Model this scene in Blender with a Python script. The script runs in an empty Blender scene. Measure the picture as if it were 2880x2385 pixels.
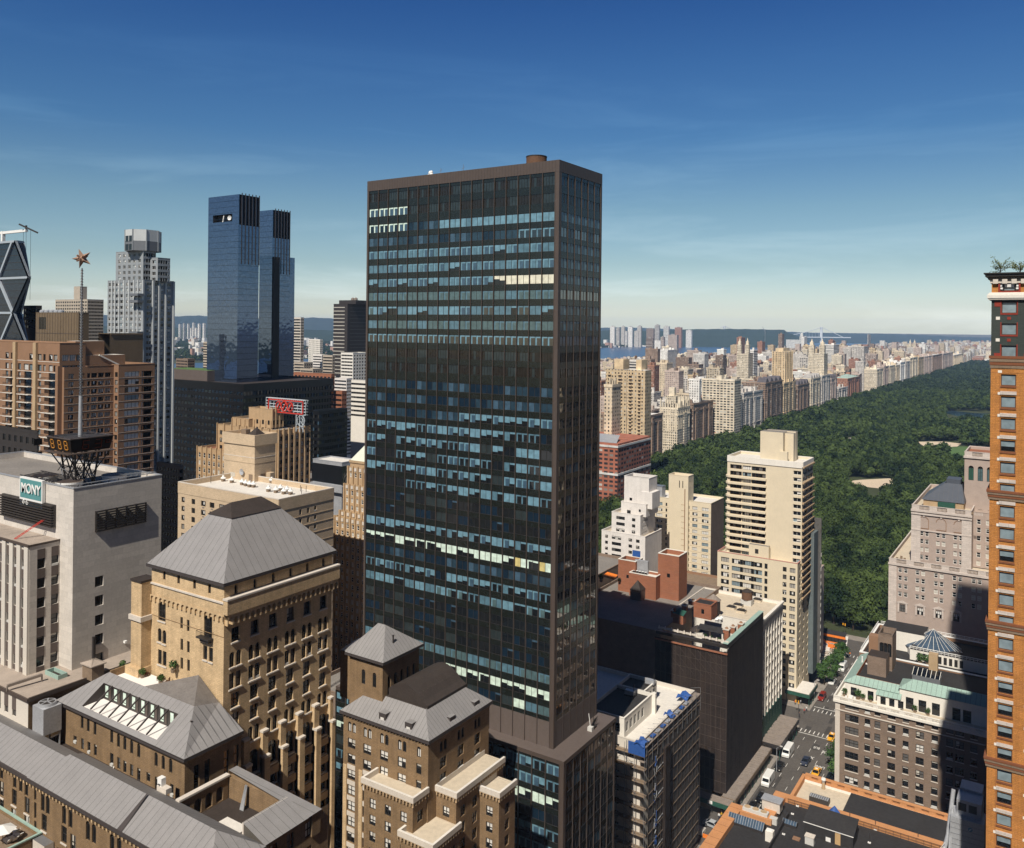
import bpy, math, random
import numpy as np
from mathutils import Vector, Matrix
random.seed(11)
SC = bpy.context.scene
COL = SC.collection
# ------------------------------------------------------------------ camera
F = 2383.0; CX = 1440.0; CY = 918.0; TH = math.radians(33.2); RO = math.radians(0.6); CAMZ = 148.0
RV = Vector((math.cos(TH), math.sin(TH), 0)); FV = Vector((-math.sin(TH), math.cos(TH), 0)); ZV = Vector((0, 0, 1))
cam = bpy.data.cameras.new("camera"); camo = bpy.data.objects.new("camera", cam); COL.objects.link(camo)
cam.sensor_width = 36; cam.sensor_fit = 'HORIZONTAL'; cam.lens = F*36/2880
cam.shift_y = -(1192.5-CY)/2880; cam.clip_start = 1; cam.clip_end = 80000
cr = RV*math.cos(RO)+ZV*math.sin(RO); cu = ZV*math.cos(RO)-RV*math.sin(RO)
m4 = Matrix.Identity(4)
for i in range(3):
 m4[i][0] = cr[i]; m4[i][1] = cu[i]; m4[i][2] = -FV[i]
m4[2][3] = CAMZ
camo.matrix_world = m4
SC.camera = camo
# ------------------------------------------------------------------ light
SUNV = Vector((0.17, -1.0, 1.18)).normalized()
sun = bpy.data.lights.new("sun", 'SUN'); sun.energy = 5.0; sun.angle = math.radians(0.5); sun.color = (1.0, 0.93, 0.82)
suno = bpy.data.objects.new("sun", sun); COL.objects.link(suno)
suno.rotation_euler = SUNV.to_track_quat('Z', 'Y').to_euler()
suno.location = (0, 0, 600)
W = bpy.data.worlds.new("World"); SC.world = W; W.use_nodes = True
wn = W.node_tree.nodes; wl = W.node_tree.links
bg = wn["Background"]
sky = wn.new("ShaderNodeTexSky"); sky.sky_type = 'NISHITA'; sky.sun_disc = False
sky.sun_elevation = math.asin(SUNV.z); sky.sun_rotation = math.atan2(SUNV.x, SUNV.y)
sky.altitude = 150; sky.air_density = 1.0; sky.dust_density = 0.7; sky.ozone_density = 3.0
bg.inputs[1].default_value = 0.15
# thin cirrus veil, spread over the sky by direction
tc = wn.new("ShaderNodeTexCoord"); mp = wn.new("ShaderNodeMapping"); mp.inputs['Scale'].default_value = (1.6, 1.6, 13)
mp.inputs['Rotation'].default_value = (0.10, 0.05, 0.4)
nz = wn.new("ShaderNodeTexNoise"); nz.inputs['Scale'].default_value = 1.7; nz.inputs['Detail'].default_value = 8; nz.inputs['Roughness'].default_value = .62; nz.inputs['Distortion'].default_value = .5
rp = wn.new("ShaderNodeValToRGB"); rp.color_ramp.elements[0].position = .50; rp.color_ramp.elements[0].color = (0, 0, 0, 1); rp.color_ramp.elements[1].position = .82; rp.color_ramp.elements[1].color = (.24, .24, .24, 1)
sx = wn.new("ShaderNodeSeparateXYZ")
mr = wn.new("ShaderNodeMapRange"); mr.inputs['From Min'].default_value = .34; mr.inputs['From Max'].default_value = .05
mu = wn.new("ShaderNodeMath"); mu.operation = 'MULTIPLY'
mx = wn.new("ShaderNodeMixRGB"); mx.inputs[2].default_value = (13, 14, 14.5, 1)
wl.new(tc.outputs['Generated'], mp.inputs[0]); wl.new(mp.outputs[0], nz.inputs[0]); wl.new(nz.outputs[0], rp.inputs[0])
wl.new(tc.outputs['Generated'], sx.inputs[0]); wl.new(sx.outputs[2], mr.inputs[0]); wl.new(rp.outputs[0], mu.inputs[0]); wl.new(mr.outputs[0], mu.inputs[1])
wl.new(mu.outputs[0], mx.inputs[0]); wl.new(sky.outputs[0], mx.inputs[1]); # deepen the blue aloft and lift the pale band above the horizon
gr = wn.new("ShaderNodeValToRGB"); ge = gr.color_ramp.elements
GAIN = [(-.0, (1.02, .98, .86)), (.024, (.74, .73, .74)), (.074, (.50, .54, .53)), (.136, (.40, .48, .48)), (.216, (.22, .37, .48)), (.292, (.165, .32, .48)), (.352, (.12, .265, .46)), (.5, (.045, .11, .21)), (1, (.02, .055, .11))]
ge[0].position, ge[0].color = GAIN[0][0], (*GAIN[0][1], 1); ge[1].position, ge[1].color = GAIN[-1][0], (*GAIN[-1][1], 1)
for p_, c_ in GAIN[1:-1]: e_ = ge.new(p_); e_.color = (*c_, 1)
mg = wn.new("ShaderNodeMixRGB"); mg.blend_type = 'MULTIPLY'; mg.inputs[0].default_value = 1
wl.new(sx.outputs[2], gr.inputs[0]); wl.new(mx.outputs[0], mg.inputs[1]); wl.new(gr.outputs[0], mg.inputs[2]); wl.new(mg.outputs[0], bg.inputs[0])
SC.view_settings.view_transform = 'Standard'; SC.view_settings.look = 'None'; SC.view_settings.exposure = 0.10; SC.view_settings.gamma = 1.0
SC.render.engine = 'CYCLES'
SC.cycles.max_bounces = 5; SC.cycles.diffuse_bounces = 2; SC.cycles.glossy_bounces = 2; SC.cycles.transmission_bounces = 2; SC.cycles.volume_bounces = 0
SC.cycles.sample_clamp_indirect = 4
# ------------------------------------------------------------------ photo pixel -> place
def ray(px, py):
 u, v = px-CX, py-CY
 return (u*math.cos(RO)+v*math.sin(RO))/F, (u*math.sin(RO)-v*math.cos(RO))/F
def C(px, py, d):
 a, e = ray(px, py)
 return (a*d*RV.x+d*FV.x, a*d*RV.y+d*FV.y, CAMZ+e*d)
def hitS(px, py, y):
 a, e = ray(px, py); d = y/(a*RV.y+FV.y)
 return d*(a*RV.x+FV.x), CAMZ+e*d
def hitE(px, py, x):
 a, e = ray(px, py); d = x/(a*RV.x+FV.x)
 return d*(a*RV.y+FV.y), CAMZ+e*d
def G(px, py, z=0.0):
 a, e = ray(px, py); d = (z-CAMZ)/e
 return d*(a*RV.x+FV.x), d*(a*RV.y+FV.y)
def dist(x, y): return x*FV.x+y*FV.y
def proj(x, y, z):
 d = dist(x, y); a = (x*RV.x+y*RV.y)/d; e = (z-CAMZ)/d
 return CX+F*(a*math.cos(RO)+e*math.sin(RO)), CY+F*(a*math.sin(RO)-e*math.cos(RO))
# ------------------------------------------------------------------ materials
M = {}
def nd(nt, typ, **kw):
 n = nt.nodes.new("ShaderNode"+typ)
 for k, v in kw.items():
  if k.startswith('i_'):
   key = k[2:]; key = int(key) if key.isdigit() else key.replace('_', ' ')
   if isinstance(v, bpy.types.NodeSocket): nt.links.new(v, n.inputs[key])
   else: n.inputs[key].default_value = v
  else: setattr(n, k, v)
 return n
def base_mat(name):
 m = bpy.data.materials.new(name); m.use_nodes = True
 nt = m.node_tree; return m, nt, nt.nodes["Principled BSDF"]
def mat(name, col, rough=.85, amt=.18, sc=.35, sc2=4.0, spec=.3, metal=0, streak=0, bump=0, course=None):
 """weathered plain surface: two noise scales, optional vertical streaks and courses of blocks"""
 m, nt, p = base_mat(name)
 g = nd(nt, "NewGeometry")
 n1 = nd(nt, "TexNoise", i_Vector=g.outputs['Position'], i_Scale=sc, i_Detail=5.0, i_Roughness=.65)
 n2 = nd(nt, "TexNoise", i_Vector=g.outputs['Position'], i_Scale=sc2, i_Detail=3.0)
 a = nd(nt, "Math", operation='ADD', i_0=n1.outputs[0], i_1=n2.outputs[0])
 src = a.outputs[0]
 if streak:
  mpn = nd(nt, "Mapping", i_Vector=g.outputs['Position']); mpn.inputs['Scale'].default_value = (1.3, 1.3, .07)
  n3 = nd(nt, "TexNoise", i_Vector=mpn.outputs[0], i_Scale=1.0, i_Detail=4.0)
  s1 = nd(nt, "Math", operation='MULTIPLY_ADD', i_0=n3.outputs[0], i_1=streak*2, i_2=-streak)
  src = nd(nt, "Math", operation='ADD', i_0=src, i_1=s1.outputs[0]).outputs[0]
 mrn = nd(nt, "MapRange", i_Value=src, i_1=.6, i_2=1.4, i_3=1-amt, i_4=1+amt)
 colr = nd(nt, "VectorMath", operation='SCALE', i_0=tuple(col[:3]), i_Scale=mrn.outputs[0])
 out = colr.outputs[0]
 if course:
  sp = nd(nt, "SeparateXYZ", i_0=g.outputs['Position'])
  uu = nd(nt, "Math", operation='ADD', i_0=sp.outputs[0], i_1=sp.outputs[1])
  cb = nd(nt, "CombineXYZ", i_0=uu.outputs[0], i_1=sp.outputs[2])
  bt = nd(nt, "TexBrick", i_Vector=cb.outputs[0], i_Scale=1.0, i_Mortar_Size=course[2] if len(course) > 2 else .02)
  bt.inputs['Brick Width'].default_value = course[0]; bt.inputs['Row Height'].default_value = course[1]
  bt.inputs['Color1'].default_value = (1.06, 1.06, 1.06, 1); bt.inputs['Color2'].default_value = (.92, .92, .92, 1); bt.inputs['Mortar'].default_value = (.75, .75, .75, 1)
  out = nd(nt, "VectorMath", operation='MULTIPLY', i_0=out, i_1=bt.outputs[0]).outputs[0]
 nt.links.new(out, p.inputs['Base Color'])
 p.inputs['Roughness'].default_value = rough; p.inputs['Specular IOR Level'].default_value = spec; p.inputs['Metallic'].default_value = metal
 if bump:
  b = nd(nt, "Bump", i_Height=n2.outputs[0], i_Strength=bump, i_Distance=.1); nt.links.new(b.outputs[0], p.inputs['Normal'])
 M[name] = m; return m
def glass(name, col, rough=.05, ior=1.6, wav=.02, metal=0, spec=.5, sc=.5):
 m, nt, p = base_mat(name)
 g = nd(nt, "NewGeometry"); oi = nd(nt, "ObjectInfo")
 n = nd(nt, "TexNoise", i_Vector=g.outputs['Position'], i_Scale=.9, i_Detail=2.0)
 mrn = nd(nt, "MapRange", i_Value=n.outputs[0], i_1=.3, i_2=.7, i_3=.8, i_4=1.2)
 c = nd(nt, "VectorMath", operation='SCALE', i_0=tuple(col), i_Scale=mrn.outputs[0])
 nt.links.new(c.outputs[0], p.inputs['Base Color'])
 p.inputs['Roughness'].default_value = rough; p.inputs['IOR'].default_value = ior; p.inputs['Metallic'].default_value = metal
 p.inputs['Specular IOR Level'].default_value = spec
 if wav:
  n2 = nd(nt, "TexNoise", i_Vector=g.outputs['Position'], i_Scale=sc, i_Detail=1.0)
  b = nd(nt, "Bump", i_Height=n2.outputs[0], i_Strength=1.0, i_Distance=wav); nt.links.new(b.outputs[0], p.inputs['Normal'])
 M[name] = m; return m
def facade(name, ww=3.2, wh=3.1, fx=.19, fz=.24, rib=False):
 """far buildings: wall tint from the mesh colour, a grid of dark and light panes"""
 m, nt, p = base_mat(name)
 g = nd(nt, "NewGeometry"); sp = nd(nt, "SeparateXYZ", i_0=g.outputs['Position']); sn = nd(nt, "SeparateXYZ", i_0=g.outputs['Normal'])
 at = nd(nt, "Attribute", attribute_name="Col")
 ax = nd(nt, "Math", operation='ABSOLUTE', i_0=sn.outputs[0]); f1 = nd(nt, "Math", operation='GREATER_THAN', i_0=ax.outputs[0], i_1=.6)
 df = nd(nt, "Math", operation='SUBTRACT', i_0=sp.outputs[1], i_1=sp.outputs[0])
 u = nd(nt, "Math", operation='MULTIPLY_ADD', i_0=df.outputs[0], i_1=f1.outputs[0], i_2=sp.outputs[0])
 def cell(val, size, half):
  q = nd(nt, "Math", operation='DIVIDE', i_0=val, i_1=size)
  fr = nd(nt, "Math", operation='FRACT', i_0=q.outputs[0]); fl = nd(nt, "Math", operation='FLOOR', i_0=q.outputs[0])
  s = nd(nt, "Math", operation='SUBTRACT', i_0=fr.outputs[0], i_1=.5); ab = nd(nt, "Math", operation='ABSOLUTE', i_0=s.outputs[0])
  lt = nd(nt, "Math", operation='LESS_THAN', i_0=ab.outputs[0], i_1=half)
  return lt.outputs[0], fl.outputs[0]
 mu_, fu = cell(u.outputs[0], ww, fx); mz_, fz_ = cell(sp.outputs[2], wh, fz)
 an = nd(nt, "Math", operation='ABSOLUTE', i_0=sn.outputs[2]); side = nd(nt, "Math", operation='LESS_THAN', i_0=an.outputs[0], i_1=.5)
 mk = nd(nt, "Math", operation='MULTIPLY', i_0=mu_, i_1=mz_); mk = nd(nt, "Math", operation='MULTIPLY', i_0=mk.outputs[0], i_1=side.outputs[0])
 cb = nd(nt, "CombineXYZ", i_0=fu, i_1=fz_, i_2=f1.outputs[0])
 wnz = nd(nt, "TexWhiteNoise", i_Vector=cb.outputs[0])
 rr = nd(nt, "ValToRGB", i_Fac=wnz.outputs[0]); rr.color_ramp.interpolation = 'CONSTANT'
 e = rr.color_ramp.elements; e[0].color = (.018, .02, .024, 1); e[1].position = .72; e[1].color = (.20, .19, .17, 1)
 x = e.new(.5); x.color = (.05, .05, .05, 1); x = e.new(.9); x.color = (.45, .44, .40, 1)
 nn = nd(nt, "TexNoise", i_Vector=g.outputs['Position'], i_Scale=.12, i_Detail=6.0, i_Roughness=.7)
 mrn = nd(nt, "MapRange", i_Value=nn.outputs[0], i_1=.3, i_2=.7, i_3=.70, i_4=1.2)
 wc = nd(nt, "VectorMath", operation='SCALE', i_0=at.outputs['Color'], i_Scale=mrn.outputs[0])
 mxn = nd(nt, "MixRGB", i_Fac=mk.outputs[0], i_Color1=wc.outputs[0], i_Color2=rr.outputs[0])
 nt.links.new(mxn.outputs[0], p.inputs['Base Color']); p.inputs['Roughness'].default_value = .8; p.inputs['Specular IOR Level'].default_value = .3
 M[name] = m; return m
def foliage(name, c1, c2, trans=.0):
 m, nt, p = base_mat(name)
 g = nd(nt, "NewGeometry"); oi = nd(nt, "ObjectInfo")
 n = nd(nt, "TexNoise", i_Vector=g.outputs['Position'], i_Scale=.045, i_Detail=3.0)
 n2 = nd(nt, "TexNoise", i_Vector=g.outputs['Position'], i_Scale=.9, i_Detail=3.0)
 s = nd(nt, "Math", operation='MULTIPLY_ADD', i_0=n2.outputs[0], i_1=.5, i_2=n.outputs[0])
 vm = nd(nt, "Mapping", i_Vector=g.outputs['Position']); vm.inputs['Scale'].default_value = (.085, .085, .02)
 vo = nd(nt, "TexVoronoi", i_Vector=vm.outputs[0], i_Scale=1.0); vs = nd(nt, "SeparateXYZ", i_0=vo.outputs['Color'])
 s = nd(nt, "Math", operation='MULTIPLY_ADD', i_0=vs.outputs[0], i_1=.5, i_2=s.outputs[0])
 r = nd(nt, "MapRange", i_Value=s.outputs[0], i_1=.72, i_2=1.3)
 mxn = nd(nt, "MixRGB", i_Fac=r.outputs[0], i_Color1=(*c1, 1), i_Color2=(*c2, 1))
 nt.links.new(mxn.outputs[0], p.inputs['Base Color']); p.inputs['Roughness'].default_value = .75; p.inputs['Specular IOR Level'].default_value = .2
 M[name] = m; return m
# ------------------------------------------------------------------ mesh builder
WLOC = {}
class MB:
 def __init__(s): s.v = []; s.f = []; s.m = []; s.ms = []; s.c = []; s.col = (1, 1, 1)
 def mi(s, m):
  m = M[m] if isinstance(m, str) else m
  for i, q in enumerate(s.ms):
   if q is m: return i
  s.ms.append(m); return len(s.ms)-1
 def poly(s, pts, m):
  n = len(s.v); s.v += [tuple(p) for p in pts]; s.f.append(tuple(range(n, n+len(pts)))); s.m.append(s.mi(m)); s.c.append(s.col)
 def box(s, x0, x1, y0, y1, z0, z1, m, top=None, skip=''):
  if x0 > x1: x0, x1 = x1, x0
  if y0 > y1: y0, y1 = y1, y0
  A = [(x0, y0), (x1, y0), (x1, y1), (x0, y1)]
  s.prism(A, z0, z1, m, top, skip)
 def prism(s, A, z0, z1, m, top=None, skip=''):
  n = len(A)
  for i in range(n):
   p, q = A[i], A[(i+1) % n]
   s.poly([(p[0], p[1], z0), (q[0], q[1], z0), (q[0], q[1], z1), (p[0], p[1], z1)], m)
  if 't' not in skip: s.poly([(p[0], p[1], z1) for p in A], top or m)
  if 'b' not in skip: s.poly([(p[0], p[1], z0) for p in reversed(A)], m)
 def cyl(s, cx, cy, z0, z1, r0, r1, n, m, top=None, a0=0):
  P = [(math.cos(a0+2*math.pi*i/n), math.sin(a0+2*math.pi*i/n)) for i in range(n)]
  for i in range(n):
   p, q = P[i], P[(i+1) % n]
   if r1 > 1e-4: s.poly([(cx+p[0]*r0, cy+p[1]*r0, z0), (cx+q[0]*r0, cy+q[1]*r0, z0), (cx+q[0]*r1, cy+q[1]*r1, z1), (cx+p[0]*r1, cy+p[1]*r1, z1)], m)
   else: s.poly([(cx+p[0]*r0, cy+p[1]*r0, z0), (cx+q[0]*r0, cy+q[1]*r0, z0), (cx, cy, z1)], m)
  if r1 > 1e-4: s.poly([(cx+p[0]*r1, cy+p[1]*r1, z1) for p in P], top or m)
 def bar(s, p, q, w, m, w2=None):
  p, q = Vector(p), Vector(q); d = (q-p).normalized(); w2 = w2 or w
  a = d.cross(ZV) if abs(d.z) < .95 else d.cross(Vector((1, 0, 0))); a.normalize(); b = d.cross(a)
  a *= w/2; b *= w2/2
  R = [a+b, -a+b, -a-b, a-b]
  for i in range(4):
   j = (i+1) % 4
   s.poly([p+R[j], p+R[i], q+R[i], q+R[j]], m)
  s.poly([p+R[i] for i in range(4)], m); s.poly([q+R[i] for i in (3, 2, 1, 0)], m)
 def tube(s, pts, r, m, n=8):
  pts = [Vector(p) for p in pts]; rings = []
  for i, p in enumerate(pts):
   d = (pts[min(i+1, len(pts)-1)]-pts[max(i-1, 0)]).normalized()
   a = d.cross(ZV) if abs(d.z) < .95 else d.cross(Vector((1, 0, 0))); a.normalize(); b = d.cross(a)
   rr = r[i] if isinstance(r, (list, tuple)) else r
   rings.append([p+(a*math.cos(t*2*math.pi/n)+b*math.sin(t*2*math.pi/n))*rr for t in range(n)])
  for i in range(len(rings)-1):
   for t in range(n):
    u = (t+1) % n; s.poly([rings[i][u], rings[i][t], rings[i+1][t], rings[i+1][u]], m)
  s.poly(rings[0], m); s.poly(list(reversed(rings[-1])), m)
 def mesh(s, name, org=(0, 0, 0)):
  me = bpy.data.meshes.new(name)
  o = np.array(org); me.from_pydata((np.array(s.v)-o).tolist(), [], s.f)
  for m in s.ms: me.materials.append(m)
  me.polygons.foreach_set('material_index', s.m)
  if any(c != (1, 1, 1) for c in s.c):
   at = me.color_attributes.new('Col', 'FLOAT_COLOR', 'CORNER')
   arr = np.concatenate([np.tile(np.array((*c, 1.0)), (len(f), 1)) for c, f in zip(s.c, s.f)])
   at.data.foreach_set('color', arr.ravel())
  return me
 def build(s, name, parent=None, org=None, kind=None):
  if not s.f: return None
  if org is None: org = WLOC[parent.name] if parent else (0, 0, 0)
  return link(name, s.mesh(name, org), parent, org, kind)
def link(name, data, parent=None, loc=(0, 0, 0), kind=None, rz=0):
 o = bpy.data.objects.new(name, data); COL.objects.link(o)
 WLOC[o.name] = tuple(loc)
 if parent:
  o.parent = parent; o.location = Vector(loc)-Vector(WLOC[parent.name])
 else: o.location = loc
 if rz: o.rotation_euler[2] = rz
 if kind: o['kind'] = kind
 return o
def tag(o, label, cat, group=None, kind=None):
 if label: o['label'] = label
 if cat: o['category'] = cat
 if group: o['group'] = group
 if kind: o['kind'] = kind
 return o
def thing(name, label, cat, loc, group=None):
 o = link(name, None, None, loc); o.empty_display_size = 1; return tag(o, label, cat, group)
# ------------------------------------------------------------------ walls with openings, and windows
class Face:
 def __init__(s, k, fx):
  s.k = k; s.fx = fx
  s.U, s.N, s.rz = {'S': ((1, 0), (0, -1), 0), 'E': ((0, 1), (1, 0), math.pi/2), 'N': ((-1, 0), (0, 1), math.pi), 'W': ((0, -1), (-1, 0), -math.pi/2)}[k]
 def p(s, u, z, off=0):
  if s.k in 'SN': return (u, s.fx+s.N[1]*off, z)
  return (s.fx+s.N[0]*off, u, z)
def wall(mb, fc, u0, u1, z0, z1, ops, m, rec=.22, mr=None):
 mr = mr or m
 def q(a, b, c, d): mb.poly([fc.p(a, c), fc.p(b, c), fc.p(b, d), fc.p(a, d)] if fc.k in 'SE' else [fc.p(b, c), fc.p(a, c), fc.p(a, d), fc.p(b, d)], m)
 zs = sorted({round(z, 4) for o in ops for z in (o[1]-o[3]/2, o[1]+o[3]/2)} | {z0, z1})
 zs = [z for z in zs if z0-1e-6 <= z <= z1+1e-6]
 for c, d in zip(zs, zs[1:]):
  if d-c < 1e-4: continue
  mid = (c+d)/2
  iv = sorted((o[0]-o[2]/2, o[0]+o[2]/2) for o in ops if o[1]-o[3]/2 < mid < o[1]+o[3]/2)
  cur = u0
  for a, b in iv:
   if a > cur+1e-4: q(cur, a, c, d)
   cur = max(cur, b)
  if cur < u1-1e-4: q(cur, u1, c, d)
 for o in ops:
  a, b, c, d = o[0]-o[2]/2, o[0]+o[2]/2, o[1]-o[3]/2, o[1]+o[3]/2
  r = -rec
  arch = len(o) > 5 and o[5]
  if arch:
   R = o[2]/2; zc = d-R; n = 8
   A = [(o[0]-R*math.cos(math.pi*i/n), zc+R*math.sin(math.pi*i/n)) for i in range(n+1)]
   mb.poly([fc.p(x, z) for x, z in A[:n//2+1]]+[fc.p(a, d)], m)
   mb.poly([fc.p(x, z) for x, z in A[n//2:]]+[fc.p(b, d)], m)
   for i in range(n): mb.poly([fc.p(*A[i]), fc.p(*A[i], r), fc.p(*A[i+1], r), fc.p(*A[i+1])], mr)
   d2 = zc
  else:
   d2 = d; mb.poly([fc.p(a, d), fc.p(a, d, r), fc.p(b, d, r), fc.p(b, d)], mr)
  mb.poly([fc.p(a, c), fc.p(a, c, r), fc.p(a, d2, r), fc.p(a, d2)], mr)
  mb.poly([fc.p(b, c), fc.p(b, d2), fc.p(b, d2, r), fc.p(b, c, r)], mr)
  mb.poly([fc.p(a, c), fc.p(b, c), fc.p(b, c, r), fc.p(a, c, r)], mr)
STY = {}   # name: frame material, panes across, panes up, fills {fill: weight}, bar width
WM = {}
def pane(mb, x0, x1, z0, z1, fill, rnd):
 def q(a, b, c, d, m, y=0): mb.poly([(a, y, c), (b, y, c), (b, y, d), (a, y, d)], m)
 if fill[0] == '/':          # blind part of the way down
  k = rnd.choice((.25, .4, .55, .7)); zz = z1-(z1-z0)*k
  q(x0, x1, zz, z1, fill[1:]); q(x0, x1, z0, zz, 'glass')
 elif fill[0] == '|':        # lit strips along top and left edge
  nm = fill[1:].split(',')
  zz = z1-(z1-z0)*.2; xx = x0+(x1-x0)*.28
  q(x0, x1, zz, z1, nm[0]); q(x0, xx, z0, zz, nm[0]); q(xx, x1, z0, zz, nm[1])
 elif fill[0] == '^':        # air conditioner in the sash
  q(x0, x1, z0, z1, 'glass'); mb.box(x0+.1, x1-.1, -.35, 0, z0, z0+.42, 'ac_metal')
 else: q(x0, x1, z0, z1, fill)
def win_mesh(sty, w, h, arch, k):
 key = (sty, round(w, 2), round(h, 2), bool(arch), k)
 if key in WM: return WM[key]
 fm, nx, nzp, fills, bw = STY[sty]
 rnd = random.Random(hash((sty, k)) if False else (sum(map(ord, sty))*31+k*7919))
 mb = MB(); fb = MB(); names = list(fills); wts = list(fills.values())
 if arch:
  R = w/2; zc = h/2-R; n = 8; f = rnd.choices(names, wts)[0]
  A = [(R*math.cos(math.pi*i/n), 0, zc+R*math.sin(math.pi*i/n)) for i in range(n+1)]
  mb.poly(A, 'glass'); pane(mb, -w/2, w/2, -h/2, zc, f, rnd)
  fb.box(-w/2, w/2, -.06, -.002, zc-bw/2, zc+bw/2, fm)
  fb.box(-bw/2, bw/2, -.05, -.002, -h/2, h/2-.05, fm)
  for s_ in (-1, 1): fb.box(s_*w/2, s_*(w/2-bw), -.07, -.002, -h/2, zc, fm)
  fb.box(-w/2+bw, w/2-bw, -.07, -.002, -h/2, -h/2+bw, fm)
 else:
  common = rnd.choices(names, wts)[0]
  for i in range(nx):
   f = common if rnd.random() < .7 else rnd.choices(names, wts)[0]
   pane(mb, -w/2+w*i/nx, -w/2+w*(i+1)/nx, -h/2, h/2, f, rnd)
  if bw:
   for i in range(nx+1):
    x = -w/2+w*i/nx; x = min(max(x, -w/2+bw/2), w/2-bw/2); fb.box(x-bw/2, x+bw/2, -.07, -.002, -h/2, h/2, fm)
   for j in range(nzp+1):
    z = -h/2+h*j/nzp; z = min(max(z, -h/2+bw/2), h/2-bw/2); fb.box(-w/2, w/2, -.062, -.002, z-bw/2, z+bw/2, fm)
 me = mb.mesh('window'); full = MB()
 for q in (mb, fb):
  n0 = len(full.v); full.v += q.v; full.f += [tuple(i+n0 for i in f) for f in q.f]; full.m += [full.mi(q.ms[i]) for i in q.m]; full.c += q.c
 WM[key] = (me, full, fb.mesh('frame') if fb.f else None); return WM[key]
def grid(us, zs, w, h, sty, arch=0): return [(u, z, w, h, sty, arch) for z in zs for u in us]
def lin(a, b, n): return [a+(b-a)*(i+.5)/n for i in range(n)]
class Bld:
 def __init__(s, name, label, cat, x, y, z=0, group=None):
  s.root = thing(name, label, cat, (x, y, z), group); s.wall = MB(); s.roof = MB(); s.trim = MB(); s.wins = []
 def face(s, k, fx, u0, u1, z0, z1, ops, m, rec=.22, mr=None):
  fc = Face(k, fx); wall(s.wall, fc, u0, u1, z0, z1, ops, m, rec, mr)
  for o in ops:
   s.wins.append((fc, o, rec))
 def block(s, x0, x1, y0, y1, z0, z1, m, S=(), E=(), par=.9, roof='roof_grey', rec=.22, cop=None, pw=.35, mE=None, cw=.08):
  s.face('S', y0, x0, x1, z0, z1, list(S), m, rec); s.face('E', x1, y0, y1, z0, z1, list(E), mE or m, rec)
  s.face('N', y1, x0, x1, z0, z1, [], m); s.face('W', x0, y0, y1, z0, z1, [], m)
  zr = z1-par
  s.roof.poly([(x0+pw, y0+pw, zr), (x1-pw, y0+pw, zr), (x1-pw, y1-pw, zr), (x0+pw, y1-pw, zr)], roof)
  if par > 0:
   c = cop or m
   a, b, cc, d = x0+pw, x1-pw, y0+pw, y1-pw
   for P in (((a, cc), (a, d)), ((b, d), (b, cc)), ((b, cc), (a, cc)), ((a, d), (b, d))):
    s.trim.poly([(*P[0], zr), (*P[1], zr), (*P[1], z1), (*P[0], z1)], m)
   s.trim.box(x0-cw, x1+cw, y0-cw, y0+pw, z1+.003, z1+.22, c); s.trim.box(x0-cw, x1+cw, y1-pw, y1+cw, z1+.003, z1+.22, c)
   s.trim.box(x0-cw, x0+pw, y0+pw+.003, y1-pw-.003, z1+.003, z1+.22, c); s.trim.box(x1-pw, x1+cw, y0+pw+.003, y1-pw-.003, z1+.003, z1+.22, c)
 def finish(s, names=('wall', 'roof', 'parapet'), limit=100, wname='window', kk=6):
  s.wall.build(names[0], s.root); s.roof.build(names[1], s.root); s.trim.build(names[2], s.root)
  L = []
  for fc, o, rec in s.wins:
   if o[4] is None: continue
   p = fc.p(o[0], o[1], -rec+.01); d = dist(p[0], p[1]); q = proj(*p)
   vis = -40 < q[0] < 2920 and -40 < q[1] < 2430
   L.append((0 if vis else 1, d, p, fc, o))
  L.sort(key=lambda t: t[:2])
  big = None
  for n, (vis, d, p, fc, o) in enumerate(L):
   k = o[6] if len(o) > 6 else random.randrange(kk)
   me, mb, fr = win_mesh(o[4], o[2], o[3], o[5], k)
   if n < limit:
    wo = link(wname, me, s.root, p, rz=fc.rz)
    if fr: link('frame', fr, wo, p)
   else:
    big = big or MB(); c, sn = math.cos(fc.rz), math.sin(fc.rz); b0 = len(big.v)
    big.v += [(p[0]+c*v[0]-sn*v[1], p[1]+sn*v[0]+c*v[1], p[2]+v[2]) for v in mb.v]
    mm = [big.mi(q) for q in mb.ms]
    big.f += [tuple(i+b0 for i in f) for f in mb.f]; big.m += [mm[i] for i in mb.m]; big.c += [(1, 1, 1)]*len(mb.f)
  if big: big.build(wname, s.root, kind='stuff')
  return s.root
def seams(mb, poly, m, sp=1.3, w=.07, lift=.02):
 """standing seams running up a roof slope; poly[0]->poly[1] is the eave"""
 P = [Vector(p) for p in poly]; e = (P[1]-P[0]); L = e.length; e.normalize()
 n = (P[1]-P[0]).cross(P[-1]-P[0]).normalized(); up = n.cross(e).normalized()
 Q = [((p-P[0]).dot(e), (p-P[0]).dot(up)) for p in P]
 x0 = min(q[0] for q in Q); x1 = max(q[0] for q in Q); k = x0+sp*.6
 while k < x1:
  ys = []
  for (ax, ay), (bx, by) in zip(Q, Q[1:]+Q[:1]):
   if (ax-k)*(bx-k) < 0: ys.append(ay+(by-ay)*(k-ax)/(bx-ax))
  if len(ys) >= 2:
   a, b = min(ys), max(ys)
   if b-a > .3:
    c0 = P[0]+e*k+up*a+n*lift; c1 = P[0]+e*k+up*b+n*lift
    mb.poly([c0-e*w/2, c0+e*w/2, c1+e*w/2, c1-e*w/2], m)
  k += sp*random.uniform(.9, 1.1)
def slope(mb, poly, m, sp=1.3):
 mb.poly(poly, m); seams(mb, poly, 'roof_seam', sp)
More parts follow.
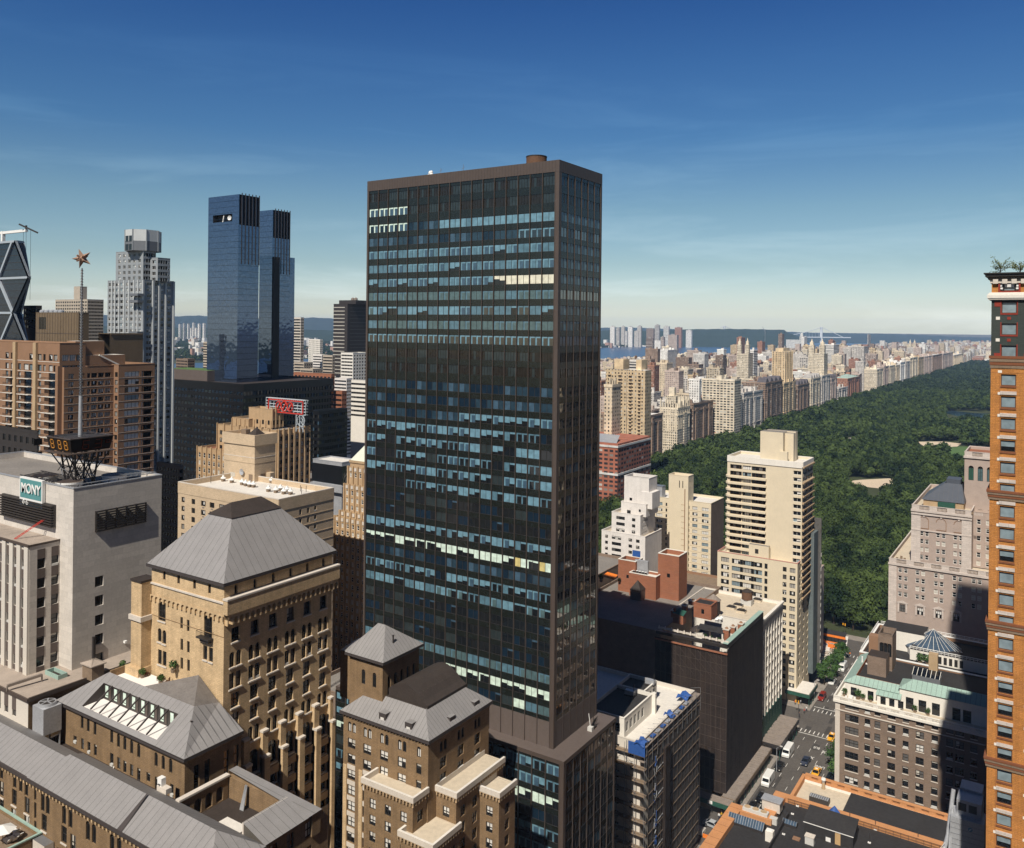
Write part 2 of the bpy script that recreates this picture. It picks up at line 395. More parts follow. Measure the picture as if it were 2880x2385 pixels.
# ------------------------------------------------------------------ palette
glass('glass', (.010, .012, .014), .05, 1.6)
glass('glass_tower', (.010, .013, .016), .04, 2.0, .015)
glass('glass_mirror', (.012, .014, .015), .03, 2.7, .02, 0, .5, .35)
mat('limestone', (.60, .55, .49), .85, .10, .25, 2.0, streak=.15, course=(2.4, 1.1, .015))
mat('limestone_plain', (.62, .57, .50), .85, .08)
mat('brick_yellow', (.56, .405, .235), .9, .32, .4, 6, streak=.3, course=(.9, .3, .02))
mat('brick_brown', (.235, .155, .085), .9, .34, .4, 5, streak=.3, course=(.8, .28, .025))
mat('brick_beige', (.56, .43, .29), .9, .18, .3, 6, course=(.9, .3, .02))
mat('brick_russet', (.26, .15, .09), .9, .18, .3, 5)
mat('brick_red', (.31, .125, .070), .9, .16, .3, 5, course=(1.2, .4, .02))
mat('brick_orange', (.47, .20, .055), .9, .34, .45, 7, streak=.2, course=(.8, .27, .03))
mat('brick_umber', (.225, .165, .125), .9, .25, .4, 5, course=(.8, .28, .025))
mat('brick_taupe', (.40, .32, .275), .9, .15, .4, 5, streak=.12)
mat('stone_pale', (.60, .54, .47), .85, .12, .5, 4, streak=.15)
mat('stone_white', (.74, .70, .63), .85, .10, .5, 4, streak=.2)
mat('cream', (.66, .57, .42), .85, .08, .3, 3, streak=.12)
mat('plaster_white', (.70, .66, .62), .85, .14, .3, 3, streak=.35)
mat('tan_wall', (.42, .30, .18), .9, .2, .4, 5, streak=.2)
mat('deco_tan', (.45, .31, .18), .9, .2, .4, 4, streak=.25)
mat('roof_metal', (.25, .24, .238), .6, .15, .35, 6, spec=.4)
mat('roof_seam', (.125, .12, .12), .6, .1)
mat('roof_metal_old', (.165, .15, .14), .7, .25, .5, 3, streak=.3)  # apron metal: stains, plus the slope's shade painted in as a darker tone
mat('roof_edge', (.060, .050, .048), .7, .15)
mat('roof_dark', (.045, .035, .030), .7, .3, .5, 3)
mat('roof_grey', (.22, .20, .18), .95, .25, .15, 2)
mat('roof_black', (.032, .030, .030), .8, .3, .1, 1.5)
mat('roof_white', (.68, .64, .58), .9, .14, .1, 1.2)
mat('roof_cream', (.55, .47, .36), .9, .16, .1, 1.2)
mat('gravel', (.36, .30, .25), .95, .35, .3, 9)
mat('deck_white', (.80, .76, .72), .9, .06)
mat('dark_metal', (.035, .030, .028), .5, .2, spec=.5)
mat('bronze', (.078, .058, .048), .5, .12, .3, 3, spec=.5)
mat('bronze_dark', (.032, .026, .023), .45, .15, spec=.5)
mat('panel_brown', (.120, .095, .084), .6, .12, .25, 2, streak=.2)
glass('spandrel', (.013, .016, .014), .18, 1.5, 0)
mat('steel', (.30, .31, .33), .4, .12, spec=.5, metal=.6)
mat('ac_metal', (.55, .54, .51), .6, .1)
mat('galv', (.42, .43, .45), .45, .2, .4, 3, spec=.5, metal=.3)
mat('white_paint', (.78, .77, .74), .6, .05)
mat('frame_dark', (.030, .027, .025), .5, .1)
mat('frame_white', (.68, .66, .62), .6, .05)
mat('frame_brown', (.10, .045, .025), .6, .1)
mat('copper', (.30, .42, .365), .7, .14, .3, 3, streak=.15)
mat('copper_pale', (.58, .60, .50), .8, .12, .3, 3)
mat('wood', (.22, .16, .11), .85, .3, .6, 5)
mat('wood_grey', (.24, .20, .17), .9, .3, .6, 4)
mat('tank_wood', (.13, .070, .042), .85, .3, .6, 4)
mat('net', (.030, .021, .017), .95, .6, .25, 2.5, streak=.5)
mat('net_pole', (.075, .055, .045), .8, .3)
mat('net_grey', (.10, .095, .09), .95, .3, .3, 3, streak=.4)
mat('net_blue', (.12, .145, .15), .8, .25, .3, 3, streak=.4)
mat('tarp_blue', (.03, .09, .30), .5, .25, .6, 3)
mat('green_paint', (.025, .085, .060), .6, .15)
mat('red_paint', (.55, .045, .03), .6, .1)
mat('orange_paint', (.75, .20, .03), .6, .15)
mat('asphalt', (.095, .085, .076), .9, .3, .15, 1.5)
mat('asphalt_patch', (.055, .050, .046), .9, .2, .3, 3)
mat('pavement_slab', (.26, .23, .20), .9, .2, .3, 3, course=(1.5, 1.5, .02))
mat('road_paint', (.66, .64, .60), .8, .2, .5, 4)
mat('sand', (.60, .49, .36), .95, .12, .05, .5)
mat('rock', (.36, .33, .31), .9, .25, .1, .6)
mat('lawn_green', (.085, .15, .045), .95, .15, .03, .4)
mat('park_soil', (.045, .055, .022), .95, .3, .03, .4)
mat('trunk_bark', (.05, .036, .025), .95, .3)
foliage('leaf', (.005, .017, .005), (.066, .098, .024))
foliage('leaf_street', (.020, .050, .012), (.070, .130, .035))
foliage('leaf_far', (.006, .017, .007), (.042, .064, .020))
foliage('leaf_light', (.09, .12, .03), (.22, .22, .07))
facade('city_facade'); facade('city_facade_wide', 4.6, 3.3, .33, .26); facade('city_ribbon', 40, 3.3, .49, .24); facade('city_fine', 2.4, 3.0, .24, .30)
def attr_mat(name):
 m, nt, p = base_mat(name); at = nd(nt, "Attribute", attribute_name="Col"); g = nd(nt, "NewGeometry")
 n = nd(nt, "TexNoise", i_Vector=g.outputs['Position'], i_Scale=.15, i_Detail=6.0, i_Roughness=.7)
 r = nd(nt, "MapRange", i_Value=n.outputs[0], i_1=.3, i_2=.7, i_3=.7, i_4=1.25)
 c = nd(nt, "VectorMath", operation='SCALE', i_0=at.outputs['Color'], i_Scale=r.outputs[0])
 nt.links.new(c.outputs[0], p.inputs['Base Color']); p.inputs['Roughness'].default_value = .9; M[name] = m
attr_mat('tinted')
# panes and blinds
for n_, c_ in dict(blind=(.50, .47, .41), curtain=(.34, .32, .29), pale=(.66, .64, .60), dim=(.11, .105, .10)).items(): mat(n_, c_, .5, .08, spec=.5)
for n_, c_ in dict(sky1=(.14, .265, .335), sky2=(.088, .172, .222), sky3=(.050, .095, .140), navy=(.008, .020, .036), deep=(.022, .046, .068), teal=(.075, .125, .135), murk=(.028, .038, .040), mint=(.62, .76, .66), straw=(.60, .50, .21), cream_blind=(.70, .67, .53), lilac=(.46, .47, .56), sky_grey=(.21, .27, .30), louvre=(.020, .017, .014)).items():
 glass(n_, c_, .10, 1.5, .01)
glass('mirror_blue', (.13, .18, .28), .04, 1.5, .05, .85, .5, .25)
glass('mirror_dark', (.018, .026, .042), .06, 1.5, .03, .35, .5, .25)
glass('tank_blue', (.055, .085, .125), .15, 1.5, 0)
g_ = {'glass': 5}
STY.update({
 'dark': ('frame_dark', 1, 1, {'glass': 1}, .06),
 'sashw': ('frame_white', 1, 2, {'glass': 4, '/blind': 4, '/pale': 3, 'blind': 2, '^': 1}, .13),
 'sashw2': ('frame_white', 2, 2, {'glass': 4, '/blind': 4, '/pale': 3, 'blind': 2}, .12),
 'sashd': ('frame_dark', 1, 2, {'glass': 5, '/blind': 3, 'pale': 1.5, '/pale': 2, '^': 1.4, 'dim': 2}, .12),
 'sashd2': ('frame_dark', 2, 2, {'glass': 5, '/blind': 3, 'pale': 1.5, '/pale': 2, 'dim': 2}, .14),
 'pair': ('frame_dark', 2, 2, {'glass': 1.5, '/pale': 4, 'pale': 4, '/blind': 2, 'blind': 1}, .14),
 'wide3': ('frame_dark', 3, 2, {'glass': 4, 'pale': 1.5, '/pale': 2, 'dim': 2}, .13),
 'archd': ('frame_dark', 1, 1, {'glass': 1}, .09),
 'archp': ('frame_dark', 1, 1, {'pale': 3, 'glass': 1, 'curtain': 1}, .11),
 'bay4': ('frame_dark', 4, 1, {'sky_grey': 1, 'pale': 2.5, 'blind': 2, 'curtain': 1.5, 'glass': 1.5}, .12),
 'apt': ('frame_dark', 3, 1, {'glass': 3, 'curtain': 2, '/pale': 3, 'pale': 2}, .11),
 'aptlight': ('frame_dark', 4, 1, {'pale': 4, 'sky_grey': 1.5, '/pale': 2, 'glass': 2}, .10),
 'silver': ('frame_white', 2, 1, {'glass': 4, 'sky_grey': 2, '/pale': 3, 'pale': 1}, .10),
 'brownrib': ('frame_brown', 4, 1, {'glass': 5, 'dim': 2, 'murk': 2}, .10),
 'big': ('frame_brown', 1, 1, {'glass': 4, '/sky_grey': 3, 'sky_grey': 4}, .12),
 'stripwin': ('frame_dark', 1, 3, {'glass': 2, 'dim': 1, 'murk': 1}, .10),
 'white4': ('frame_dark', 4, 2, {'glass': 6, 'dim': 1, '/pale': 1}, .10),
 'L': ('louvre', 4, 1, {'louvre': 3, 'murk': 1}, .07),
 'w': ('bronze_dark', 2, 1, {'|mint,navy': 3, '|mint,sky3': 2}, .07),
 'K': ('bronze_dark', 2, 1, {'sky1': 6, 'sky2': 1}, .07),  # blue of the reflected sky painted as pane colour
 'D': ('bronze_dark', 2, 1, {'navy': 4, 'sky3': 4, 'deep': 5}, .07),
 'S': ('bronze_dark', 2, 1, {'|sky1,sky3': 5, '|sky1,sky2': 4, '/sky1': 1, 'sky2': 2}, .07),
 'C': ('bronze_dark', 2, 1, {'cream_blind': 6, '/cream_blind': 2}, .07),
 'T': ('bronze_dark', 2, 1, {'teal': 5, 'sky2': 3, '|sky2,teal': 2}, .07),  # teal stands for hills mirrored in the glass, painted as pane colour
 'N': ('bronze_dark', 2, 1, {'sky1': 4, 'sky2': 3, '|sky1,teal': 2, '/sky1': 1}, .07),
 'P': ('bronze_dark', 2, 1, {'|sky1,glass_tower': 5, '|sky2,glass_tower': 2}, .07),
 'X': ('bronze_dark', 2, 1, {'sky1': 5, '/sky1': 6, '/sky2': 4, 'sky2': 5, '|sky1,sky3': 4, '|sky2,glass_tower': 2, 'murk': .7}, .07),
 'Z': ('bronze_dark', 2, 1, {'glass_tower': 3, 'murk': 3, 'navy': 3, '/sky3': 3, 'sky3': 3}, .07),
 'Y': ('bronze_dark', 2, 1, {'mint': 3, '/mint': 4, '|mint,glass_tower': 4}, .07),
 'V': ('bronze_dark', 2, 1, {'straw': 3, 'mint': 3, 'cream_blind': 1}, .07),
 'E': ('bronze_dark', 2, 1, {'glass_mirror': 7, 'sky3': .8, 'murk': .6}, .07),
})
# ------------------------------------------------------------------ the dark glass tower and its podium
def main_tower():
 d = 182.0; x1, y0, ztop = C(1573, 449, d)
 x0 = hitS(1031, 900, y0)[0]; y1 = hitE(1688, 900, x1)[0]
 zb = C(1567, 2113, d)[2]
 b = Bld('office_tower', 'tall dark glass and bronze office slab standing in the middle of the view', 'office tower', x0, y0, 0, None)
 rows = [519, 568, 620, 664, 706, 752, 797, 841, 886, 930.5, 974, 1020.5, 1065.5, 1120, 1164, 1209, 1253.5, 1298, 1343, 1386, 1433, 1478, 1521, 1567, 1615, 1656, 1701, 1747, 1796, 1841, 1884, 1930, 1977, 2022]
 zr = [C(1573, y, d)[2] for y in rows]
 code = "LwKDSSCTNTPLLDDDXXXXXZZXYDXNZZZTYZ"
 cw = .9; nb = 17; us = lin(x0+.5, x1-cw, nb); pw = (x1-cw-x0-.5)/nb
 S = []; E = []; h = 2.1
 ne = 6; ue = lin(y0+cw, y1-.5, ne); pe = (y1-.5-y0-cw)/ne
 rnd = random.Random(5)
 for r, z in enumerate(zr):
  c = code[r]
  for i, u in enumerate(us):
   k = c
   if c == 'w' and i > 3: k = 'L'
   if c == 'K': k = 'w' if i < 4 else ('D' if i < 7 else 'K')
   if c == 'C': k = 'C' if i > 11 else ('X' if rnd.random() < .4 else 'S')
   if c == 'D' and r == 3 and i > 13: k = 'P'
   if c == 'D' and r == 15 and i > 8: k = 'X'
   if r in (18, 20) and i < 7: k = 'Z' if rnd.random() < .6 else 'X'
   if c == 'X' and rnd.random() < .07: k = 'Z'
   if c == 'N' and rnd.random() < .25: k = 'X'
   if r == 24 and i > 8: k = 'V' if rnd.random() < .6 else 'Y'
   if r == 32: k = 'Y' if i > 7 else 'Z'
   if r == 33: k = 'Y' if i == 14 else ('T' if i > 14 else 'Z')
   S.append((u, z+h/2, pw-.16, h, k, 0))
  for u in ue:
   k = 'L' if r in (0, 1, 11, 12) else ('K' if r in (2, 4, 5, 6) else ('N' if r in (8, 9) else 'E'))
   if r in (0, 1): k = 'D'
   E.append((u, z+h/2, pe-.16, h, k, 0))
 zf = C(1573, 482, d)[2]
 b.face('S', y0, x0+.5, x1-cw, zb, zf, S, 'spandrel', .10, M['bronze_dark'])
 b.face('E', x1, y0+cw, y1-.5, zb, zf, E, 'spandrel', .10, M['bronze_dark'])
 b.face('N', y1, x0, x1, zb, ztop, [], 'spandrel'); b.face('W', x0, y0, y1, zb, ztop, [], 'spandrel')
 cl = MB()
 cl.box(x1-cw, x1+.12, y0-.12, y0+cw, zb, zf, 'bronze'); cl.box(x0-.1, x0+.5, y0-.12, y0+.5, zb, zf, 'bronze'); cl.box(x1-.5, x1+.12, y1-.5, y1+.1, zb, zf, 'bronze')
 cl.build('corner_column', b.root)
 fa = MB(); fa.box(x0-.1, x1+.14, y0-.14, y1+.1, zf+.003, ztop, 'bronze', 'roof_dark')
 for i in range(1, 68):
  x = x0+(x1-x0)*i/68; fa.box(x-.02, x+.02, y0-.16, y0-.14, zf, ztop-.05, 'bronze_dark')
 for i in range(1, 24):
  y = y0+(y1-y0)*i/24; fa.box(x1+.14, x1+.16, y-.02, y+.02, zf, ztop-.05, 'bronze_dark')
 fa.build('fascia', b.root)
 zp = C(1573, 2034, d)[2]
 pn = MB()
 for i in range(nb): pn.box(us[i]-pw/2+.1, us[i]+pw/2-.1, y0-.07, y0-.01, zb, zp, 'panel_brown')
 for i in range(ne): pn.box(x1+.01, x1+.07, ue[i]-pe/2+.1, ue[i]+pe/2-.1, zb, zp, 'panel_brown')
 pn.build('louvre_panel', b.root)
 for i in range(nb+1):
  mb = MB(); x = x0+.5+pw*i; mb.box(x-.06, x+.06, y0-.22, y0-.004, zb+.1, zf-.004, 'bronze'); mb.build('mullion', b.root)
 for i in range(ne+1):
  mb = MB(); y = y0+cw+pe*i; mb.box(x1+.004, x1+.13, y-.055, y+.055, zb+.1, zf-.004, 'bronze'); mb.build('mullion', b.root)
 b.finish(limit=100, kk=8)
 # on its roof
 cx, cy, _ = C(1509, 449, d+11)
 t = MB(); t.cyl(cx, cy, ztop-.05, ztop+2.6, 2.35, 2.35, 28, 'tank_wood', 'roof_dark'); t.cyl(cx, cy, ztop+2.6, ztop+2.8, 2.42, 2.42, 28, 'dark_metal')
 tag(t.build('water_tank', org=(cx, cy, ztop)), 'round brown wooden water tank on the roof of the dark glass tower', 'water tank')
 cx, cy, _ = C(1211, 477, d+24)
 t = MB()
 for dx, dz, r in ((-.5, 0, .45), (.35, .1, .5), (-.1, .75, .45), (.3, 1.0, .35)):
  t.cyl(cx+dx, cy, ztop+dz, ztop+dz+r, r*.8, r, 8, 'white_paint'); t.cyl(cx+dx, cy, ztop+dz+r, ztop+dz+2*r, r, r*.6, 8, 'white_paint')
 t.box(cx-1.3, cx+1.0, cy-.3, cy+.3, ztop-.02, ztop+.12, 'white_paint')
 tag(t.build('roof_beacon', org=(cx, cy, ztop)), 'white cluster of lamps on the roof edge of the dark glass tower', 'beacon')
 for px, h_ in ((1240, 1.6), (1303, 2.6)):
  cx, cy, _ = C(px, 477, d+20); t = MB(); t.bar((cx, cy, ztop-.05), (cx, cy, ztop+h_), .07, 'steel'); t.bar((cx-.5, cy, ztop+h_*.6), (cx+.5, cy, ztop+h_*.75), .06, 'steel')
  tag(t.build('roof_antenna', org=(cx, cy, ztop)), 'thin antenna on the roof of the dark glass tower, ' + ('beside the white lamp cluster' if px < 1300 else 'further right'), 'antenna')
 return x0, x1, y0, y1, zb
TX0, TX1, TY0, TY1, TZB = main_tower()
def podium():
 d = 177.0; x1, y0, zt = C(1585, 2141, d); y1 = hitE(1729, 2024, x1)[0]; x0 = TX0-6
 b = Bld('tower_podium', 'lower glass podium with a flat brown roof ledge at the foot of the dark tower', 'office building', x1, y0, 0)
 zs = [zt-3.9-3.5*i for i in range(15)]
 us = lin(x0, x1-.9, 19); pw = (x1-.9-x0)/19; ue = lin(y0+.9, y1-.4, 7); pe = (y1-y0-1.3)/7
 S = []; E = []; rnd = random.Random(3)
 for r, z in enumerate(zs):
  for u in us: S.append((u, z+1.3, pw-.16, 2.3, 'X' if r in (0, 1, 4, 5) else ('Y' if r == 2 else 'Z'), 0))
  for u in ue: E.append((u, z+1.3, pe-.16, 2.3, 'E', 0))
 zf = zt-.9
 b.face('S', y0, x0, x1-.9, 2, zf, S, 'spandrel', .1, M['bronze_dark']); b.face('E', x1, y0+.9, y1-.4, 2, zf, E, 'spandrel', .1, M['bronze_dark'])
 b.face('N', y1, x0, x1, 2, zf, [], 'spandrel'); b.face('W', x0, y0, y1, 2, zf, [], 'spandrel')
 c = MB(); c.box(x1-.9, x1+.12, y0-.12, y0+.9, 2, zf, 'bronze'); c.box(x1-.4, x1+.1, y1-.4, y1+.1, 2, zf, 'bronze'); c.build('corner_column', b.root)
 c = MB(); c.box(x0, x1+.2, y0-.2, y1+.2, zf+.003, zt, 'bronze', 'panel_brown'); c.build('roof_ledge', b.root)
 for i in range(20):
  mb = MB(); x = x0+pw*i; mb.box(x-.07, x+.07, y0-.28, y0-.004, 3, zf, 'bronze'); mb.build('mullion', b.root)
 for i in range(8):
  mb = MB(); y = y0+.9+pe*i; mb.box(x1+.004, x1+.12, y-.055, y+.055, 3, zf, 'bronze'); mb.build('mullion', b.root)
 b.finish(limit=100, kk=8)
 # window-washing rig parked on the ledge
 y, z = hitE(1668, 2045, x1-1.6); x = x1-1.7
 t = MB(); t.box(x-.5, x+.6, y-1.6, y-.6, zt, zt+.9, 'ac_metal'); t.box(x-.4, x+.4, y-.4, y+1.2, zt, zt+.5, 'dark_metal')
 for k in range(4): t.bar((x-.3, y-.3+k*.5, zt+.5), (x+.3, y+.2+k*.5, zt+2.2), .12, 'dark_metal')
 t.bar((x, y-1.1, zt+.9), (x-.6, y-.8, zt+3.6), .1, 'white_paint'); t.bar((x, y+.6, zt+.5), (x-.7, y+1.2, zt+4.4), .1, 'dark_metal')
 tag(t.build('window_washing_rig', org=(x, y, zt)), 'small window washing rig with arms parked on the podium ledge', 'rig')
podium()
# ------------------------------------------------------------------ the brown brick hotel complex, lower left
ARX = -.5
def corbels(mb, fc, u0, u1, z, m, step=.95, h=.7, off=.35):
 """row of little arches on brackets under a cornice"""
 n = max(1, int((u1-u0)/step)); st = (u1-u0)/n
 for i in range(n):
  a = u0+st*i; b = a+st; R = st*.36; c = (a+b)/2
  pts = [(a, z), (a, z-h), (c-R, z-h)]+[(c-R*math.cos(math.pi*k/5), z-h*.55+R*math.sin(math.pi*k/5)) for k in range(6)]+[(c+R, z-h), (b, z-h), (b, z)]
  l = [fc.p(u, zz, off) for u, zz in pts]
  if fc.k == 'S': mb.poly(l[::-1], m)
  else: mb.poly(l[::-1], m)
  mb.poly([fc.p(a, z-h, off), fc.p(a, z-h, 0), fc.p(c-R, z-h, 0), fc.p(c-R, z-h, off)], m)
  mb.poly([fc.p(c-R, z-h, off), fc.p(c-R, z-h, 0), fc.p(c-R, z-h*.5, 0), fc.p(c-R, z-h*.5, off)], m)
  mb.poly([fc.p(c+R, z-h, off), fc.p(c+R, z-h, 0), fc.p(c+R, z-h*.5, 0), fc.p(c+R, z-h*.5, off)], m)
def fbox(mb, fc, u0, u1, z0, z1, off, m, base=-.02):
 p = fc.p(u0, z0, base); q = fc.p(u1, z1, off); mb.box(p[0], q[0], p[1], q[1], z0, z1, m)
def hip(b, x0, x1, y0, y1, ze, s, zt, part='roof', ov=.5, cap=None, sp=1.3):
 mb = MB(); X0, X1, Y0, Y1 = x0-ov, x1+ov, y0-ov, y1+ov
 a0, a1, c0, c1 = x0+s, x1-s, y0+s, y1-s
 A = [(X0, Y0, ze), (X1, Y0, ze), (X1, Y1, ze), (X0, Y1, ze)]; T = [(a0, c0, zt), (a1, c0, zt), (a1, c1, zt), (a0, c1, zt)]
 for i in range(4):
  j = (i+1) % 4; q = [A[i], A[j], T[j], T[i]]
  if (Vector(T[i])-Vector(T[j])).length < .05: q = q[:3]
  slope(mb, q, 'roof_metal', sp)
 mb.poly(T, 'roof_metal')
 mb.poly(A[::-1], 'roof_edge')
 o = mb.build(part, b.root)
 g = MB(); g.box(X0-.12, X1+.12, Y0-.12, Y1+.12, ze-.55, ze-.02, 'roof_edge', skip='t'); g.build('gutter', b.root)
 return o
def tower_block():
 d = 145.0; x1, y0, ze = C(631, 1638, d); x0 = hitS(427, 1600, y0)[0]; y1 = hitE(934, 1560, x1)[0]
 b = Bld('hotel_tower', 'tall yellow brown brick block under a broad grey metal pyramid roof', 'tower', x1, y0, 0)
 m = 'brick_yellow'; S = []
 def sp(px, py, w, h, sty, arch=0):
  x, z = hitS(px, py, y0); S.append((x, z, w, h, sty, arch))
 for px, py in ((462, 1618), (502, 1629), (547, 1643), (589, 1656)): sp(px, py, .75, 1.7, 'archd', 1)
 sp(455.5, 1720, 2.2, 3.5, 'white4'); sp(585, 1764, 2.2, 3.9, 'white4')
 for px, py in ((510.5, 1752), (529, 1760), (511, 1813), (529.5, 1820), (511, 1866), (530, 1872)): sp(px, py, .75, 2.1, 'dark')
 for px, py in ((449, 1786), (462, 1792)): sp(px, py, 1.15, 2.5, 'archd', 1)
 for px, py in ((577, 1836), (593, 1842)): sp(px, py, 1.1, 2.5, 'dark', 0)
 for px, py in ((449.5, 1848), (462.5, 1853)): sp(px, py, 1.15, 2.7, 'dark')
 E = []; ue = lin(y0+.4, y1-.2, 6)
 zt = hitE(672, 1780, x1)[1]
 def row(z, kind):
  for u in ue:
   if kind == 'one': E.append((u, z, 1.75, 2.5, 'sashd2', 0))
   elif kind == 'arch': E.extend([(u-.72, z, 1.05, 2.6, 'archd', 1), (u+.72, z, 1.05, 2.6, 'archd', 1)])
   elif kind == 'two': E.extend([(u-.72, z, 1.1, 2.7, 'sashd', 0), (u+.72, z, 1.1, 2.7, 'sashd', 0)])
   elif kind == 'low': E.append((u, z, 2.2, 2.3, 'sashd2', 0))
 for i, u in enumerate(ue): E.append((u, 101.9, .7, 1.6, 'archd', 1))
 row(zt, 'one'); row(zt-4.2, 'arch'); row(zt-7.9, 'two'); row(zt-11.4, 'one'); row(zt-14.9, 'one'); row(zt-18.7, 'arch')
 zl = zt-23.8
 for u in ue: E.append((u, zl, 2.4, 4.2, 'archd', 1))
 for k in range(1, 16): row(zl-1.2-3.5*k, 'low')
 b.face('S', y0, x0, x1, 0, ze-.3, S, m, .3); b.face('E', x1, y0, y1, 0, ze-.3, E, m, .42, M['brick_yellow'])
 b.face('N', y1, x0, x1, 0, ze-.3, [], m); b.face('W', x0, y0, y1, 0, ze-.3, [], m)
 fS, fE = Face('S', y0), Face('E', x1); t = MB()
 zc = hitS(631, 1697, y0)[1]
 fbox(t, fS, x0-.1, x1+.1, zc-.15, zc+.15, .25, 'stone_pale'); corbels(t, fS, x0, x1, zc-2.0, m, 1.25, 1.25, .3)
 fbox(t, fS, x0, x1, zc-5.9, zc-5.8, .06, 'brick_brown')
 for o in S:
  if o[2] > .9: fbox(t, fS, o[0]-o[2]/2-.1, o[0]+o[2]/2+.1, o[1]-o[3]/2-.22, o[1]-o[3]/2-.003, .18, 'stone_pale')
 # east cornice: a parapet ledge carried on arches
 fbox(t, fE, y0-.2, y1+1.0, zc-1.9, zc+.55, 1.15, m); fbox(t, fE, y0-.3, y1+1.1, zc+.553, zc+.85, 1.25, 'stone_pale')
 corbels(t, fE, y0, y1+.8, zc-1.9, m, 1.15, 1.9, .95)
 for o in E:
  if o[3] > 2.2: fbox(t, fE, o[0]-o[2]/2-.12, o[0]+o[2]/2+.12, o[1]-o[3]/2-.25, o[1]-o[3]/2-.003, .22, 'stone_pale')
 t.build('cornice', b.root)
 pl = MB(); st = ue[1]-ue[0]
 for i in range(7):
  u = ue[0]-st/2+st*i; u0, u1 = max(u-.62, y0+.02), min(u+.62, y1)
  zz = zl+1.2; fbox(pl, fE, u0, u1, 0, zz+3.4, .75, m); fbox(pl, fE, u0-.08, u1+.08, zz+3.403, zz+3.75, .9, 'stone_pale')
  fbox(pl, fE, u0, u1, 0, zz-1.0, 1.35, m); fbox(pl, fE, u0-.08, u1+.08, zz-.997, zz-.6, 1.5, 'stone_pale')
 for u in ue:
  for k in range(16): fbox(pl, fE, u-1.35, u+1.35, zl-3.9-3.5*k, zl-2.55-3.5*k, .5, 'tan_wall')
 pl.build('pilaster', b.root)
 # balcony
 x, z = hitS(583, 1786, y0); bl = MB(); bl.box(x-1.7, x+1.7, y0-1.1, y0-.01, z-.5, z-.25, 'dark_metal'); bl.box(x-1.2, x+1.2, y0-.7, y0-.01, z-1.1, z-.503, 'dark_metal')
 for k in range(12): bl.bar((x-1.65+.3*k, y0-1.05, z-.25), (x-1.65+.3*k, y0-1.05, z+.75), .04, 'dark_metal')
 for dx in (-1.65, 1.65): bl.bar((x+dx, y0-1.05, z+.75), (x+dx, y0, z+.75), .05, 'dark_metal')
 bl.bar((x-1.7, y0-1.05, z+.75), (x+1.7, y0-1.05, z+.75), .06, 'dark_metal'); bl.build('balcony', b.root)
 hip(b, x0, x1, y0, y1, ze, 7.0, 112.4, ov=.6, sp=1.5)
 cp = MB(); A = (x0+6.8, x1-6.8, y0+6.8, y1-6.8); ym = (A[2]+A[3])/2; z2 = 112.45
 P = [(A[0], A[2], z2), (A[1], A[2], z2), (A[1], A[3], z2), (A[0], A[3], z2)]; xm = (A[0]+A[1])/2
 R0, R1 = (xm-.8, A[2]+3.2, z2+1.9), (xm-.8, A[3]-1.5, z2+1.9)
 cp.poly([P[0], P[1], R0], 'roof_dark'); cp.poly([P[1], P[2], R1, R0], 'roof_dark'); cp.poly([P[2], P[3], R1], 'roof_dark'); cp.poly([P[3], P[0], R0, R1], 'roof_dark'); cp.poly(P[::-1], 'roof_dark')
 cp.build('roof_cap', b.root)
 # buttress chimney at the south-west corner
 bt = MB(); bx = x0
 bt.box(bx-3.2, bx-.01, y0-2.0, y0+1.0, 60, 100.4, m); bt.box(bx-3.35, bx+.05, y0-2.15, y0+1.1, 100.4, 100.8, 'roof_dark')
 zz = hitS(400, 1750, y0-2)[1]; bt.box(bx-3.5, bx+.3, y0-2.35, y0+1, zz, zz+.9, 'stone_pale'); bt.box(bx-3.9, bx+.2, y0-2.7, y0+1, 60, zz-8.5, m)
 bt.build('buttress', b.root)
 b.finish(limit=100)
 return x0, x1, y0, y1
PX0, PX1, PY0, PY1 = tower_block()
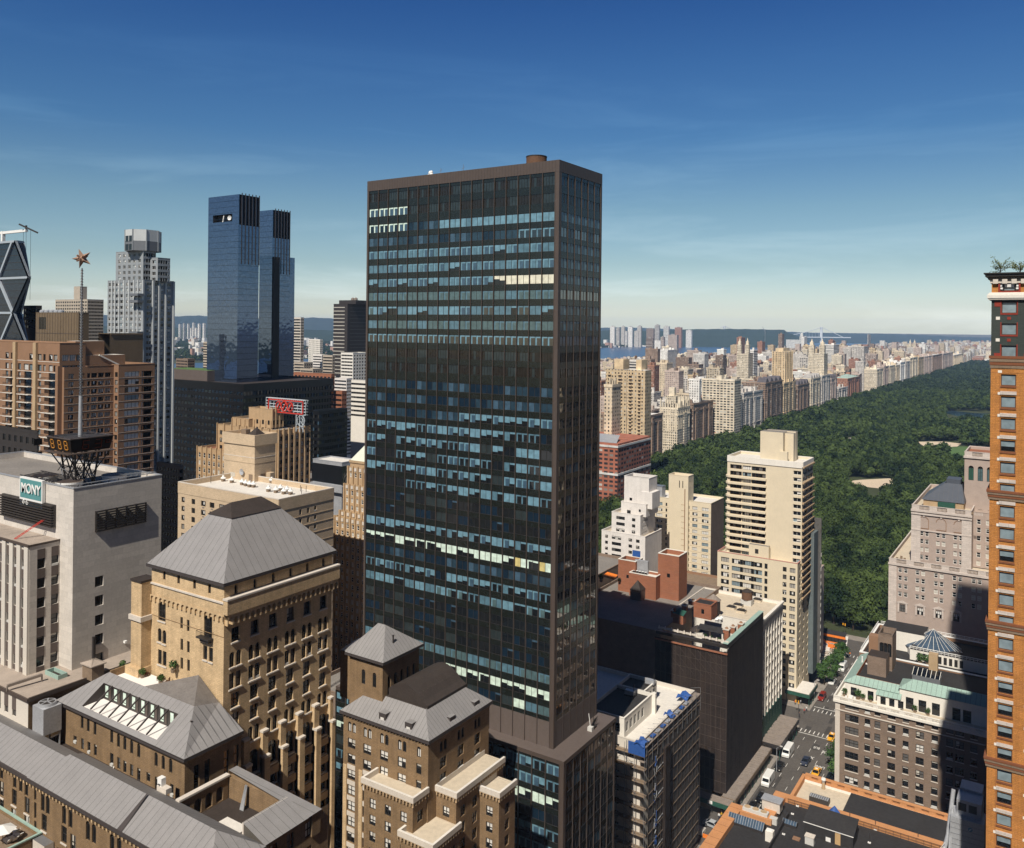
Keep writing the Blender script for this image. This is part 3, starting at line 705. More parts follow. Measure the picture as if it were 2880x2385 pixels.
def hall():
 x1, y0, ze = -115.0, 83.4, 80.0; x0, y1 = -150.8, 94.3; zf = 72.7
 b = Bld('skylight_hall', 'brown brick hall with a grey hipped roof cut by a long slanted skylight', 'building', x1, y0, 0)
 S = []
 def sp(px, py, w, h, sty, arch=0):
  x, z = hitS(px, py, y0); S.append((x, z, w, h, sty, arch))
 for px, py in ((231, 2031), (248, 2040), (267, 2049), (314, 2071), (333, 2083), (351, 2091), (370, 2101), (390, 2111), (439, 2136), (459, 2145), (480, 2154)): sp(px, py, .85, 2.3, 'archd', 1)
 for px, py in ((232, 2093), (250, 2103), (268, 2110), (334, 2147), (351, 2157), (370, 2167), (390, 2178), (440, 2203), (461, 2211), (483, 2223)): sp(px, py, .9, 2.0, 'sashd')
 sp(211, 2080, 1.0, 1.3, 'sashd'); sp(314, 2137, 1.0, 2.2, 'sashd'); sp(417, 2186, 1.0, 1.5, 'sashd')
 E = [(u, 75.6, 1.0, 4.4, 'stripwin', 0) for u in (y0+2.2, y0+4.2, y0+7.9, y0+9.9)]
 b.face('S', y0, x0, x1, zf-12, ze-.3, S, 'brick_brown', .25); b.face('E', x1, y0, y1, zf-30, ze-.3, E, 'brick_brown', .3)
 b.face('W', x0, y0, y1, zf-12, ze-.3, [], 'brick_brown'); b.face('N', y1, x0, x1, zf-12, ze-.3, [], 'brick_brown')
 t = MB(); fS, fE = Face('S', y0), Face('E', x1)
 corbels(t, fS, x0, x1, ze-.5, 'roof_edge', .5, .4, .2); fbox(t, fE, y0, y1, ze-1.1, ze-.5, .25, 'brick_brown'); t.build('cornice', b.root)
 ov = .55; X0, X1, Y0, Y1 = x0-ov, x1+ov, y0-ov, y1
 ym = 89.3; zr = 84.3; r0, r1 = x0+5.5, x1-5.8
 rf = MB()
 def sl(x, t): return (x, Y0+(ym-Y0)*t, ze+(zr-ze)*t)
 s0, s1, t0, t1 = x0+6.6, x1-7.6, .12, .74
 slope(rf, [sl(X0, 0), sl(s0, 0), sl(s0, 1), sl(r0, 1)], 'roof_metal'); slope(rf, [sl(s1, 0), sl(X1, 0), sl(r1, 1), sl(s1, 1)], 'roof_metal')
 slope(rf, [sl(s0, t1), sl(s1, t1), sl(s1, 1), sl(s0, 1)], 'roof_metal'); rf.poly([sl(s0, 0), sl(s1, 0), sl(s1, t0), sl(s0, t0)], 'roof_metal')
 slope(rf, [(X1, Y0, ze), (X1, Y1, ze), (-120.9, Y1, 83.1), (r1, ym, zr)], 'roof_metal')
 slope(rf, [(X0, Y1, ze), (X0, Y0, ze), (r0, ym, zr), (r0, Y1, zr)], 'roof_metal')
 # apron up against the tower wall, right of the terrace
 rf.poly([(r1, ym, zr), (-120.9, Y1, 83.1), (-126.4, Y1, 86.5)], 'roof_metal_old'); rf.poly([(-134.5, ym, zr+.02), (r1, ym, zr+.02), (-126.4, Y1, 86.5)], 'roof_metal_old')
 rf.poly([(-144.7, ym, zr-.9), (-134, ym, zr-.9), (-126, Y1, zr-.9), (-144.7, Y1, zr-.9)], 'deck_white')
 rf.poly([(-134.5, ym, zr), (-126.4, Y1, 86.5), (-126.4, Y1, zr-.9), (-134.5, ym, zr-.9)], 'roof_metal'); rf.poly([(-144.7, ym+.01, zr), (-134, ym+.01, zr), (-134, ym+.01, zr-.9), (-144.7, ym+.01, zr-.9)], 'stone_pale')
 rf.poly([(r0, ym, zr), (-144.7, ym, zr), (-144.7, Y1, zr), (r0, Y1, zr)], 'roof_metal'); rf.box(-145.1, -144.7, ym, Y1, zr-.9, zr+.35, 'brick_brown')
 rf.build('roof', b.root)
 g = MB(); g.box(X0-.1, X1+.1, Y0-.1, Y1, ze-.5, ze-.03, 'roof_edge', skip='t'); g.build('gutter', b.root)
 sk = MB(); zfl = ze+.35
 yb = Y0+(ym-Y0)*t1; ya = Y0+(ym-Y0)*t0; zb_ = ze+(zr-ze)*t1; za = ze+(zr-ze)*t0
 sk.poly([(s0, ya, za-.25), (s1, ya, za-.25), (s1, yb, zfl), (s0, yb, zfl)], 'deck_white')
 sk.poly([(s0, ya, za), (s1, ya, za), (s1, ya, za-.3), (s0, ya, za-.3)], 'roof_edge')
 for x in (s0, s1): sk.poly([(x, ya, za), (x, yb, zb_), (x, yb, zfl), (x, ya, za-.25)], 'roof_edge')
 sk.poly([(s0, yb, zfl), (s1, yb, zfl), (s1, yb, zb_), (s0, yb, zb_)], 'bronze_dark')
 for x in lin(s0, s1, 8):
  sk.box(x-.75, x+.1, yb-.06, yb-.004, zfl+.5, zb_-.3, 'mint'); sk.box(x-.75, x+.1, yb-.10, yb-.06, zfl+.8, zfl+.9, 'bronze_dark'); sk.box(x+.35, x+.95, yb-.05, yb-.004, zfl+.3, zb_-.5, 'bronze')
 for i in range(1, 8):
  x = s0+(s1-s0)*i/8; sk.bar((x, ya-.05, za+.1), (x, yb, zb_+.08), .22, 'roof_edge')
 sk.build('skylight', b.root)
 b.finish()
 # terrace furniture, planters, vents: things of their own
 zt = zr-.9
 def chair(x, y, rz, label):
  r = thing('terrace_chair', label, 'chair', (x, y, zt), 'brown chairs on the white roof terrace'); c = MB()
  A = math.cos(rz), math.sin(rz)
  def bx(x0, x1, y0, y1, z0, z1, n):
   mb = MB(); P = [(x0, y0), (x1, y0), (x1, y1), (x0, y1)]; mb.prism([(x+p[0]*A[0]-p[1]*A[1], y+p[0]*A[1]+p[1]*A[0]) for p in P], zt+z0, zt+z1, 'frame_brown'); mb.build(n, r)
  bx(-.35, .35, -.35, .35, .32, .45, 'seat'); bx(-.35, .35, .28, .38, .45, 1.05, 'backrest')
  for sx_ in (-.33, .27):
   for sy_ in (-.33, .27): bx(sx_, sx_+.06, sy_, sy_+.06, 0, .32, 'leg')
 for i, (px, py, rz, l) in enumerate(((426, 1880, 2.4, 'nearest the drainpipe'), (446, 1888, 2.0, 'next to the left planter'), (483, 1898, -.6, 'in front of the tower wall'), (509, 1907, -.9, 'nearest the grey apron roof'), (460, 1913, 1.2, 'beside the middle planter'))):
  x, y = G(px, py, zt); y = min(max(y, ym+.6), 93.6); x = min(max(x, -144), -134.5+1.55*(y-ym)); chair(x, y, rz, 'brown terrace chair '+l)
 def bush(name, x, y, z, r, label, h=None, pot=True, matn='leaf_street'):
  o = thing(name, label, 'potted plant', (x, y, z), None); rnd = random.Random(int(x*97+y*13))
  if pot: p = MB(); p.cyl(x, y, z, z+.4*r+.2, .4*r, .5*r, 8, 'wood'); p.build('pot', o)
  f = MB(); hh = h or r
  for k in range(150):
   v = Vector((rnd.gauss(0, 1), rnd.gauss(0, 1), rnd.gauss(0, 1))).normalized()*(rnd.random()**.4)
   c = Vector((x+v.x*r*.8, y+v.y*r*.8, z+.5*r+.3+hh*.7+v.z*hh*.8)); a = Vector((rnd.gauss(0, 1), rnd.gauss(0, 1), rnd.gauss(0, 1))).normalized()*r*.2; n = a.cross(Vector((rnd.gauss(0, 1), rnd.gauss(0, 1), rnd.gauss(0, 1)))).normalized()*r*.2
   f.poly([c-a, c+n*.6, c+a, c-n*.6], matn)
  f.build('foliage', o); return o
 globals()['bush'] = bush
 for px, py, r, l in ((400, 1897, .75, 'left of the terrace chairs'), (452, 1916, .8, 'in the middle of the terrace'), (580, 1880, .95, 'against the yellow tower wall at the apron corner'), (345, 1878, .85, 'at the far left end of the terrace railing')):
  x, y = G(px, py, zt+.6); y = min(max(y, ym+.5), 93.8); bush('potted_bush', x, y, zt if px != 580 else 85.6, r, 'leafy potted bush '+l)
 t = MB(); px_, py_ = -118.9, 87.4; t.cyl(px_, py_, 81.4, 83.1, .18, .18, 10, 'dark_metal'); t.cyl(px_, py_, 81.4, 81.8, .38, .3, 10, 'galv')
 tag(t.build('vent_pipe', org=(px_, py_, 81.4)), 'black vent pipe on the right hip of the skylight hall roof', 'vent pipe')
hall()
def front_wing():
 y0, y1, yr, ze, zr = 71.0, 79.0, 75.0, 76.0, 78.9; x1 = -92.3; xs = -136.8; x0 = -190
 b = Bld('gabled_wing', 'long brown brick wing with a grey standing seam roof and a corbel table', 'building', x1, y0, 0)
 S = []
 def sp(px, py, w, h, sty, arch=0):
  x, z = hitS(px, py, y0); S.append((x, z, w, h, sty, arch))
 for px, py in ((4, 2167), (41, 2192), (58, 2203), (74, 2214), (120, 2257), (134, 2265), (180, 2293), (198, 2303), (247, 2337), (264, 2346), (315, 2375), (335, 2385)): sp(px, py, 1.1, 2.9, 'archd', 1)
 for px, py in ((40, 2243), (76, 2266), (124, 2314), (180, 2348), (38, 2298), (75, 2318), (4, 2220), (205, 2372), (4, 2262)): sp(px, py, 1.5, 2.6, 'sashd2')
 for px, py in ((99, 2228), (99, 2280), (99, 2332)): sp(px, py, .7, 2.6, 'dark')
 for i in range(4):
  for u in lin(-135, -94, 9): S.append((u, 66.3-3.6*i, 1.4, 2.2, 'sashd2', 0))
 wt = ze-.3
 b.face('S', y0, x0, x1, 0, wt, S, 'brick_brown', .28); b.face('E', x1, y0, y1, 0, wt, [(u, 74-3.6*i, 1.3, 2.2, 'sashd2', 0) for i in range(12) for u in (y0+2, y0+5)], 'brick_brown'); b.face('N', y1, x0, x1, 0, wt, [], 'brick_brown')
 t = MB(); fS = Face('S', y0); corbels(t, fS, -170, x1, ze-.75, 'brick_yellow', .95, .75, .28); fbox(t, fS, -170, x1, ze-.75, ze-.3, .3, 'roof_edge')
 for o in S:
  if not o[5] and o[2] > 1: fbox(t, fS, o[0]-o[2]/2-.1, o[0]+o[2]/2+.1, o[1]-o[3]/2-.2, o[1]-o[3]/2-.003, .15, 'stone_pale')
 t.build('cornice', b.root)
 rf = MB(); ov = .6
 Y0, Y1, X1 = y0-ov, y1+ov, x1+ov; hx = x1-4.2
 slope(rf, [(xs, Y0, ze), (X1, Y0, ze), (hx, yr, zr), (xs+4.2, yr, zr)], 'roof_metal'); slope(rf, [(X1, Y1, ze), (xs, Y1, ze), (xs+4.2, yr, zr), (hx, yr, zr)], 'roof_metal')
 slope(rf, [(X1, Y0, ze), (X1, Y1, ze), (hx, yr, zr)], 'roof_metal')
 slope(rf, [(xs, Y1, ze), (xs, Y0, ze), (xs+4.2, yr, zr)], 'roof_metal')
 z2 = zr-.7; slope(rf, [(x0, Y0+.3, ze-.25), (xs+.1, Y0+.3, ze-.25), (xs+3.4, yr, z2), (x0, yr, z2)], 'roof_metal'); slope(rf, [(xs+.1, Y1-.3, ze-.25), (x0, Y1-.3, ze-.25), (x0, yr, z2), (xs+3.4, yr, z2)], 'roof_metal')
 # little hipped kink (dormer) towards the right end
 kx = -112.0; rf.poly([(kx-.2, Y0-.05, ze+.05), (kx+1.0, Y0-.05, ze+.05), (kx+.4, yr-.2, zr+.32), (kx+.1, yr-.2, zr+.30)], 'roof_edge')
 rf.build('roof', b.root)
 g = MB(); g.box(x0, X1+.1, Y0-.1, Y0+.2, ze-.62, ze-.05, 'roof_edge'); g.box(X1-.2, X1+.1, Y0+.2, Y1, ze-.62, ze-.05, 'roof_edge'); g.build('gutter', b.root)
 # terrace behind, with an arcaded screen wall
 zc = 72.7; dk = MB()
 dk.poly([(x0, y1, zc), (x1, y1, zc), (x1, 92.0, zc), (x0, 92.0, zc)], 'roof_dark'); dk.build('terrace_floor', b.root)
 b.face('N', 92.0, -115.2, x1, 0, zc+1, [], 'brick_brown'); b.face('E', x1, y1, 92.0, 0, zc+3.2, [(u, 74-3.6*i, 1.3, 2.2, 'sashd2', 0) for i in range(12) for u in (81.5, 84.5, 88)], 'brick_brown')
 sc = MB(); fE = Face('E', -110.6); ops = [(u, zc+1.35, 1.3, 2.3, None, 1) for u in (80.6, 82.6, 84.6, 86.6)]
 wall(sc, fE, y1+.4, 88.2, zc, zc+3.5, ops, 'brick_brown', .5); wall(sc, Face('W', -111.1), y1+.4, 88.2, zc, zc+3.5, [], 'roof_dark', .1); sc.box(-111.3, -110.4, y1+.2, 88.4, zc+3.503, zc+3.8, 'stone_pale'); sc.build('arcade', b.root)
 r2 = MB(); slope(r2, [(x1+.5, 87.6, 76.1), (x1+.5, 90.2, 76.1), (-111, 90.2, 76.9), (-111, 88.6, 76.9)], 'roof_metal', 2); r2.box(-111, x1+.3, 88.4, 90.1, zc, 76.0, 'brick_brown'); 
 slope(r2, [(x1+.5, y1+.5, 76.05), (x1+.5, 87.6, 76.05), (-96.5, 87.6, 77.7), (-96.5, y1+.5, 77.7)], 'roof_metal'); r2.box(-96.6, -96.3, y1+.5, 87.6, zc, 77.65, 'stone_pale'); r2.build('terrace_range', b.root)
 b.finish(limit=100)
 t = MB(); x, y = -102.5, 82.8; t.box(x-2.4, x+2.4, y-.8, y+.8, zc, zc+1.15, 'stone_pale', 'roof_white')
 tag(t.build('planter_box', org=(x, y, zc)), 'long white topped planter box on the arcaded roof terrace', 'planter')
 t = MB(); x, y = -106.5, 87.2
 for k in range(7): t.bar((x+k*.13, y, zc), (x+.35+k*.06, y+.75, zc+3.6), .12, 'galv')
 tag(t.build('pipe_stack', org=(x, y, zc)), 'bundle of long grey pipes leaning against the terrace wall', 'pipes')
 t = MB(); x, y = -116.2, 80.2; t.box(x-.5, x+.5, y-.4, y+.4, zc+4.0, zc+5.2, 'white_paint'); t.box(x-.5, x+1.8, y-.5, y+.5, zc+3.2, zc+3.99, 'stone_pale'); t.cyl(x+.05, y-.41, zc+4.3, zc+4.32, .3, .3, 10, 'dark_metal')
 tag(t.build('condenser_unit', org=(x, y, zc+3.2)), 'small white condenser unit on a ledge behind the gabled roof ridge', 'air conditioner')
 # junk on the terrace
 rnd = random.Random(8); x, y = G(95, 2022, 73.4); t = MB()
 for k in range(70):
  a = x+rnd.gauss(0, 1.3); c = y+rnd.gauss(0, .7); r = rnd.uniform(.12, .4); h = 72.7+max(0, 1.1-abs(a-x)*.5)*rnd.random(); t.box(a-r, a+r, c-r*.7, c+r*.7, h, h+r, 'white_paint')
 tag(t.build('rubble_heap', org=(x, y, 72.7)), 'heap of white rubble bags on the dark terrace behind the gabled wing', 'rubble')
 t = MB(); P = [G(px, py, 72.9) for px, py in ((235, 2120), (247, 2140), (265, 2148), (283, 2157), (300, 2165), (317, 2167), (322, 2152))]
 t.tube([(p[0], p[1], 72.85) for p in P], .13, 'white_paint', 6)
 tag(t.build('hose', org=(*P[0], 72.7)), 'long white hose snaking along the terrace between the two grey roofs', 'hose')
front_wing()
def low_deck():
 x1, y0, y1 = -131.5, 60.0, 70.9; zd = hitS(60, 2318, y1)[1]; x1 = hitS(118, 2340, y1)[0]
 b = Bld('low_roof_deck', 'low brown roof deck with white loungers at the bottom left corner', 'building', x1, y0, 0)
 b.block(-175, x1, y0, y1, 0, zd+.6, 'brick_brown', [], [], par=.6, roof='wood', cop='copper', pw=.3)
 g = MB(); xa = hitS(118, 2330, 69)[0]; g.box(x1+.2, x1+3.5, 69.4, 70.85, zd-6, zd+.5, 'stone_pale', 'steel'); g.build('copper_canopy', b.root); b.finish()
 for i, (px, py) in enumerate(((42, 2335), (50, 2347), (37, 2357), (20, 2363))):
  x, y = G(px, py, zd+.4); y = min(max(y, y0+1), y1-1); t = MB(); t.box(x-.9, x+.6, y-.35, y+.35, zd+.25, zd+.42, 'white_paint'); t.bar((x+.55, y, zd+.4), (x+1.1, y, zd+.95), .66, 'white_paint', .08)
  tag(t.build('lounger', org=(x, y, zd)), 'white lounger on the low roof deck in the bottom left corner', 'lounger', 'white loungers on the low deck')
 t = MB(); x, y = G(8, 2330, zd+2.4); t.cyl(x, y, zd+2.2, zd+2.9, 1.9, .1, 6, 'white_paint'); t.bar((x, y, zd), (x, y, zd+2.6), .08, 'wood'); tag(t.build('parasol', org=(x, y, zd)), 'white parasol at the bottom left edge above the low roof deck', 'parasol')
low_deck()
# ------------------------------------------------------------------ mansard block with its turret and terraces
def mansard():
 d = 155.0; x1, y0, ze = C(1205, 2080, d); x0 = hitS(966, 2050, y0)[0]; y1 = hitE(1375, 2010, x1)[0]
 b = Bld('mansard_block', 'brown brick block with a grey mansard roof, dark hump and white terraces', 'building', x1, y0, 0)
 m = 'brick_brown'; S = []; E = []; pitch = 3.05
 us = [x0+2.2, x0+6.3, x0+10.6, x0+15.0]
 for u in us: S += [(u-.55, ze-2.9, .85, 2.0, 'archp', 1), (u+.65, ze-2.9, .85, 2.0, 'archp', 1)]
 S.append((x1-2.2, ze-2.9, .9, 2.0, 'archp', 1))
 for k in range(1, 20):
  z = ze-3.0-pitch*k
  for u in us: S.append((u, z, 2.0, 1.9, 'pair', 0))
  S.append((x1-2.2, z, 1.2, 1.9, 'sashd', 0))
  for u in (y0+4.5, y0+10, y0+15.5): E.append((u, z, 2.0, 2.1, 'sashd2', 0))
 for u in (y0+4.5, y0+10, y0+15.5): E += [(u-.6, ze-2.9, .9, 2.0, 'archd', 1), (u+.6, ze-2.9, .9, 2.0, 'archd', 1)]
 b.face('S', y0, x0, x1, 0, ze-.3, S, m, .22); b.face('E', x1, y0, y1, 0, ze-.3, E, m, .3); b.face('N', y1, x0, x1, 0, ze-.3, [], m); b.face('W', x0, y0, y1, 0, ze-.3, [], m)
 t = MB(); fS, fE = Face('S', y0), Face('E', x1); corbels(t, fS, x0, x1, ze-.6, 'brick_yellow', .75, .5, .22); fbox(t, fE, y0, y1, ze-1.2, ze-.6, .25, 'brick_brown')
 for i in range(5):
  u = x0+.1+4.15*i+.0; fbox(t, fS, u, u+.0+.9, 0, ze-10.5, .12, 'brick_yellow')
 for k in range(3, 20):
  for u in us: fbox(t, fS, u-1.05, u+1.05, ze-3.0-pitch*k+1.05, ze-3.0-pitch*k+1.95, .06, 'stone_pale')
 t.build('cornice', b.root)
 ov = .5; X0, X1, Y0, Y1 = x0-ov, x1+ov, y0-ov, y1+ov; s = 3.6; zt = ze+3.3
 a0, a1, c0, c1 = x0+s, x1-s, y0+s, y1-s; rf = MB()
 A = [(X0, Y0, ze), (X1, Y0, ze), (X1, Y1, ze), (X0, Y1, ze)]; T = [(a0, c0, zt), (a1, c0, zt), (a1, c1, zt), (a0, c1, zt)]
 for i in range(4): slope(rf, [A[i], A[(i+1) % 4], T[(i+1) % 4], T[i]], 'roof_metal', .9)
 rf.poly(T, 'roof_dark'); rf.build('mansard_roof', b.root)
 g = MB(); g.box(X0-.1, X1+.1, Y0-.1, Y1+.1, ze-.6, ze-.03, 'roof_edge', skip='t'); g.build('gutter', b.root)
 # small dormer windows cut in the slopes
 for px, py in ((1085, 2018), (1158, 2045)):
  x, z = hitS(px, py, y0+1.2); mb = MB(); y = y0+.9
  mb.box(x-.85, x+.85, y-.7, y+1.6, z-1.1, z+1.2, 'roof_edge', 'roof_metal'); mb.box(x-.42, x+.42, y-.76, y-.7, z-.8, z+.4, 'pale'); mb.build('dormer', b.root)
 for px, py in ((1262, 2028), (1330, 1985)):
  y, z = hitE(px, py, x1-1.2); mb = MB(); x = x1-.9
  mb.box(x-1.6, x+.7, y-.85, y+.85, z-1.1, z+1.2, 'roof_edge', 'roof_metal'); mb.box(x+.7, x+.76, y-.42, y+.42, z-.8, z+.4, 'pale'); mb.build('dormer', b.root)
 # dark hump on top
 h = MB(); hx0, hx1, hy0, hy1 = a1-9.5, a1+.2, c0+.3, c1+.5; n = 8; P = []
 for i in range(n+1):
  tt = i/n; P.append((hx0+(hx1-hx0)*tt, zt+3.4*math.sin(math.pi*min(.96, .16+tt*.84))))
 for i in range(n):
  (xa, za), (xb, zb) = P[i], P[i+1]; h.poly([(xa, hy0, za), (xb, hy0, zb), (xb, hy1, zb), (xa, hy1, za)], 'roof_dark')
 h.poly([(p[0], hy0, p[1]) for p in P]+[(hx1, hy0, zt-.2), (hx0, hy0, zt-.2)], 'roof_dark'); h.poly([(p[0], hy1, p[1]) for p in P]+[(hx1, hy1, zt-.2), (hx0, hy1, zt-.2)], 'roof_dark')
 h.poly([(hx1, hy0, P[-1][1]), (hx1, hy1, P[-1][1]), (hx1, hy1, zt-.2), (hx1, hy0, zt-.2)], 'roof_dark'); h.poly([(hx0, hy0, P[0][1]), (hx0, hy1, P[0][1]), (hx0, hy1, zt-.2), (hx0, hy0, zt-.2)], 'roof_dark')
 seams(h, [(P[6][0], hy0, P[6][1]), (P[6][0], hy1, P[6][1]), (P[4][0], hy1, P[4][1]), (P[4][0], hy0, P[4][1])], 'bronze', 1.2)
 h.build('roof_hump', b.root)
 # terraces
 def bay(xa, xb, ya, yb, zt_, ncol, floors, east=True):
  SS = [(u, zt_-3.4-pitch*k, 1.5, 1.9, 'pair', 0) for k in range(floors) for u in lin(xa+.3, xb-.3, ncol)]
  EE = [(u, zt_-3.4-pitch*k, 1.5, 2.0, 'sashd2', 0) for k in range(floors) for u in lin(ya+.2, yb-.2, max(1, int((yb-ya)/3.4)))] if yb-ya > 2 else []
  b.face('S', ya, xa, xb, 0, zt_, SS, m, .22); b.face('E', xb, ya, yb, 0, zt_, EE, m, .28); b.face('N', yb, xa, xb, 0, zt_, [], m); b.face('W', xa, ya, yb, 0, zt_, [], m)
  r = MB(); o = .45; z0 = zt_; z1 = zt_+1.0; w = .48
  r.box(xa-o, xb+o, ya-o, ya-o+w, z0, z1, 'stone_pale', 'roof_white'); r.box(xb+o-w, xb+o, ya-o+w+.003, yb+.1, z0, z1, 'stone_pale', 'roof_white'); r.box(xa-o, xa-o+w, ya-o+w+.003, yb+.1, z0, z1, 'stone_pale', 'roof_white')
  r.poly([(xa, ya, z0-.02), (xb, ya, z0-.02), (xb, yb+.5, z0-.02), (xa, yb+.5, z0-.02)], 'roof_cream')
  corbels(r, Face('S', ya), xa-o, xb+o, z0, 'tan_wall', .75, .75, .4); corbels(r, Face('E', xb), ya-o, yb, z0, 'tan_wall', .75, .75, .4)
  r.build('terrace', b.root)
 bay(x0+9.3, x1-.2, y0-4.0, y0+.02, 62.6, 3, 16)
 bay(x1+.02, x1+4.6, y0+2.5, y1-1.5, 62.0, 1, 16)
 bay(x1+4.64, x1+9.0, y0+10, y0+15.5, 60.0, 1, 15)
 bay(x1-1.6, x1+5.6, y0-5.6, y0+2.3, 57.0, 2, 14)
 # turret
 tx1, ty0 = -110.6, 124.4; tz = hitS(1085, 1862, ty0)[1]; tx0 = hitS(984, 1850, ty0)[0]; ty1 = hitE(1178, 1840, tx1)[0]
 tS = [(u, tz-4.2, .95, 2.9, 'archd', 1) for u in (tx0+3.7, tx0+6.6)]+[(u, tz-9.0, .9, 1.7, 'dark', 0) for u in (tx0+3.7, tx0+6.6)]
 tE = [(u, tz-6, .95, 5.2, 'archd', 1) for u in lin(ty0+1, ty1-.5, 5)]
 b.face('S', ty0, tx0, tx1, ze, tz-.2, tS, m, .22); b.face('E', tx1, ty0, ty1, ze, tz-.2, tE, m, .45); b.face('N', ty1, tx0, tx1, ze, tz-.2, [], m); b.face('W', tx0, ty0, ty1, ze, tz-.2, [], m)
 q = MB(); ov = .7; X0, X1, Y0, Y1 = tx0-ov, tx1+ov, ty0-ov, ty1+ov; zr = tz+4.6; ym = (ty0+ty1)/2; ra, rb = (X0+3.2, ym, zr), (X1-5.0, ym, zr)
 slope(q, [(X0, Y0, tz), (X1, Y0, tz), rb, ra], 'roof_metal', .9); slope(q, [(X1, Y0, tz), (X1, Y1, tz), rb], 'roof_metal', .9); slope(q, [(X1, Y1, tz), (X0, Y1, tz), ra, rb], 'roof_metal', .9); slope(q, [(X0, Y1, tz), (X0, Y0, tz), ra], 'roof_metal', .9)
 slope(q, [(X0-3.2, Y0+2, tz-1), (X0, Y0+.4, tz), (X0+1.4, ym, tz+2.3), (X0-3.2, ym, tz-.2)], 'roof_metal', .9)
 q.build('turret_roof', b.root)
 g = MB(); g.box(X0, X1+.1, Y0-.1, Y1+.1, tz-.5, tz-.03, 'roof_edge', skip='t'); corbels(g, Face('S', ty0), tx0, tx1, tz-.5, 'roof_edge', .5, .45, .3); g.box(X0-3.2, X0-.02, Y0+2, Y1-1, ze, tz-1.1, m); g.build('turret_eave', b.root)
 b.finish(limit=100)
 t = MB(); x, y = tx1-1.4, ty0+4.6; t.cyl(x, y, tz+1.2, tz+3.2, .16, .16, 8, 'dark_metal'); t.cyl(x, y, tz+1.2, tz+1.7, .34, .26, 8, 'galv'); t.cyl(x, y, tz+3.2, tz+3.4, .22, .22, 8, 'dark_metal')
 tag(t.build('vent_pipe', org=(x, y, tz+1.2)), 'black vent pipe on the right slope of the small turret roof', 'vent pipe')
mansard()
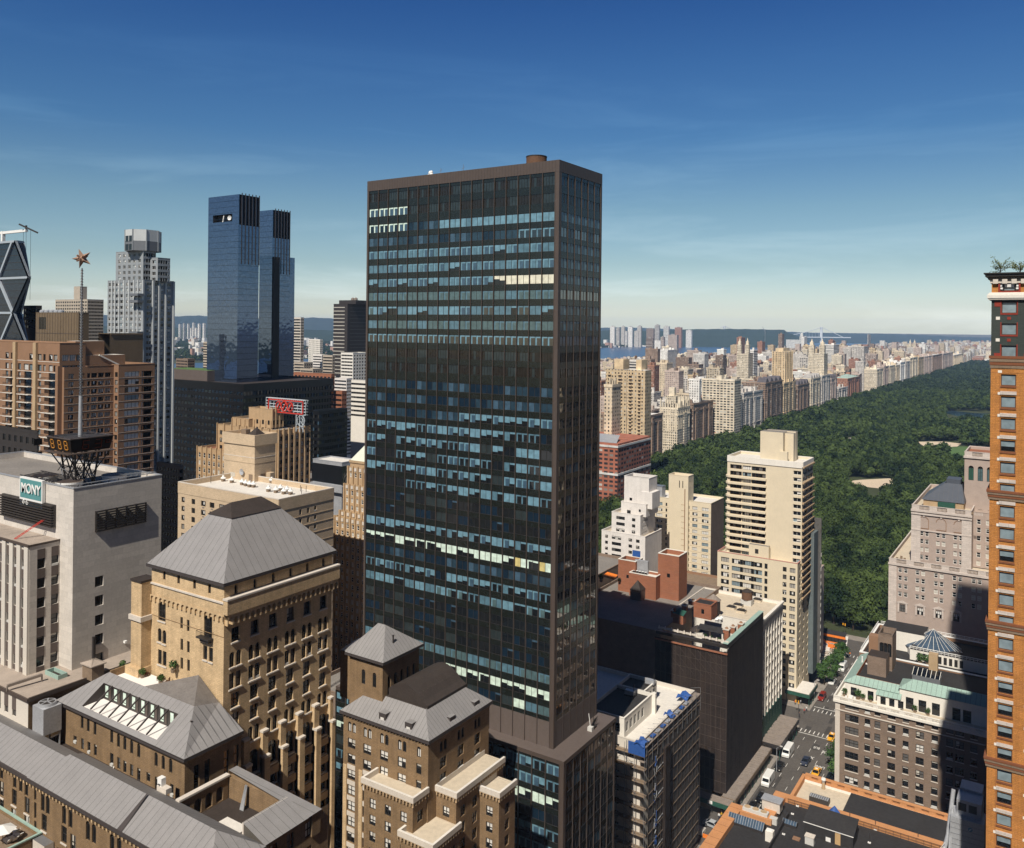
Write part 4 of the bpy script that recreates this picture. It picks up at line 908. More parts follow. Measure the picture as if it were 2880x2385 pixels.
# ------------------------------------------------------------------ white limestone block with the rooftop clock and star
def mony():
 d = 163.0; x1, y0, zt = C(207, 1376, d); y1 = hitE(455, 1340, x1)[0]; x0 = -215
 zg = 80.9
 b = Bld('limestone_block', 'windowless white limestone office block carrying a weather star and clock', 'office building', x1, y0, 0)
 E = []
 for py in (1635, 1689, 1743, 1797, 1851):
  y, z = hitE(279, py, x1); E.append((y, z, 1.75, 2.05, 'dark', 0))
 b.block(x0, x1, y0, y1, 0, zt, 'limestone', [], E, par=1.2, roof='roof_grey', rec=.5, cop='galv')
 # striped wing in front
 wx1 = hitS(168, 1600, y0)[0]; wy0 = y0-5.8; wz = hitE(168, 1517, wx1)[1]
 S = []; EE = []
 us = [wx1-2.1-2.75*i for i in range(10)]
 for k in range(22):
  z = wz-3.3-3.75*k
  for u in us: S.append((u, z-.6, 1.35, 1.9, 'sashd', 0))
  EE += [(wy0+2.2, z-.6, 1.5, 1.9, 'dark', 0), (y0-.95, z-.6, 1.4, 1.9, 'sashd', 0)]
 b.face('S', wy0, x0, wx1, 0, wz, S, 'limestone_plain', .3); b.face('E', wx1, wy0, y0, 0, wz, EE, 'limestone', .3)
 st = MB(); fS, fE = Face('S', wy0), Face('E', wx1)
 for u in us:
  for k in range(22):
   z = wz-3.3-3.75*k; a, c = z-.6+.95, z-.6+.95+1.85
   fbox(st, fS, u-.675, u+.675, a+.003, min(c, wz-.2), .05, 'panel_brown')
 for u, h in ((wy0+2.2, .75), (y0-.95, .7)):
  for k in range(22):
   z = wz-3.3-3.75*k; fbox(st, fE, u-h, u+h, z+.353, min(z+2.2, wz-.2), .05, 'panel_brown')
 for i, u in enumerate(us): fbox(st, fS, u+.69, u+2.06, 0, wz-.05, .35, 'limestone_plain')
 st.build('pier', b.root)
 r = MB(); r.poly([(x0, wy0, wz), (wx1, wy0, wz), (wx1, y0, wz), (x0, y0, wz)], 'gravel'); r.box(x0, wx1+.1, wy0-.4, wy0, wz-.3, wz+.1, 'bronze'); r.box(wx1, wx1+.1, wy0, y0, wz-.3, wz+.1, 'bronze'); r.build('wing_roof', b.root)
 b.finish()
 # louvre boxes
 for k, (p0, p1, nm) in enumerate((((12, 1411), (158, 1460), 'S'), ((268, 1466), (408, 1443), 'E'))):
  mb = MB()
  if nm == 'S':
   a = hitS(p0[0], 1420, y0)[0]; c = hitS(p1[0], 1450, y0)[0]; zc = hitS(85, 1435, y0)[1]
   for i in range(9): mb.box(a, c, y0-1.0, y0-.5, zc-2.1+.5*i, zc-1.82+.5*i, 'bronze_dark')
   mb.box(a, c, y0-.5, y0-.02, zc-2.1, zc+2.3, 'dark_metal')
  else:
   a, zc = hitE(p0[0], 1466, x1); c = hitE(p1[0], 1443, x1)[0]
   for i in range(9): mb.box(x1+.28, x1+.55, a, c, zc-2.1+.48*i, zc-1.84+.48*i, 'bronze_dark')
   for j in range(6): mb.box(x1+.02, x1+.28, a+(c-a)*j/5-.08, a+(c-a)*j/5+.08, zc-2.1, zc+2.0, 'bronze_dark')
  mb.build('louvre_box', b.root)
 # sign
 xs, zs = hitS(90, 1386, y0-.5); sg = thing('roof_sign', 'teal sign with white capital letters on the top edge of the white block', 'sign', (xs, y0-.3, zs))
 w, h = 4.3, 2.9; p = MB(); p.box(xs-w, xs+w, y0-.75, y0-.12, zs-h, zs+h, 'white_paint'); p.box(xs-w+.3, xs+w-.3, y0-.79, y0-.74, zs-h+1.7, zs+h-.3, 'sign_teal'); p.box(xs-w+.9, xs+w-.3, y0-.79, y0-.74, zs-h+.3, zs-h+1.2, 'sign_teal'); p.build('panel', sg)
 txt('lettering', 'MONY', 2.7, .12, 'white_paint', (xs+.3, y0-.95, zs+.75), 0, sg, sx=.92, font=1)
 sc = MB()
 for s_, cx in ((1, xs-2.4), (-1, xs-1.0)): sc.tube([(cx+.45*math.cos(a)*(1-a/9), y0-.95, zs-2.0+s_*.45*math.sin(a)*(1-a/9)) for a in [i*.5 for i in range(14)]], .09, 'white_paint', 5)
 sc.tube([(xs-2.4, y0-.95, zs-2.45), (xs-1.7, y0-.95, zs-2.0), (xs-1.0, y0-.95, zs-1.55)], .09, 'white_paint', 5); sc.build('scroll', sg)
 # ladder on the wing roof
 lx, lz = hitS(115, 1500, y0-1.0); t = MB()
 for o in (0, .55): t.bar((lx-2.4+o, wy0+.9, wz), (lx+.9+o, y0-.1, wz+4.0), .12, 'red_paint')
 for k in range(9): t.bar((lx-2.4+3.3*k/9, wy0+.9+4.8*k/9, wz+.1+4*k/9), (lx-1.85+3.3*k/9, wy0+.9+4.8*k/9, wz+.1+4*k/9), .06, 'red_paint')
 tag(t.build('ladder', org=(lx, wy0+2, wz)), 'red ladder leaning on the white wall above the striped wing roof', 'ladder')
 # roof drums
 zr = zt-1.2
 for (px, py), l in (((126, 1336), 'behind the others, left'), ((195.5, 1352), 'at the front corner'), ((322, 1333), 'on the right')):
  dd = (CAMZ-(zt+.15))/(-ray(px, py)[1]); x, y, _ = C(px, py, dd); o = thing('cooling_drum', 'white ribbed cooling drum on the white block roof, '+l, 'cooling tower', (x, y, zr), 'white cooling drums'); 
  mb = MB(); mb.cyl(x, y, zr-.6, zt-.3, 2.1, 2.35, 32, 'white_paint'); 
  for i in range(32):
   a = 2*math.pi*i/32; mb.box(x+2.25*math.cos(a)-.09, x+2.25*math.cos(a)+.09, y+2.25*math.sin(a)-.09, y+2.25*math.sin(a)+.09, zr-.6, zt-.4, 'white_paint')
  mb.build('drum', o); mb = MB(); mb.cyl(x, y, zt-.3, zt+.1, 2.5, 2.5, 32, 'white_paint', 'wood'); mb.build('rim', o); mb = MB(); mb.cyl(x, y, zt+.1, zt+.14, 2.3, 2.3, 24, 'bronze'); mb.build('fan_grille', o)
 fr = MB()
 for k in range(11):
  u = -178.5+1.15*k; fr.bar((u, y0-.3, zt+.6), (u, y0+4.5, zt+.9), .14, 'dark_metal')
 fr.bar((-180, y0+.3, zt+.65), (-166, y0+.3, zt+.65), .12, 'dark_metal'); fr.bar((x1-.5, y0+1, zt+.7), (x1-.5, y1-1, zt+.7), .14, 'galv'); fr.bar((-180, y0+4.5, zt+.9), (-166, y0+4.5, zt+.9), .12, 'dark_metal')
 for k in range(8): fr.bar((x1-.5-.1, y0+1.2+2.1*k, zt), (x1-.5, y0+1.2+2.1*k, zt+.7), .1, 'dark_metal')
 for k in range(5): fr.bar((x1-6+k*.3, y1-6+k, zt+.5), (x1-.3, y1-6.5+k*1.3, zt+.9), .1, 'steel')
 tag(fr.build('roof_rack', org=(-172, y0+2, zt)), 'dark pipe rack along the front edge of the white block roof', 'pipe rack')
 # clock box on trusses
 cx, cy, ct = C(198, 1237, 168.0); xl = hitS(131, 1230, cy)[0]; yr = hitE(319, 1228, cx)[0]; cb = C(199, 1275, 168.0)[2]
 o = thing('roof_clock', 'dark box with time and temperature digits on dark trusses above the white block', 'clock', ((cx+xl)/2, (cy+yr)/2, zr))
 q = .5; mb = MB(); P0 = [(xl, cy), (cx, cy), (cx, yr), (xl, yr)]; P1 = [(xl+q, cy+q), (cx-q, cy+q), (cx-q, yr-q), (xl+q, yr-q)]
 for i in range(4):
  j = (i+1) % 4; mb.poly([(*P1[i], cb), (*P1[j], cb), (*P0[j], ct), (*P0[i], ct)], 'clock_black')
 mb.poly([(*p, ct-.25) for p in P0], 'roof_dark'); mb.poly([(*p, cb) for p in P1[::-1]], 'dark_metal'); mb.build('digit_panel', o)
 mb = MB(); mb.box(xl-.1, cx+.1, cy-.1, cy+.25, ct-.1, ct+.1, 'bronze'); mb.box(cx-.25, cx+.1, cy+.25, yr+.1, ct-.1, ct+.1, 'bronze'); mb.box(xl-.1, xl+.2, cy+.25, yr+.1, ct-.1, ct+.1, 'bronze'); mb.box(xl, cx, yr-.2, yr+.1, ct-.1, ct+.1, 'bronze')
 for k in range(5): mb.bar((xl+1+k*1.8, cy+1, ct), (xl+2.5+k*1.5, yr-1, ct+.25), .1, 'steel')
 mb.box(xl+q-.3, cx-q+.3, cy-.9, cy+q, cb-.25, cb-.12, 'bronze'); mb.box(cx-q, cx+.9, cy-.9, yr, cb-.28, cb-.15, 'bronze'); mb.build('frame', o)
 def digit(face, u, segs, w, h, name='digit'):
  g = MB(); zc = (ct+cb)/2; A = {'a': [(-w, h), (w, h)], 'g': [(-w, 0), (w, 0)], 'd': [(-w, -h), (w, -h)], 'f': [(-w, 0), (-w, h)], 'b': [(w, 0), (w, h)], 'e': [(-w, -h), (-w, 0)], 'c': [(w, -h), (w, 0)]}
  for s_ in segs:
   (ua, za), (ub, zb) = A[s_]
   for t in range(7):
    uu, zz = u+ua+(ub-ua)*t/6, zc+za+(zb-za)*t/6; off = q*(ct-zz)/(ct-cb)-.04
    c = (uu, cy+off, zz) if face == 'S' else (cx-off, uu, zz); r = .085; g.box(c[0]-r, c[0]+r, c[1]-r, c[1]+r, c[2]-r, c[2]+r, 'bulb_amber' if face == 'S' else 'bulb_dull')
  g.build(name, o)
 for u in (xl+1.9, xl+4.6, xl+6.9): digit('S', u, 'abcdefg', .55, .85)
 yy = yr-cy
 digit('E', cy+yy*.36, 'acdefg', .6, .85); digit('E', cy+yy*.66, 'abcdg', .6, .85); digit('E', cy+yy*.88, 'abfg', .45, .5, 'degree_mark')
 tr = MB(); mx_, my_ = (cx+xl)/2, (cy+yr)/2; rnd = random.Random(2)
 for sx_ in (-1, 1):
  for sy_ in (-1, 1):
   tr.bar((mx_+sx_*1.8, my_+sy_*1.8, zr), (mx_+sx_*2.6, my_+sy_*2.6, cb), .3, 'dark_metal')
   tr.bar((mx_+sx_*1.6, my_+sy_*1.6, zr+2), (mx_+sx_*4.2, my_+sy_*4.2, cb), .2, 'dark_metal'); tr.bar((mx_+sx_*1.9, my_+sy_*1.9, zr), (mx_-sx_*2.2, my_+sy_*2.2, cb), .2, 'dark_metal'); tr.bar((mx_+sx_*1.9, my_+sy_*1.9, zr), (mx_+sx_*2.2, my_-sy_*2.2, cb), .2, 'dark_metal')
 for k in range(26): tr.bar((mx_+rnd.uniform(-2.5, 2.5), my_+rnd.uniform(-2.5, 2.5), zr+rnd.uniform(0, 6)), (mx_+rnd.uniform(-3.5, 3.5), my_+rnd.uniform(-3.5, 3.5), zr+rnd.uniform(1, 7)), .13, 'dark_metal' if k % 5 else 'galv')
 tr.build('truss', o)
 # mast and star
 zs_ = C(231, 727, dist(mx_, my_))[2]
 mo = thing('star_mast', 'tall white lamp studded mast rising from the roof clock to a bronze star', 'mast', (mx_, my_, ct)); ms = MB()
 ms.cyl(mx_, my_, ct-.3, zs_-2.0, .22, .16, 10, 'steel'); ms.cyl(mx_, my_, ct-.3, ct+8.2, .42, .34, 12, 'galv'); ms.build('pole', mo)
 rg = MB(); z = ct+8.2
 while z < zs_-2.6:
  r = .47-.2*(z-ct)/(zs_-ct); rg.cyl(mx_, my_, z, z+.22, r*.55, r, 10, 'white_paint'); rg.cyl(mx_, my_, z+.22, z+.38, r, r*.5, 10, 'dark_metal'); z += .58
 rg.build('lamp_ring', mo)
 st = MB(); c = Vector((mx_, my_, zs_)); n = 5
 for k in range(n):
  a0 = math.pi/2+.35+2*math.pi*k/n; pts = []
  def pt(r, a): return c+RV*r*math.cos(a)+ZV*r*math.sin(a)
  tip, l, r_ = pt(2.15, a0), pt(.85, a0-math.pi/n), pt(.85, a0+math.pi/n)
  for s_ in (-1, 1):
   mid = c+FV*(.75*s_); st.poly([l, tip, mid], 'star_bronze'); st.poly([tip, r_, mid], 'star_bronze')
 for dz in (-1, 1):
  for k in range(4):
   a = math.pi/4+math.pi*k/2; st.bar(c, c+RV*.9*math.cos(a)+FV*1.3*math.sin(a)+ZV*.6*dz, .3, 'star_bronze')
 st.build('star', mo)
 # gravel roof of the lower block in front
 g0 = Bld('gravel_roof_block', 'lower block with white stripes and a flat gravel roof below the white limestone block', 'office building', -155, 80, 0)
 yg0 = 79.2; S = [(-158.4-2.75*i, zg-3.3-3.75*k, 1.35, 1.9, 'sashd', 0) for i in range(14) for k in range(5)]
 g0.face('S', yg0, x0, -153.6, 0, zg-.3, S, 'limestone_plain', .3); g0.face('E', -153.6, yg0, 112, 0, zg-.3, [], 'brick_brown')
 rr = MB(); rr.poly([(x0, yg0, zg), (-153.6, yg0, zg), (-153.6, 112, zg), (x0, 112, zg)], 'gravel'); rr.box(x0, -153.4, yg0-.3, yg0, zg-.5, zg+.15, 'bronze'); rr.box(-153.6, -153.3, yg0, 112, zg-.5, zg+.3, 'bronze')
 for i in range(14): rr.box(-158.4-2.75*i-.675, -158.4-2.75*i+.675, yg0-.06, yg0-.005, zg-3.05, zg-.51, 'panel_brown')
 g0.roof = rr; g0.finish()
 # annex deck between (dark, cluttered) with cooling unit
 x, y = G(178, 1985, 79.5); x, y = -150.2, 80.9
 cu = thing('cooling_unit', 'big grey rooftop cooling unit with a round fan beside the skylight hall', 'cooling unit', (x, y, 75))
 mb = MB(); mb.box(x-2.1, x+1.5, y-1.6, y+1.6, 75.6, 80.2, 'galv'); 
 for s_ in (-1.9, 1.3): mb.box(x+s_-.1, x+s_+.1, y-1.5, y-1.3, 72.7, 75.6, 'galv'); mb.box(x+s_-.1, x+s_+.1, y+1.3, y+1.5, 72.7, 75.6, 'galv')
 mb.build('casing', cu); mb = MB(); mb.cyl(x-.3, y, 80.2, 80.7, 1.55, 1.45, 28, 'galv'); mb.cyl(x-.3, y, 80.7, 80.72, 1.25, 1.25, 24, 'dark_metal')
 for k in range(5):
  a = k*1.2566; mb.bar((x-.3, y, 80.75), (x-.3+1.35*math.cos(a), y+1.35*math.sin(a), 80.75), .22, 'galv', .05)
 mb.build('fan', cu)
 x, y = G(262, 1905, zg); ch = MB(); ch.box(x-1.6, x+1.6, y-1.2, y+1.2, zg, zg+2.6, 'wood'); ch.prism([(x-1.9, y-1.5), (x+1.9, y-1.5), (x+1.9, y+1.5), (x-1.9, y+1.5)], zg+2.6, zg+2.8, 'gravel')
 A = [(x-1.9, y-1.5, zg+2.8), (x+1.9, y-1.5, zg+2.8), (x+1.9, y+1.5, zg+2.8), (x-1.9, y+1.5, zg+2.8)]
 for i in range(4): ch.poly([A[i], A[(i+1) % 4], (x+.3, y, zg+3.5), (x-.3, y, zg+3.5)][:4], 'gravel')
 tag(ch.build('brick_chimney', org=(x, y, zg)), 'squat dark brick chimney with a gravel hipped top on the gravel roof', 'chimney')
 x, y = G(158, 1900, zg); t = MB(); t.box(x-2.3, x+2.3, y-.9, y-.75, zg, zg+.8, 'copper'); t.box(x-2.3, x+2.3, y+.75, y+.9, zg, zg+.8, 'copper'); t.box(x-2.3, x-2.15, y-.75, y+.75, zg, zg+.8, 'copper'); t.box(x+2.15, x+2.3, y-.75, y+.75, zg, zg+.8, 'copper'); t.poly([(x-2.2, y-.8, zg+.1), (x+2.2, y-.8, zg+.1), (x+2.2, y+.8, zg+.1), (x-2.2, y+.8, zg+.1)], 'roof_dark')
 tag(t.build('roof_hatch', org=(x, y, zg)), 'open pale green framed hatch on the gravel roof at the foot of the white block', 'hatch')
 t = MB(); a = G(20, 1932, zg+.8); c = G(118, 1905, zg+.8); t.bar((*a, zg+1.0), (*c, zg+1.3), .5, 'wood_grey'); t.bar((*a, zg), (*a, zg+1), .2, 'wood_grey'); t.bar((*c, zg), (*c, zg+1.3), .2, 'wood_grey')
 tag(t.build('roof_duct', org=(*a, zg)), 'grey duct on legs crossing the gravel roof on the left', 'duct')
 for (px, py), l in (((68, 1868), 'by the striped wing'), ((222, 1852), 'under the dark pipe'), ((352, 1808), 'high on the white wall')):
  if py < 1830: y, z = hitE(px, py, x1+.4); x = x1+.4
  else: z = zg+1.6; x, y = G(px, py, z)
  t = MB(); t.box(x-.25, x+.35, y-.25, y+.25, z, z+.45, 'white_paint'); t.bar((x-.3, y, z+.2), (x-.3, y, zg if py > 1830 else z-.3), .1, 'dark_metal')
  tag(t.build('floodlight', org=(x, y, z)), 'small white floodlight '+l, 'floodlight')
 t = MB(); y, z0_ = hitE(262, 1790, x1); t.box(x1+.02, x1+.5, y-.25, y+.25, zg, z0_, 'dark_metal'); 
 tag(t.build('wall_pipe', org=(x1, y, zg)), 'dark vertical pipe on the grey side wall of the white block', 'pipe')
M['sign_teal'] = mat('sign_teal', (.10, .27, .27), .6, .12); M['clock_black'] = mat('clock_black', (.018, .012, .009), .5, .2)
M['bulb_amber'] = mat('bulb_amber', (.50, .22, .04), .4, .1); M['bulb_dull'] = mat('bulb_dull', (.22, .045, .012), .4, .1); M['star_bronze'] = mat('star_bronze', (.42, .27, .19), .4, .1, spec=.5, metal=.3)
def txt(name, s, size, depth, m, loc, rz, parent, flat=False, sx=1.0, font=0, rx=math.pi/2):
 c = bpy.data.curves.new(name, 'FONT'); c.body = s; c.size = size; c.extrude = depth/2; c.align_x = 'CENTER'; c.align_y = 'CENTER'; c.offset = .012*size if font == 0 else .02
 o = bpy.data.objects.new(name, c); COL.objects.link(o)
 dg = bpy.context.evaluated_depsgraph_get(); me = bpy.data.meshes.new_from_object(o.evaluated_get(dg)); bpy.data.objects.remove(o)
 me.materials.clear(); me.materials.append(M[m])
 me.transform(Matrix.Rotation(rz, 4, 'Z') @ Matrix.Rotation(rx, 4, 'X') @ Matrix.Diagonal((sx, 1, 1, 1)))
 return link(name, me, parent, loc)
mony()
# ------------------------------------------------------------------ buildings of the middle distance, left half
def beige():
 d = 250.0; x1, y0, zt = C(784, 1406, d); x0 = hitS(501, 1380, y0)[0]; y1 = hitE(939, 1373, x1)[0]
 b = Bld('beige_apartments', 'beige brick apartment block with a plain tall penthouse on its flat roof', 'apartment building', x1, y0, 0)
 S = []; E = []; W_ = x1-x0; L = y1-y0
 cols = [(.03, 1.6, 'apt'), (.165, 1.8, 'dark'), (.27, 2.3, 'apt'), (.36, 2.3, 'apt'), (.46, 2.6, 'apt'), (.56, 2.7, 'apt'), (.66, 2.2, 'dark'), (.75, 2.4, 'apt'), (.95, 2.2, 'apt')]
 for k in range(24):
  z = zt-5.4-2.9*k
  for f, w, s in cols: S.append((x0+W_*f+(1.2 if f < .1 else 0), z, w, 1.75, s, 0))
  for f in (.13, .38, .52, .65): E.append((y0+L*f, z+.3, 1.0, 1.6, 'sashd', 0))
 b.block(x0, x1, y0, y1, 0, zt, 'brick_beige', S, E, par=1.6, roof='roof_white', rec=.35, cop='stone_pale', pw=.5)
 t = MB(); fE = Face('E', x1)
 for k in range(24): fbox(t, fE, y0+L*.08, y1-.3, zt-5.4-2.9*k-1.15, zt-5.4-2.9*k-.98, .1, 'brick_beige')
 fbox(t, Face('S', y0), x0, x1, zt-3.4, zt-.05, .12, 'brick_beige'); fbox(t, fE, y0, y1, zt-3.4, zt-.05, .12, 'brick_beige'); t.build('parapet_band', b.root)
 # ac boxes under windows in the wall
 t = MB()
 for k in range(22):
  for f in (.27, .36, .46, .56): fbox(t, Face('S', y0), x0+W_*f-.5, x0+W_*f+.5, zt-5.4-2.9*k-1.45, zt-5.4-2.9*k-1.0, .05, 'wood_grey')
 t.build('vent_grille', b.root)
 zr = zt-1.6
 px1, py0, _ = C(715, 1357, (CAMZ-zr)/-ray(715, 1357)[1]); pz = C(715, 1225, dist(px1, py0))[2]; px0 = hitS(624, 1300, py0)[0]; py1 = hitE(780, 1300, px1)[0]
 m = 'brick_beige'; h1 = pz-3.6; dd = .45
 p = MB(); p.box(px0+dd, px1-dd, py0+dd, py1-dd, zr, h1, m); p.box(px0, px1, py0, py1, h1, pz-1.2, m)
 for (a, c, e, f) in ((px0, px1, py0, py0+.5), (px0, px1, py1-.5, py1), (px0, px0+.5, py0+.5, py1-.5), (px1-.5, px1, py0+.5, py1-.5)): p.box(a, c, e, f, pz-1.2, pz, m)
 p.box(px0+dd-.06, px1-dd+.06, py0+dd-.06, py1-dd+.06, h1-4.2, h1-4.0, 'stone_pale'); p.box(px0+dd-.06, px1-dd+.06, py0+dd-.06, py1-dd+.06, h1-6.2, h1-6.1, 'wood'); p.box(px1-3.3, px1-1.4, py0+dd-.06, py0+dd-.01, zr, zr+2.4, 'wood'); p.box(px0+4, px0+6.5, py0+dd-.06, py0+dd-.01, zr+.8, zr+2.2, 'blind')
 p.box(px0+5, px0+7.5, py0+4, py0+6, pz-1.2, pz+.9, 'wood'); p.box(px1-.01-dd, px1-dd+.05, py0+3, py0+5, zr, zr+2.4, 'wood'); p.box(px1-dd+.01, px1-dd+2, py0+5.5, py0+7.5, zr, zr+2.6, m)
 p.build('penthouse', b.root)
 c = MB(); c.cyl(px0+9.5, py0+7, pz-1.2, pz+1.6, 3.4, 0, 4, 'roof_dark', a0=.785); c.build('roof_vent', b.root)
 b.finish(limit=100)
 spots = [(628, 1354), (652, 1358), (681, 1364), (691, 1367), (702, 1370), (713, 1371), (755, 1383), (776, 1386), (789, 1381), (798, 1390), (817, 1391), (764, 1359), (807, 1385)]
 def fan(x, y):
  o = thing('roof_fan', 'white mushroom topped roof fan on the beige apartment roof', 'roof fan', (x, y, zr), 'white mushroom fans on the beige roof')
  mb = MB(); mb.box(x-.5, x+.5, y-.5, y+.5, zr, zr+.8, 'wood'); mb.build('curb', o)
  mb = MB(); mb.cyl(x, y, zr+.8, zr+1.15, .62, .95, 14, 'white_paint'); mb.cyl(x, y, zr+1.15, zr+1.5, .95, .6, 14, 'white_paint'); mb.cyl(x, y, zr+1.5, zr+2.1, .42, .30, 12, 'white_paint'); mb.build('hood', o)
  return o
 for px, py in spots: fan(*G(px, py, zr))
 x, y = G(683, 1330, zr+4); y = py0+dd-.3
 t = MB(); x, z = hitS(682, 1327, y); 
 for i in range(14):
  a = 2*math.pi*i/14; b_ = 2*math.pi*(i+1)/14; t.poly([(x+1.1*math.cos(a), y-.45, z+1.1*math.sin(a)), (x+1.1*math.cos(b_), y-.45, z+1.1*math.sin(b_)), (x, y, z)], 'galv')
 t.bar((x, y, z), (x, y+.3, z-.6), .12, 'dark_metal'); tag(t.build('satellite_dish', org=(x, y, z)), 'grey satellite dish on the beige penthouse wall', 'satellite dish')
 for px, py, h in ((593, 1359, 2.5), (600, 1352, 2.6), (694, 1338, 5), (848, 1389, 2.2), (845, 1382, 2), (861, 1384, 2)):
  x, y = G(px, py, zr); t = MB(); t.bar((x, y, zr), (x, y, zr+h), .12, 'dark_metal'); tag(t.build('vent_pole', org=(x, y, zr)), 'thin dark vent pole on the beige apartment roof', 'pole', 'thin poles on the beige roof')
beige()
def balcony_block():
 d = 300.0; x1, y0, zt = C(168, 966, d); x0 = -420; yb = hitE(241, 967, x1)[0]
 b = Bld('balcony_block', 'russet brick apartment block with stacked white edged balconies', 'apartment building', x1, y0, 0); m = 'brick_russet'
 S = []; t = MB(); fS = Face('S', y0); pitch = 2.92
 pxs = [(20, 2.4), (36, 2.8), (55, 2.2), (74, 3.4), (88, 2.8), (112, 2.4), (125, 1.6), (143, 2.6), (156, 2.4)]
 for k, rows in enumerate(range(24)):
  z = zt-5.2-pitch*1.32*k if k < 2 else zt-5.2-pitch*1.32-pitch*(k-1)
  for px, w in pxs:
   x = hitS(px, 1000, y0)[0]
   if k < 2: S.append((x, z, w, 2.3, 'aptlight' if k else 'apt', 0)) if px not in (55, 74) or k else None
   elif px in (20, 55, 112): S.append((x, z, 1.9, 2.0, 'aptlight', 0))
   elif px in (36, 74, 143): S.append((x+(1.2 if px != 36 else 0), z, 5.0 if px != 36 else 3.6, 2.5, 'dark', 0)); bx = x+(1.2 if px != 36 else 0); hw = 2.9 if px != 36 else 2.1; fbox(t, fS, bx-hw-2.2, bx+hw, z-1.42, z-1.25, 1.5, 'stone_white'); [fbox(t, fS, bx-hw-2.2+j*.55, bx-hw-2.13+j*.55, z-1.25, z-.3, 1.45, 'bronze_dark', 1.38) for j in range(int((2*hw+2.2)/.55))]; fbox(t, fS, bx-hw-2.2, bx+hw, z-.3, z-.22, 1.46, 'bronze_dark', 1.38)
  fbox(t, fS, x0, x1, z-1.6, z-1.46, .08, 'stone_white')
 E = [(u, zt-5.2-pitch*1.3*k, 2.6, 2.2, 'aptlight', 0) for k in range(6) for u in lin(y0+1, yb-1, 3)]
 b.block(x0, x1, y0, yb, 0, zt, m, S, E, par=.8, roof='roof_white', rec=.35)
 for px in (46, 103): 
  x = hitS(px, 1000, y0)[0]; fbox(t, fS, x-1.0, x+1.0, 0, zt, .9, 'tan_wall')
 x = x1-.6; fbox(t, fS, x-1, x+.6, 0, zt-8, .6, m)
 # lower, long east side in steps
 xa = x1+1.2; ya = y0+1.0
 z2 = hitE(180, 1033, xa)[1]; ym = hitE(320, 1050, xa)[0]; ye = hitE(435, 1050, xa+3)[0]
 E1 = []; E2 = []
 for k in range(30):
  z = z2-3.3-pitch*k
  for u in lin(ya+2, ym-1, 6): E1.append((u, z, 2.2, 1.7, 'apt', 0))
  E2 += [(ym+5.5, z, 6.0, 2.0, 'aptlight', 0)]+[(u, z, 4.6, 2.0, 'aptlight', 0) for u in (ym+5.5+(ye-ym)*.42,)]+[(ye-3, z, 3.6, 2.0, 'apt', 0)]
 b.block(x1-30, xa, yb+.02, ym, 0, z2, m, [], E1, par=1.0, roof='gravel', rec=.3); b.face('E', xa, ya, yb+.02, 0, z2, [(u, z2-3.3-pitch*k, 2.0, 1.7, 'apt', 0) for k in range(30) for u in lin(ya+.6, yb, 2)], m); b.face('S', ya, x1, xa, 0, z2, [], m)
 b.block(x1-30, xa+3, ym+.02, ye, 0, z2+.3, m, [(xa+1.6, z2-3.3-pitch*k, 1.8, 1.8, 'apt', 0) for k in range(30)], E2, par=1.0, roof='gravel', rec=.3)
 fE = Face('E', xa); 
 for k in range(30): fbox(t, Face('E', xa+3), ym, ye, z2-3.3-pitch*k-1.3, z2-3.3-pitch*k-1.2, .07, 'stone_pale'); fbox(t, fE, ya, ym-.1, z2-3.3-pitch*k-1.3, z2-3.3-pitch*k-1.2, .07, 'stone_pale')
 t.build('balcony', b.root)
 # stepped stair head on the lower roof
 q = MB(); yy0, zz0 = hitE(235, 1025, xa-1.5); zt2 = hitE(300, 998, xa-2)[1]; y_a = hitE(241, 1010, xa-1.5)[0]; y_b = hitE(352, 1010, xa-1.5)[0]
 q.box(xa-9, xa-1.5, y_a, y_b, z2-1, zt2, m, 'roof_white'); q.box(xa-8.5, xa-3.0, y_a-3, y_a+8, zt2+.003, zt2+5.2, m, 'roof_white'); q.bar((xa-1.4, y_a+5, zt2), (xa-1.4, y_a+14, z2-.4), .5, 'stone_white'); q.build('stair_head', b.root)
 b.finish(limit=100)
balcony_block()
def clad_box():
 d = 360.0; x1, y0, zt = C(221, 880, d); x0 = hitS(101, 885, y0)[0]; y1 = hitE(250, 885, x1)[0]
 b = Bld('clad_plant_block', 'brown metal clad plant room block rising behind the balcony apartments', 'building', x1, y0, 0); m = 'panel_olive'
 b.block(x0, x1, y0, y1, 0, zt, m, [(x0+5.5, zt-4.6, 6, 5.4, 'L', 0)], [], par=.4, roof='roof_dark')
 t = MB()
 for u in lin(x0, x1, 16): fbox(t, Face('S', y0), u-.05, u+.05, zt-25, zt, .1, 'bronze')
 for k in range(3): fbox(t, Face('S', y0), x0, x1, zt-9-9*k, zt-8.8-9*k, .08, 'bronze')
 t.build('cladding_rib', b.root)
 xb, yb = x1+.2, y0+14; xe = hitS(277, 945, yb)[0]; z2 = hitS(260, 938, yb)[1]
 b.block(xb, xe, yb, yb+16, 0, z2, m, [], [], par=.4, roof='roof_dark'); b.finish()
 for i, px in enumerate((120, 133, 147, 160, 172)):
  x, y = hitS(px, 876, y0+5)[0], y0+5; t = MB(); t.cyl(x, y, zt-.4, zt+1.1, 1.3, 1.3, 14, 'galv'); t.cyl(x, y, zt+1.1, zt+1.5, 1.3, .7, 14, 'galv')
  tag(t.build('roof_fan', org=(x, y, zt)), 'grey round fan in the row on the brown clad plant block', 'roof fan', 'row of grey fans on the clad block')
M['panel_olive'] = mat('panel_olive', (.16, .115, .07), .6, .18, .15, 2, streak=.3)
clad_box()
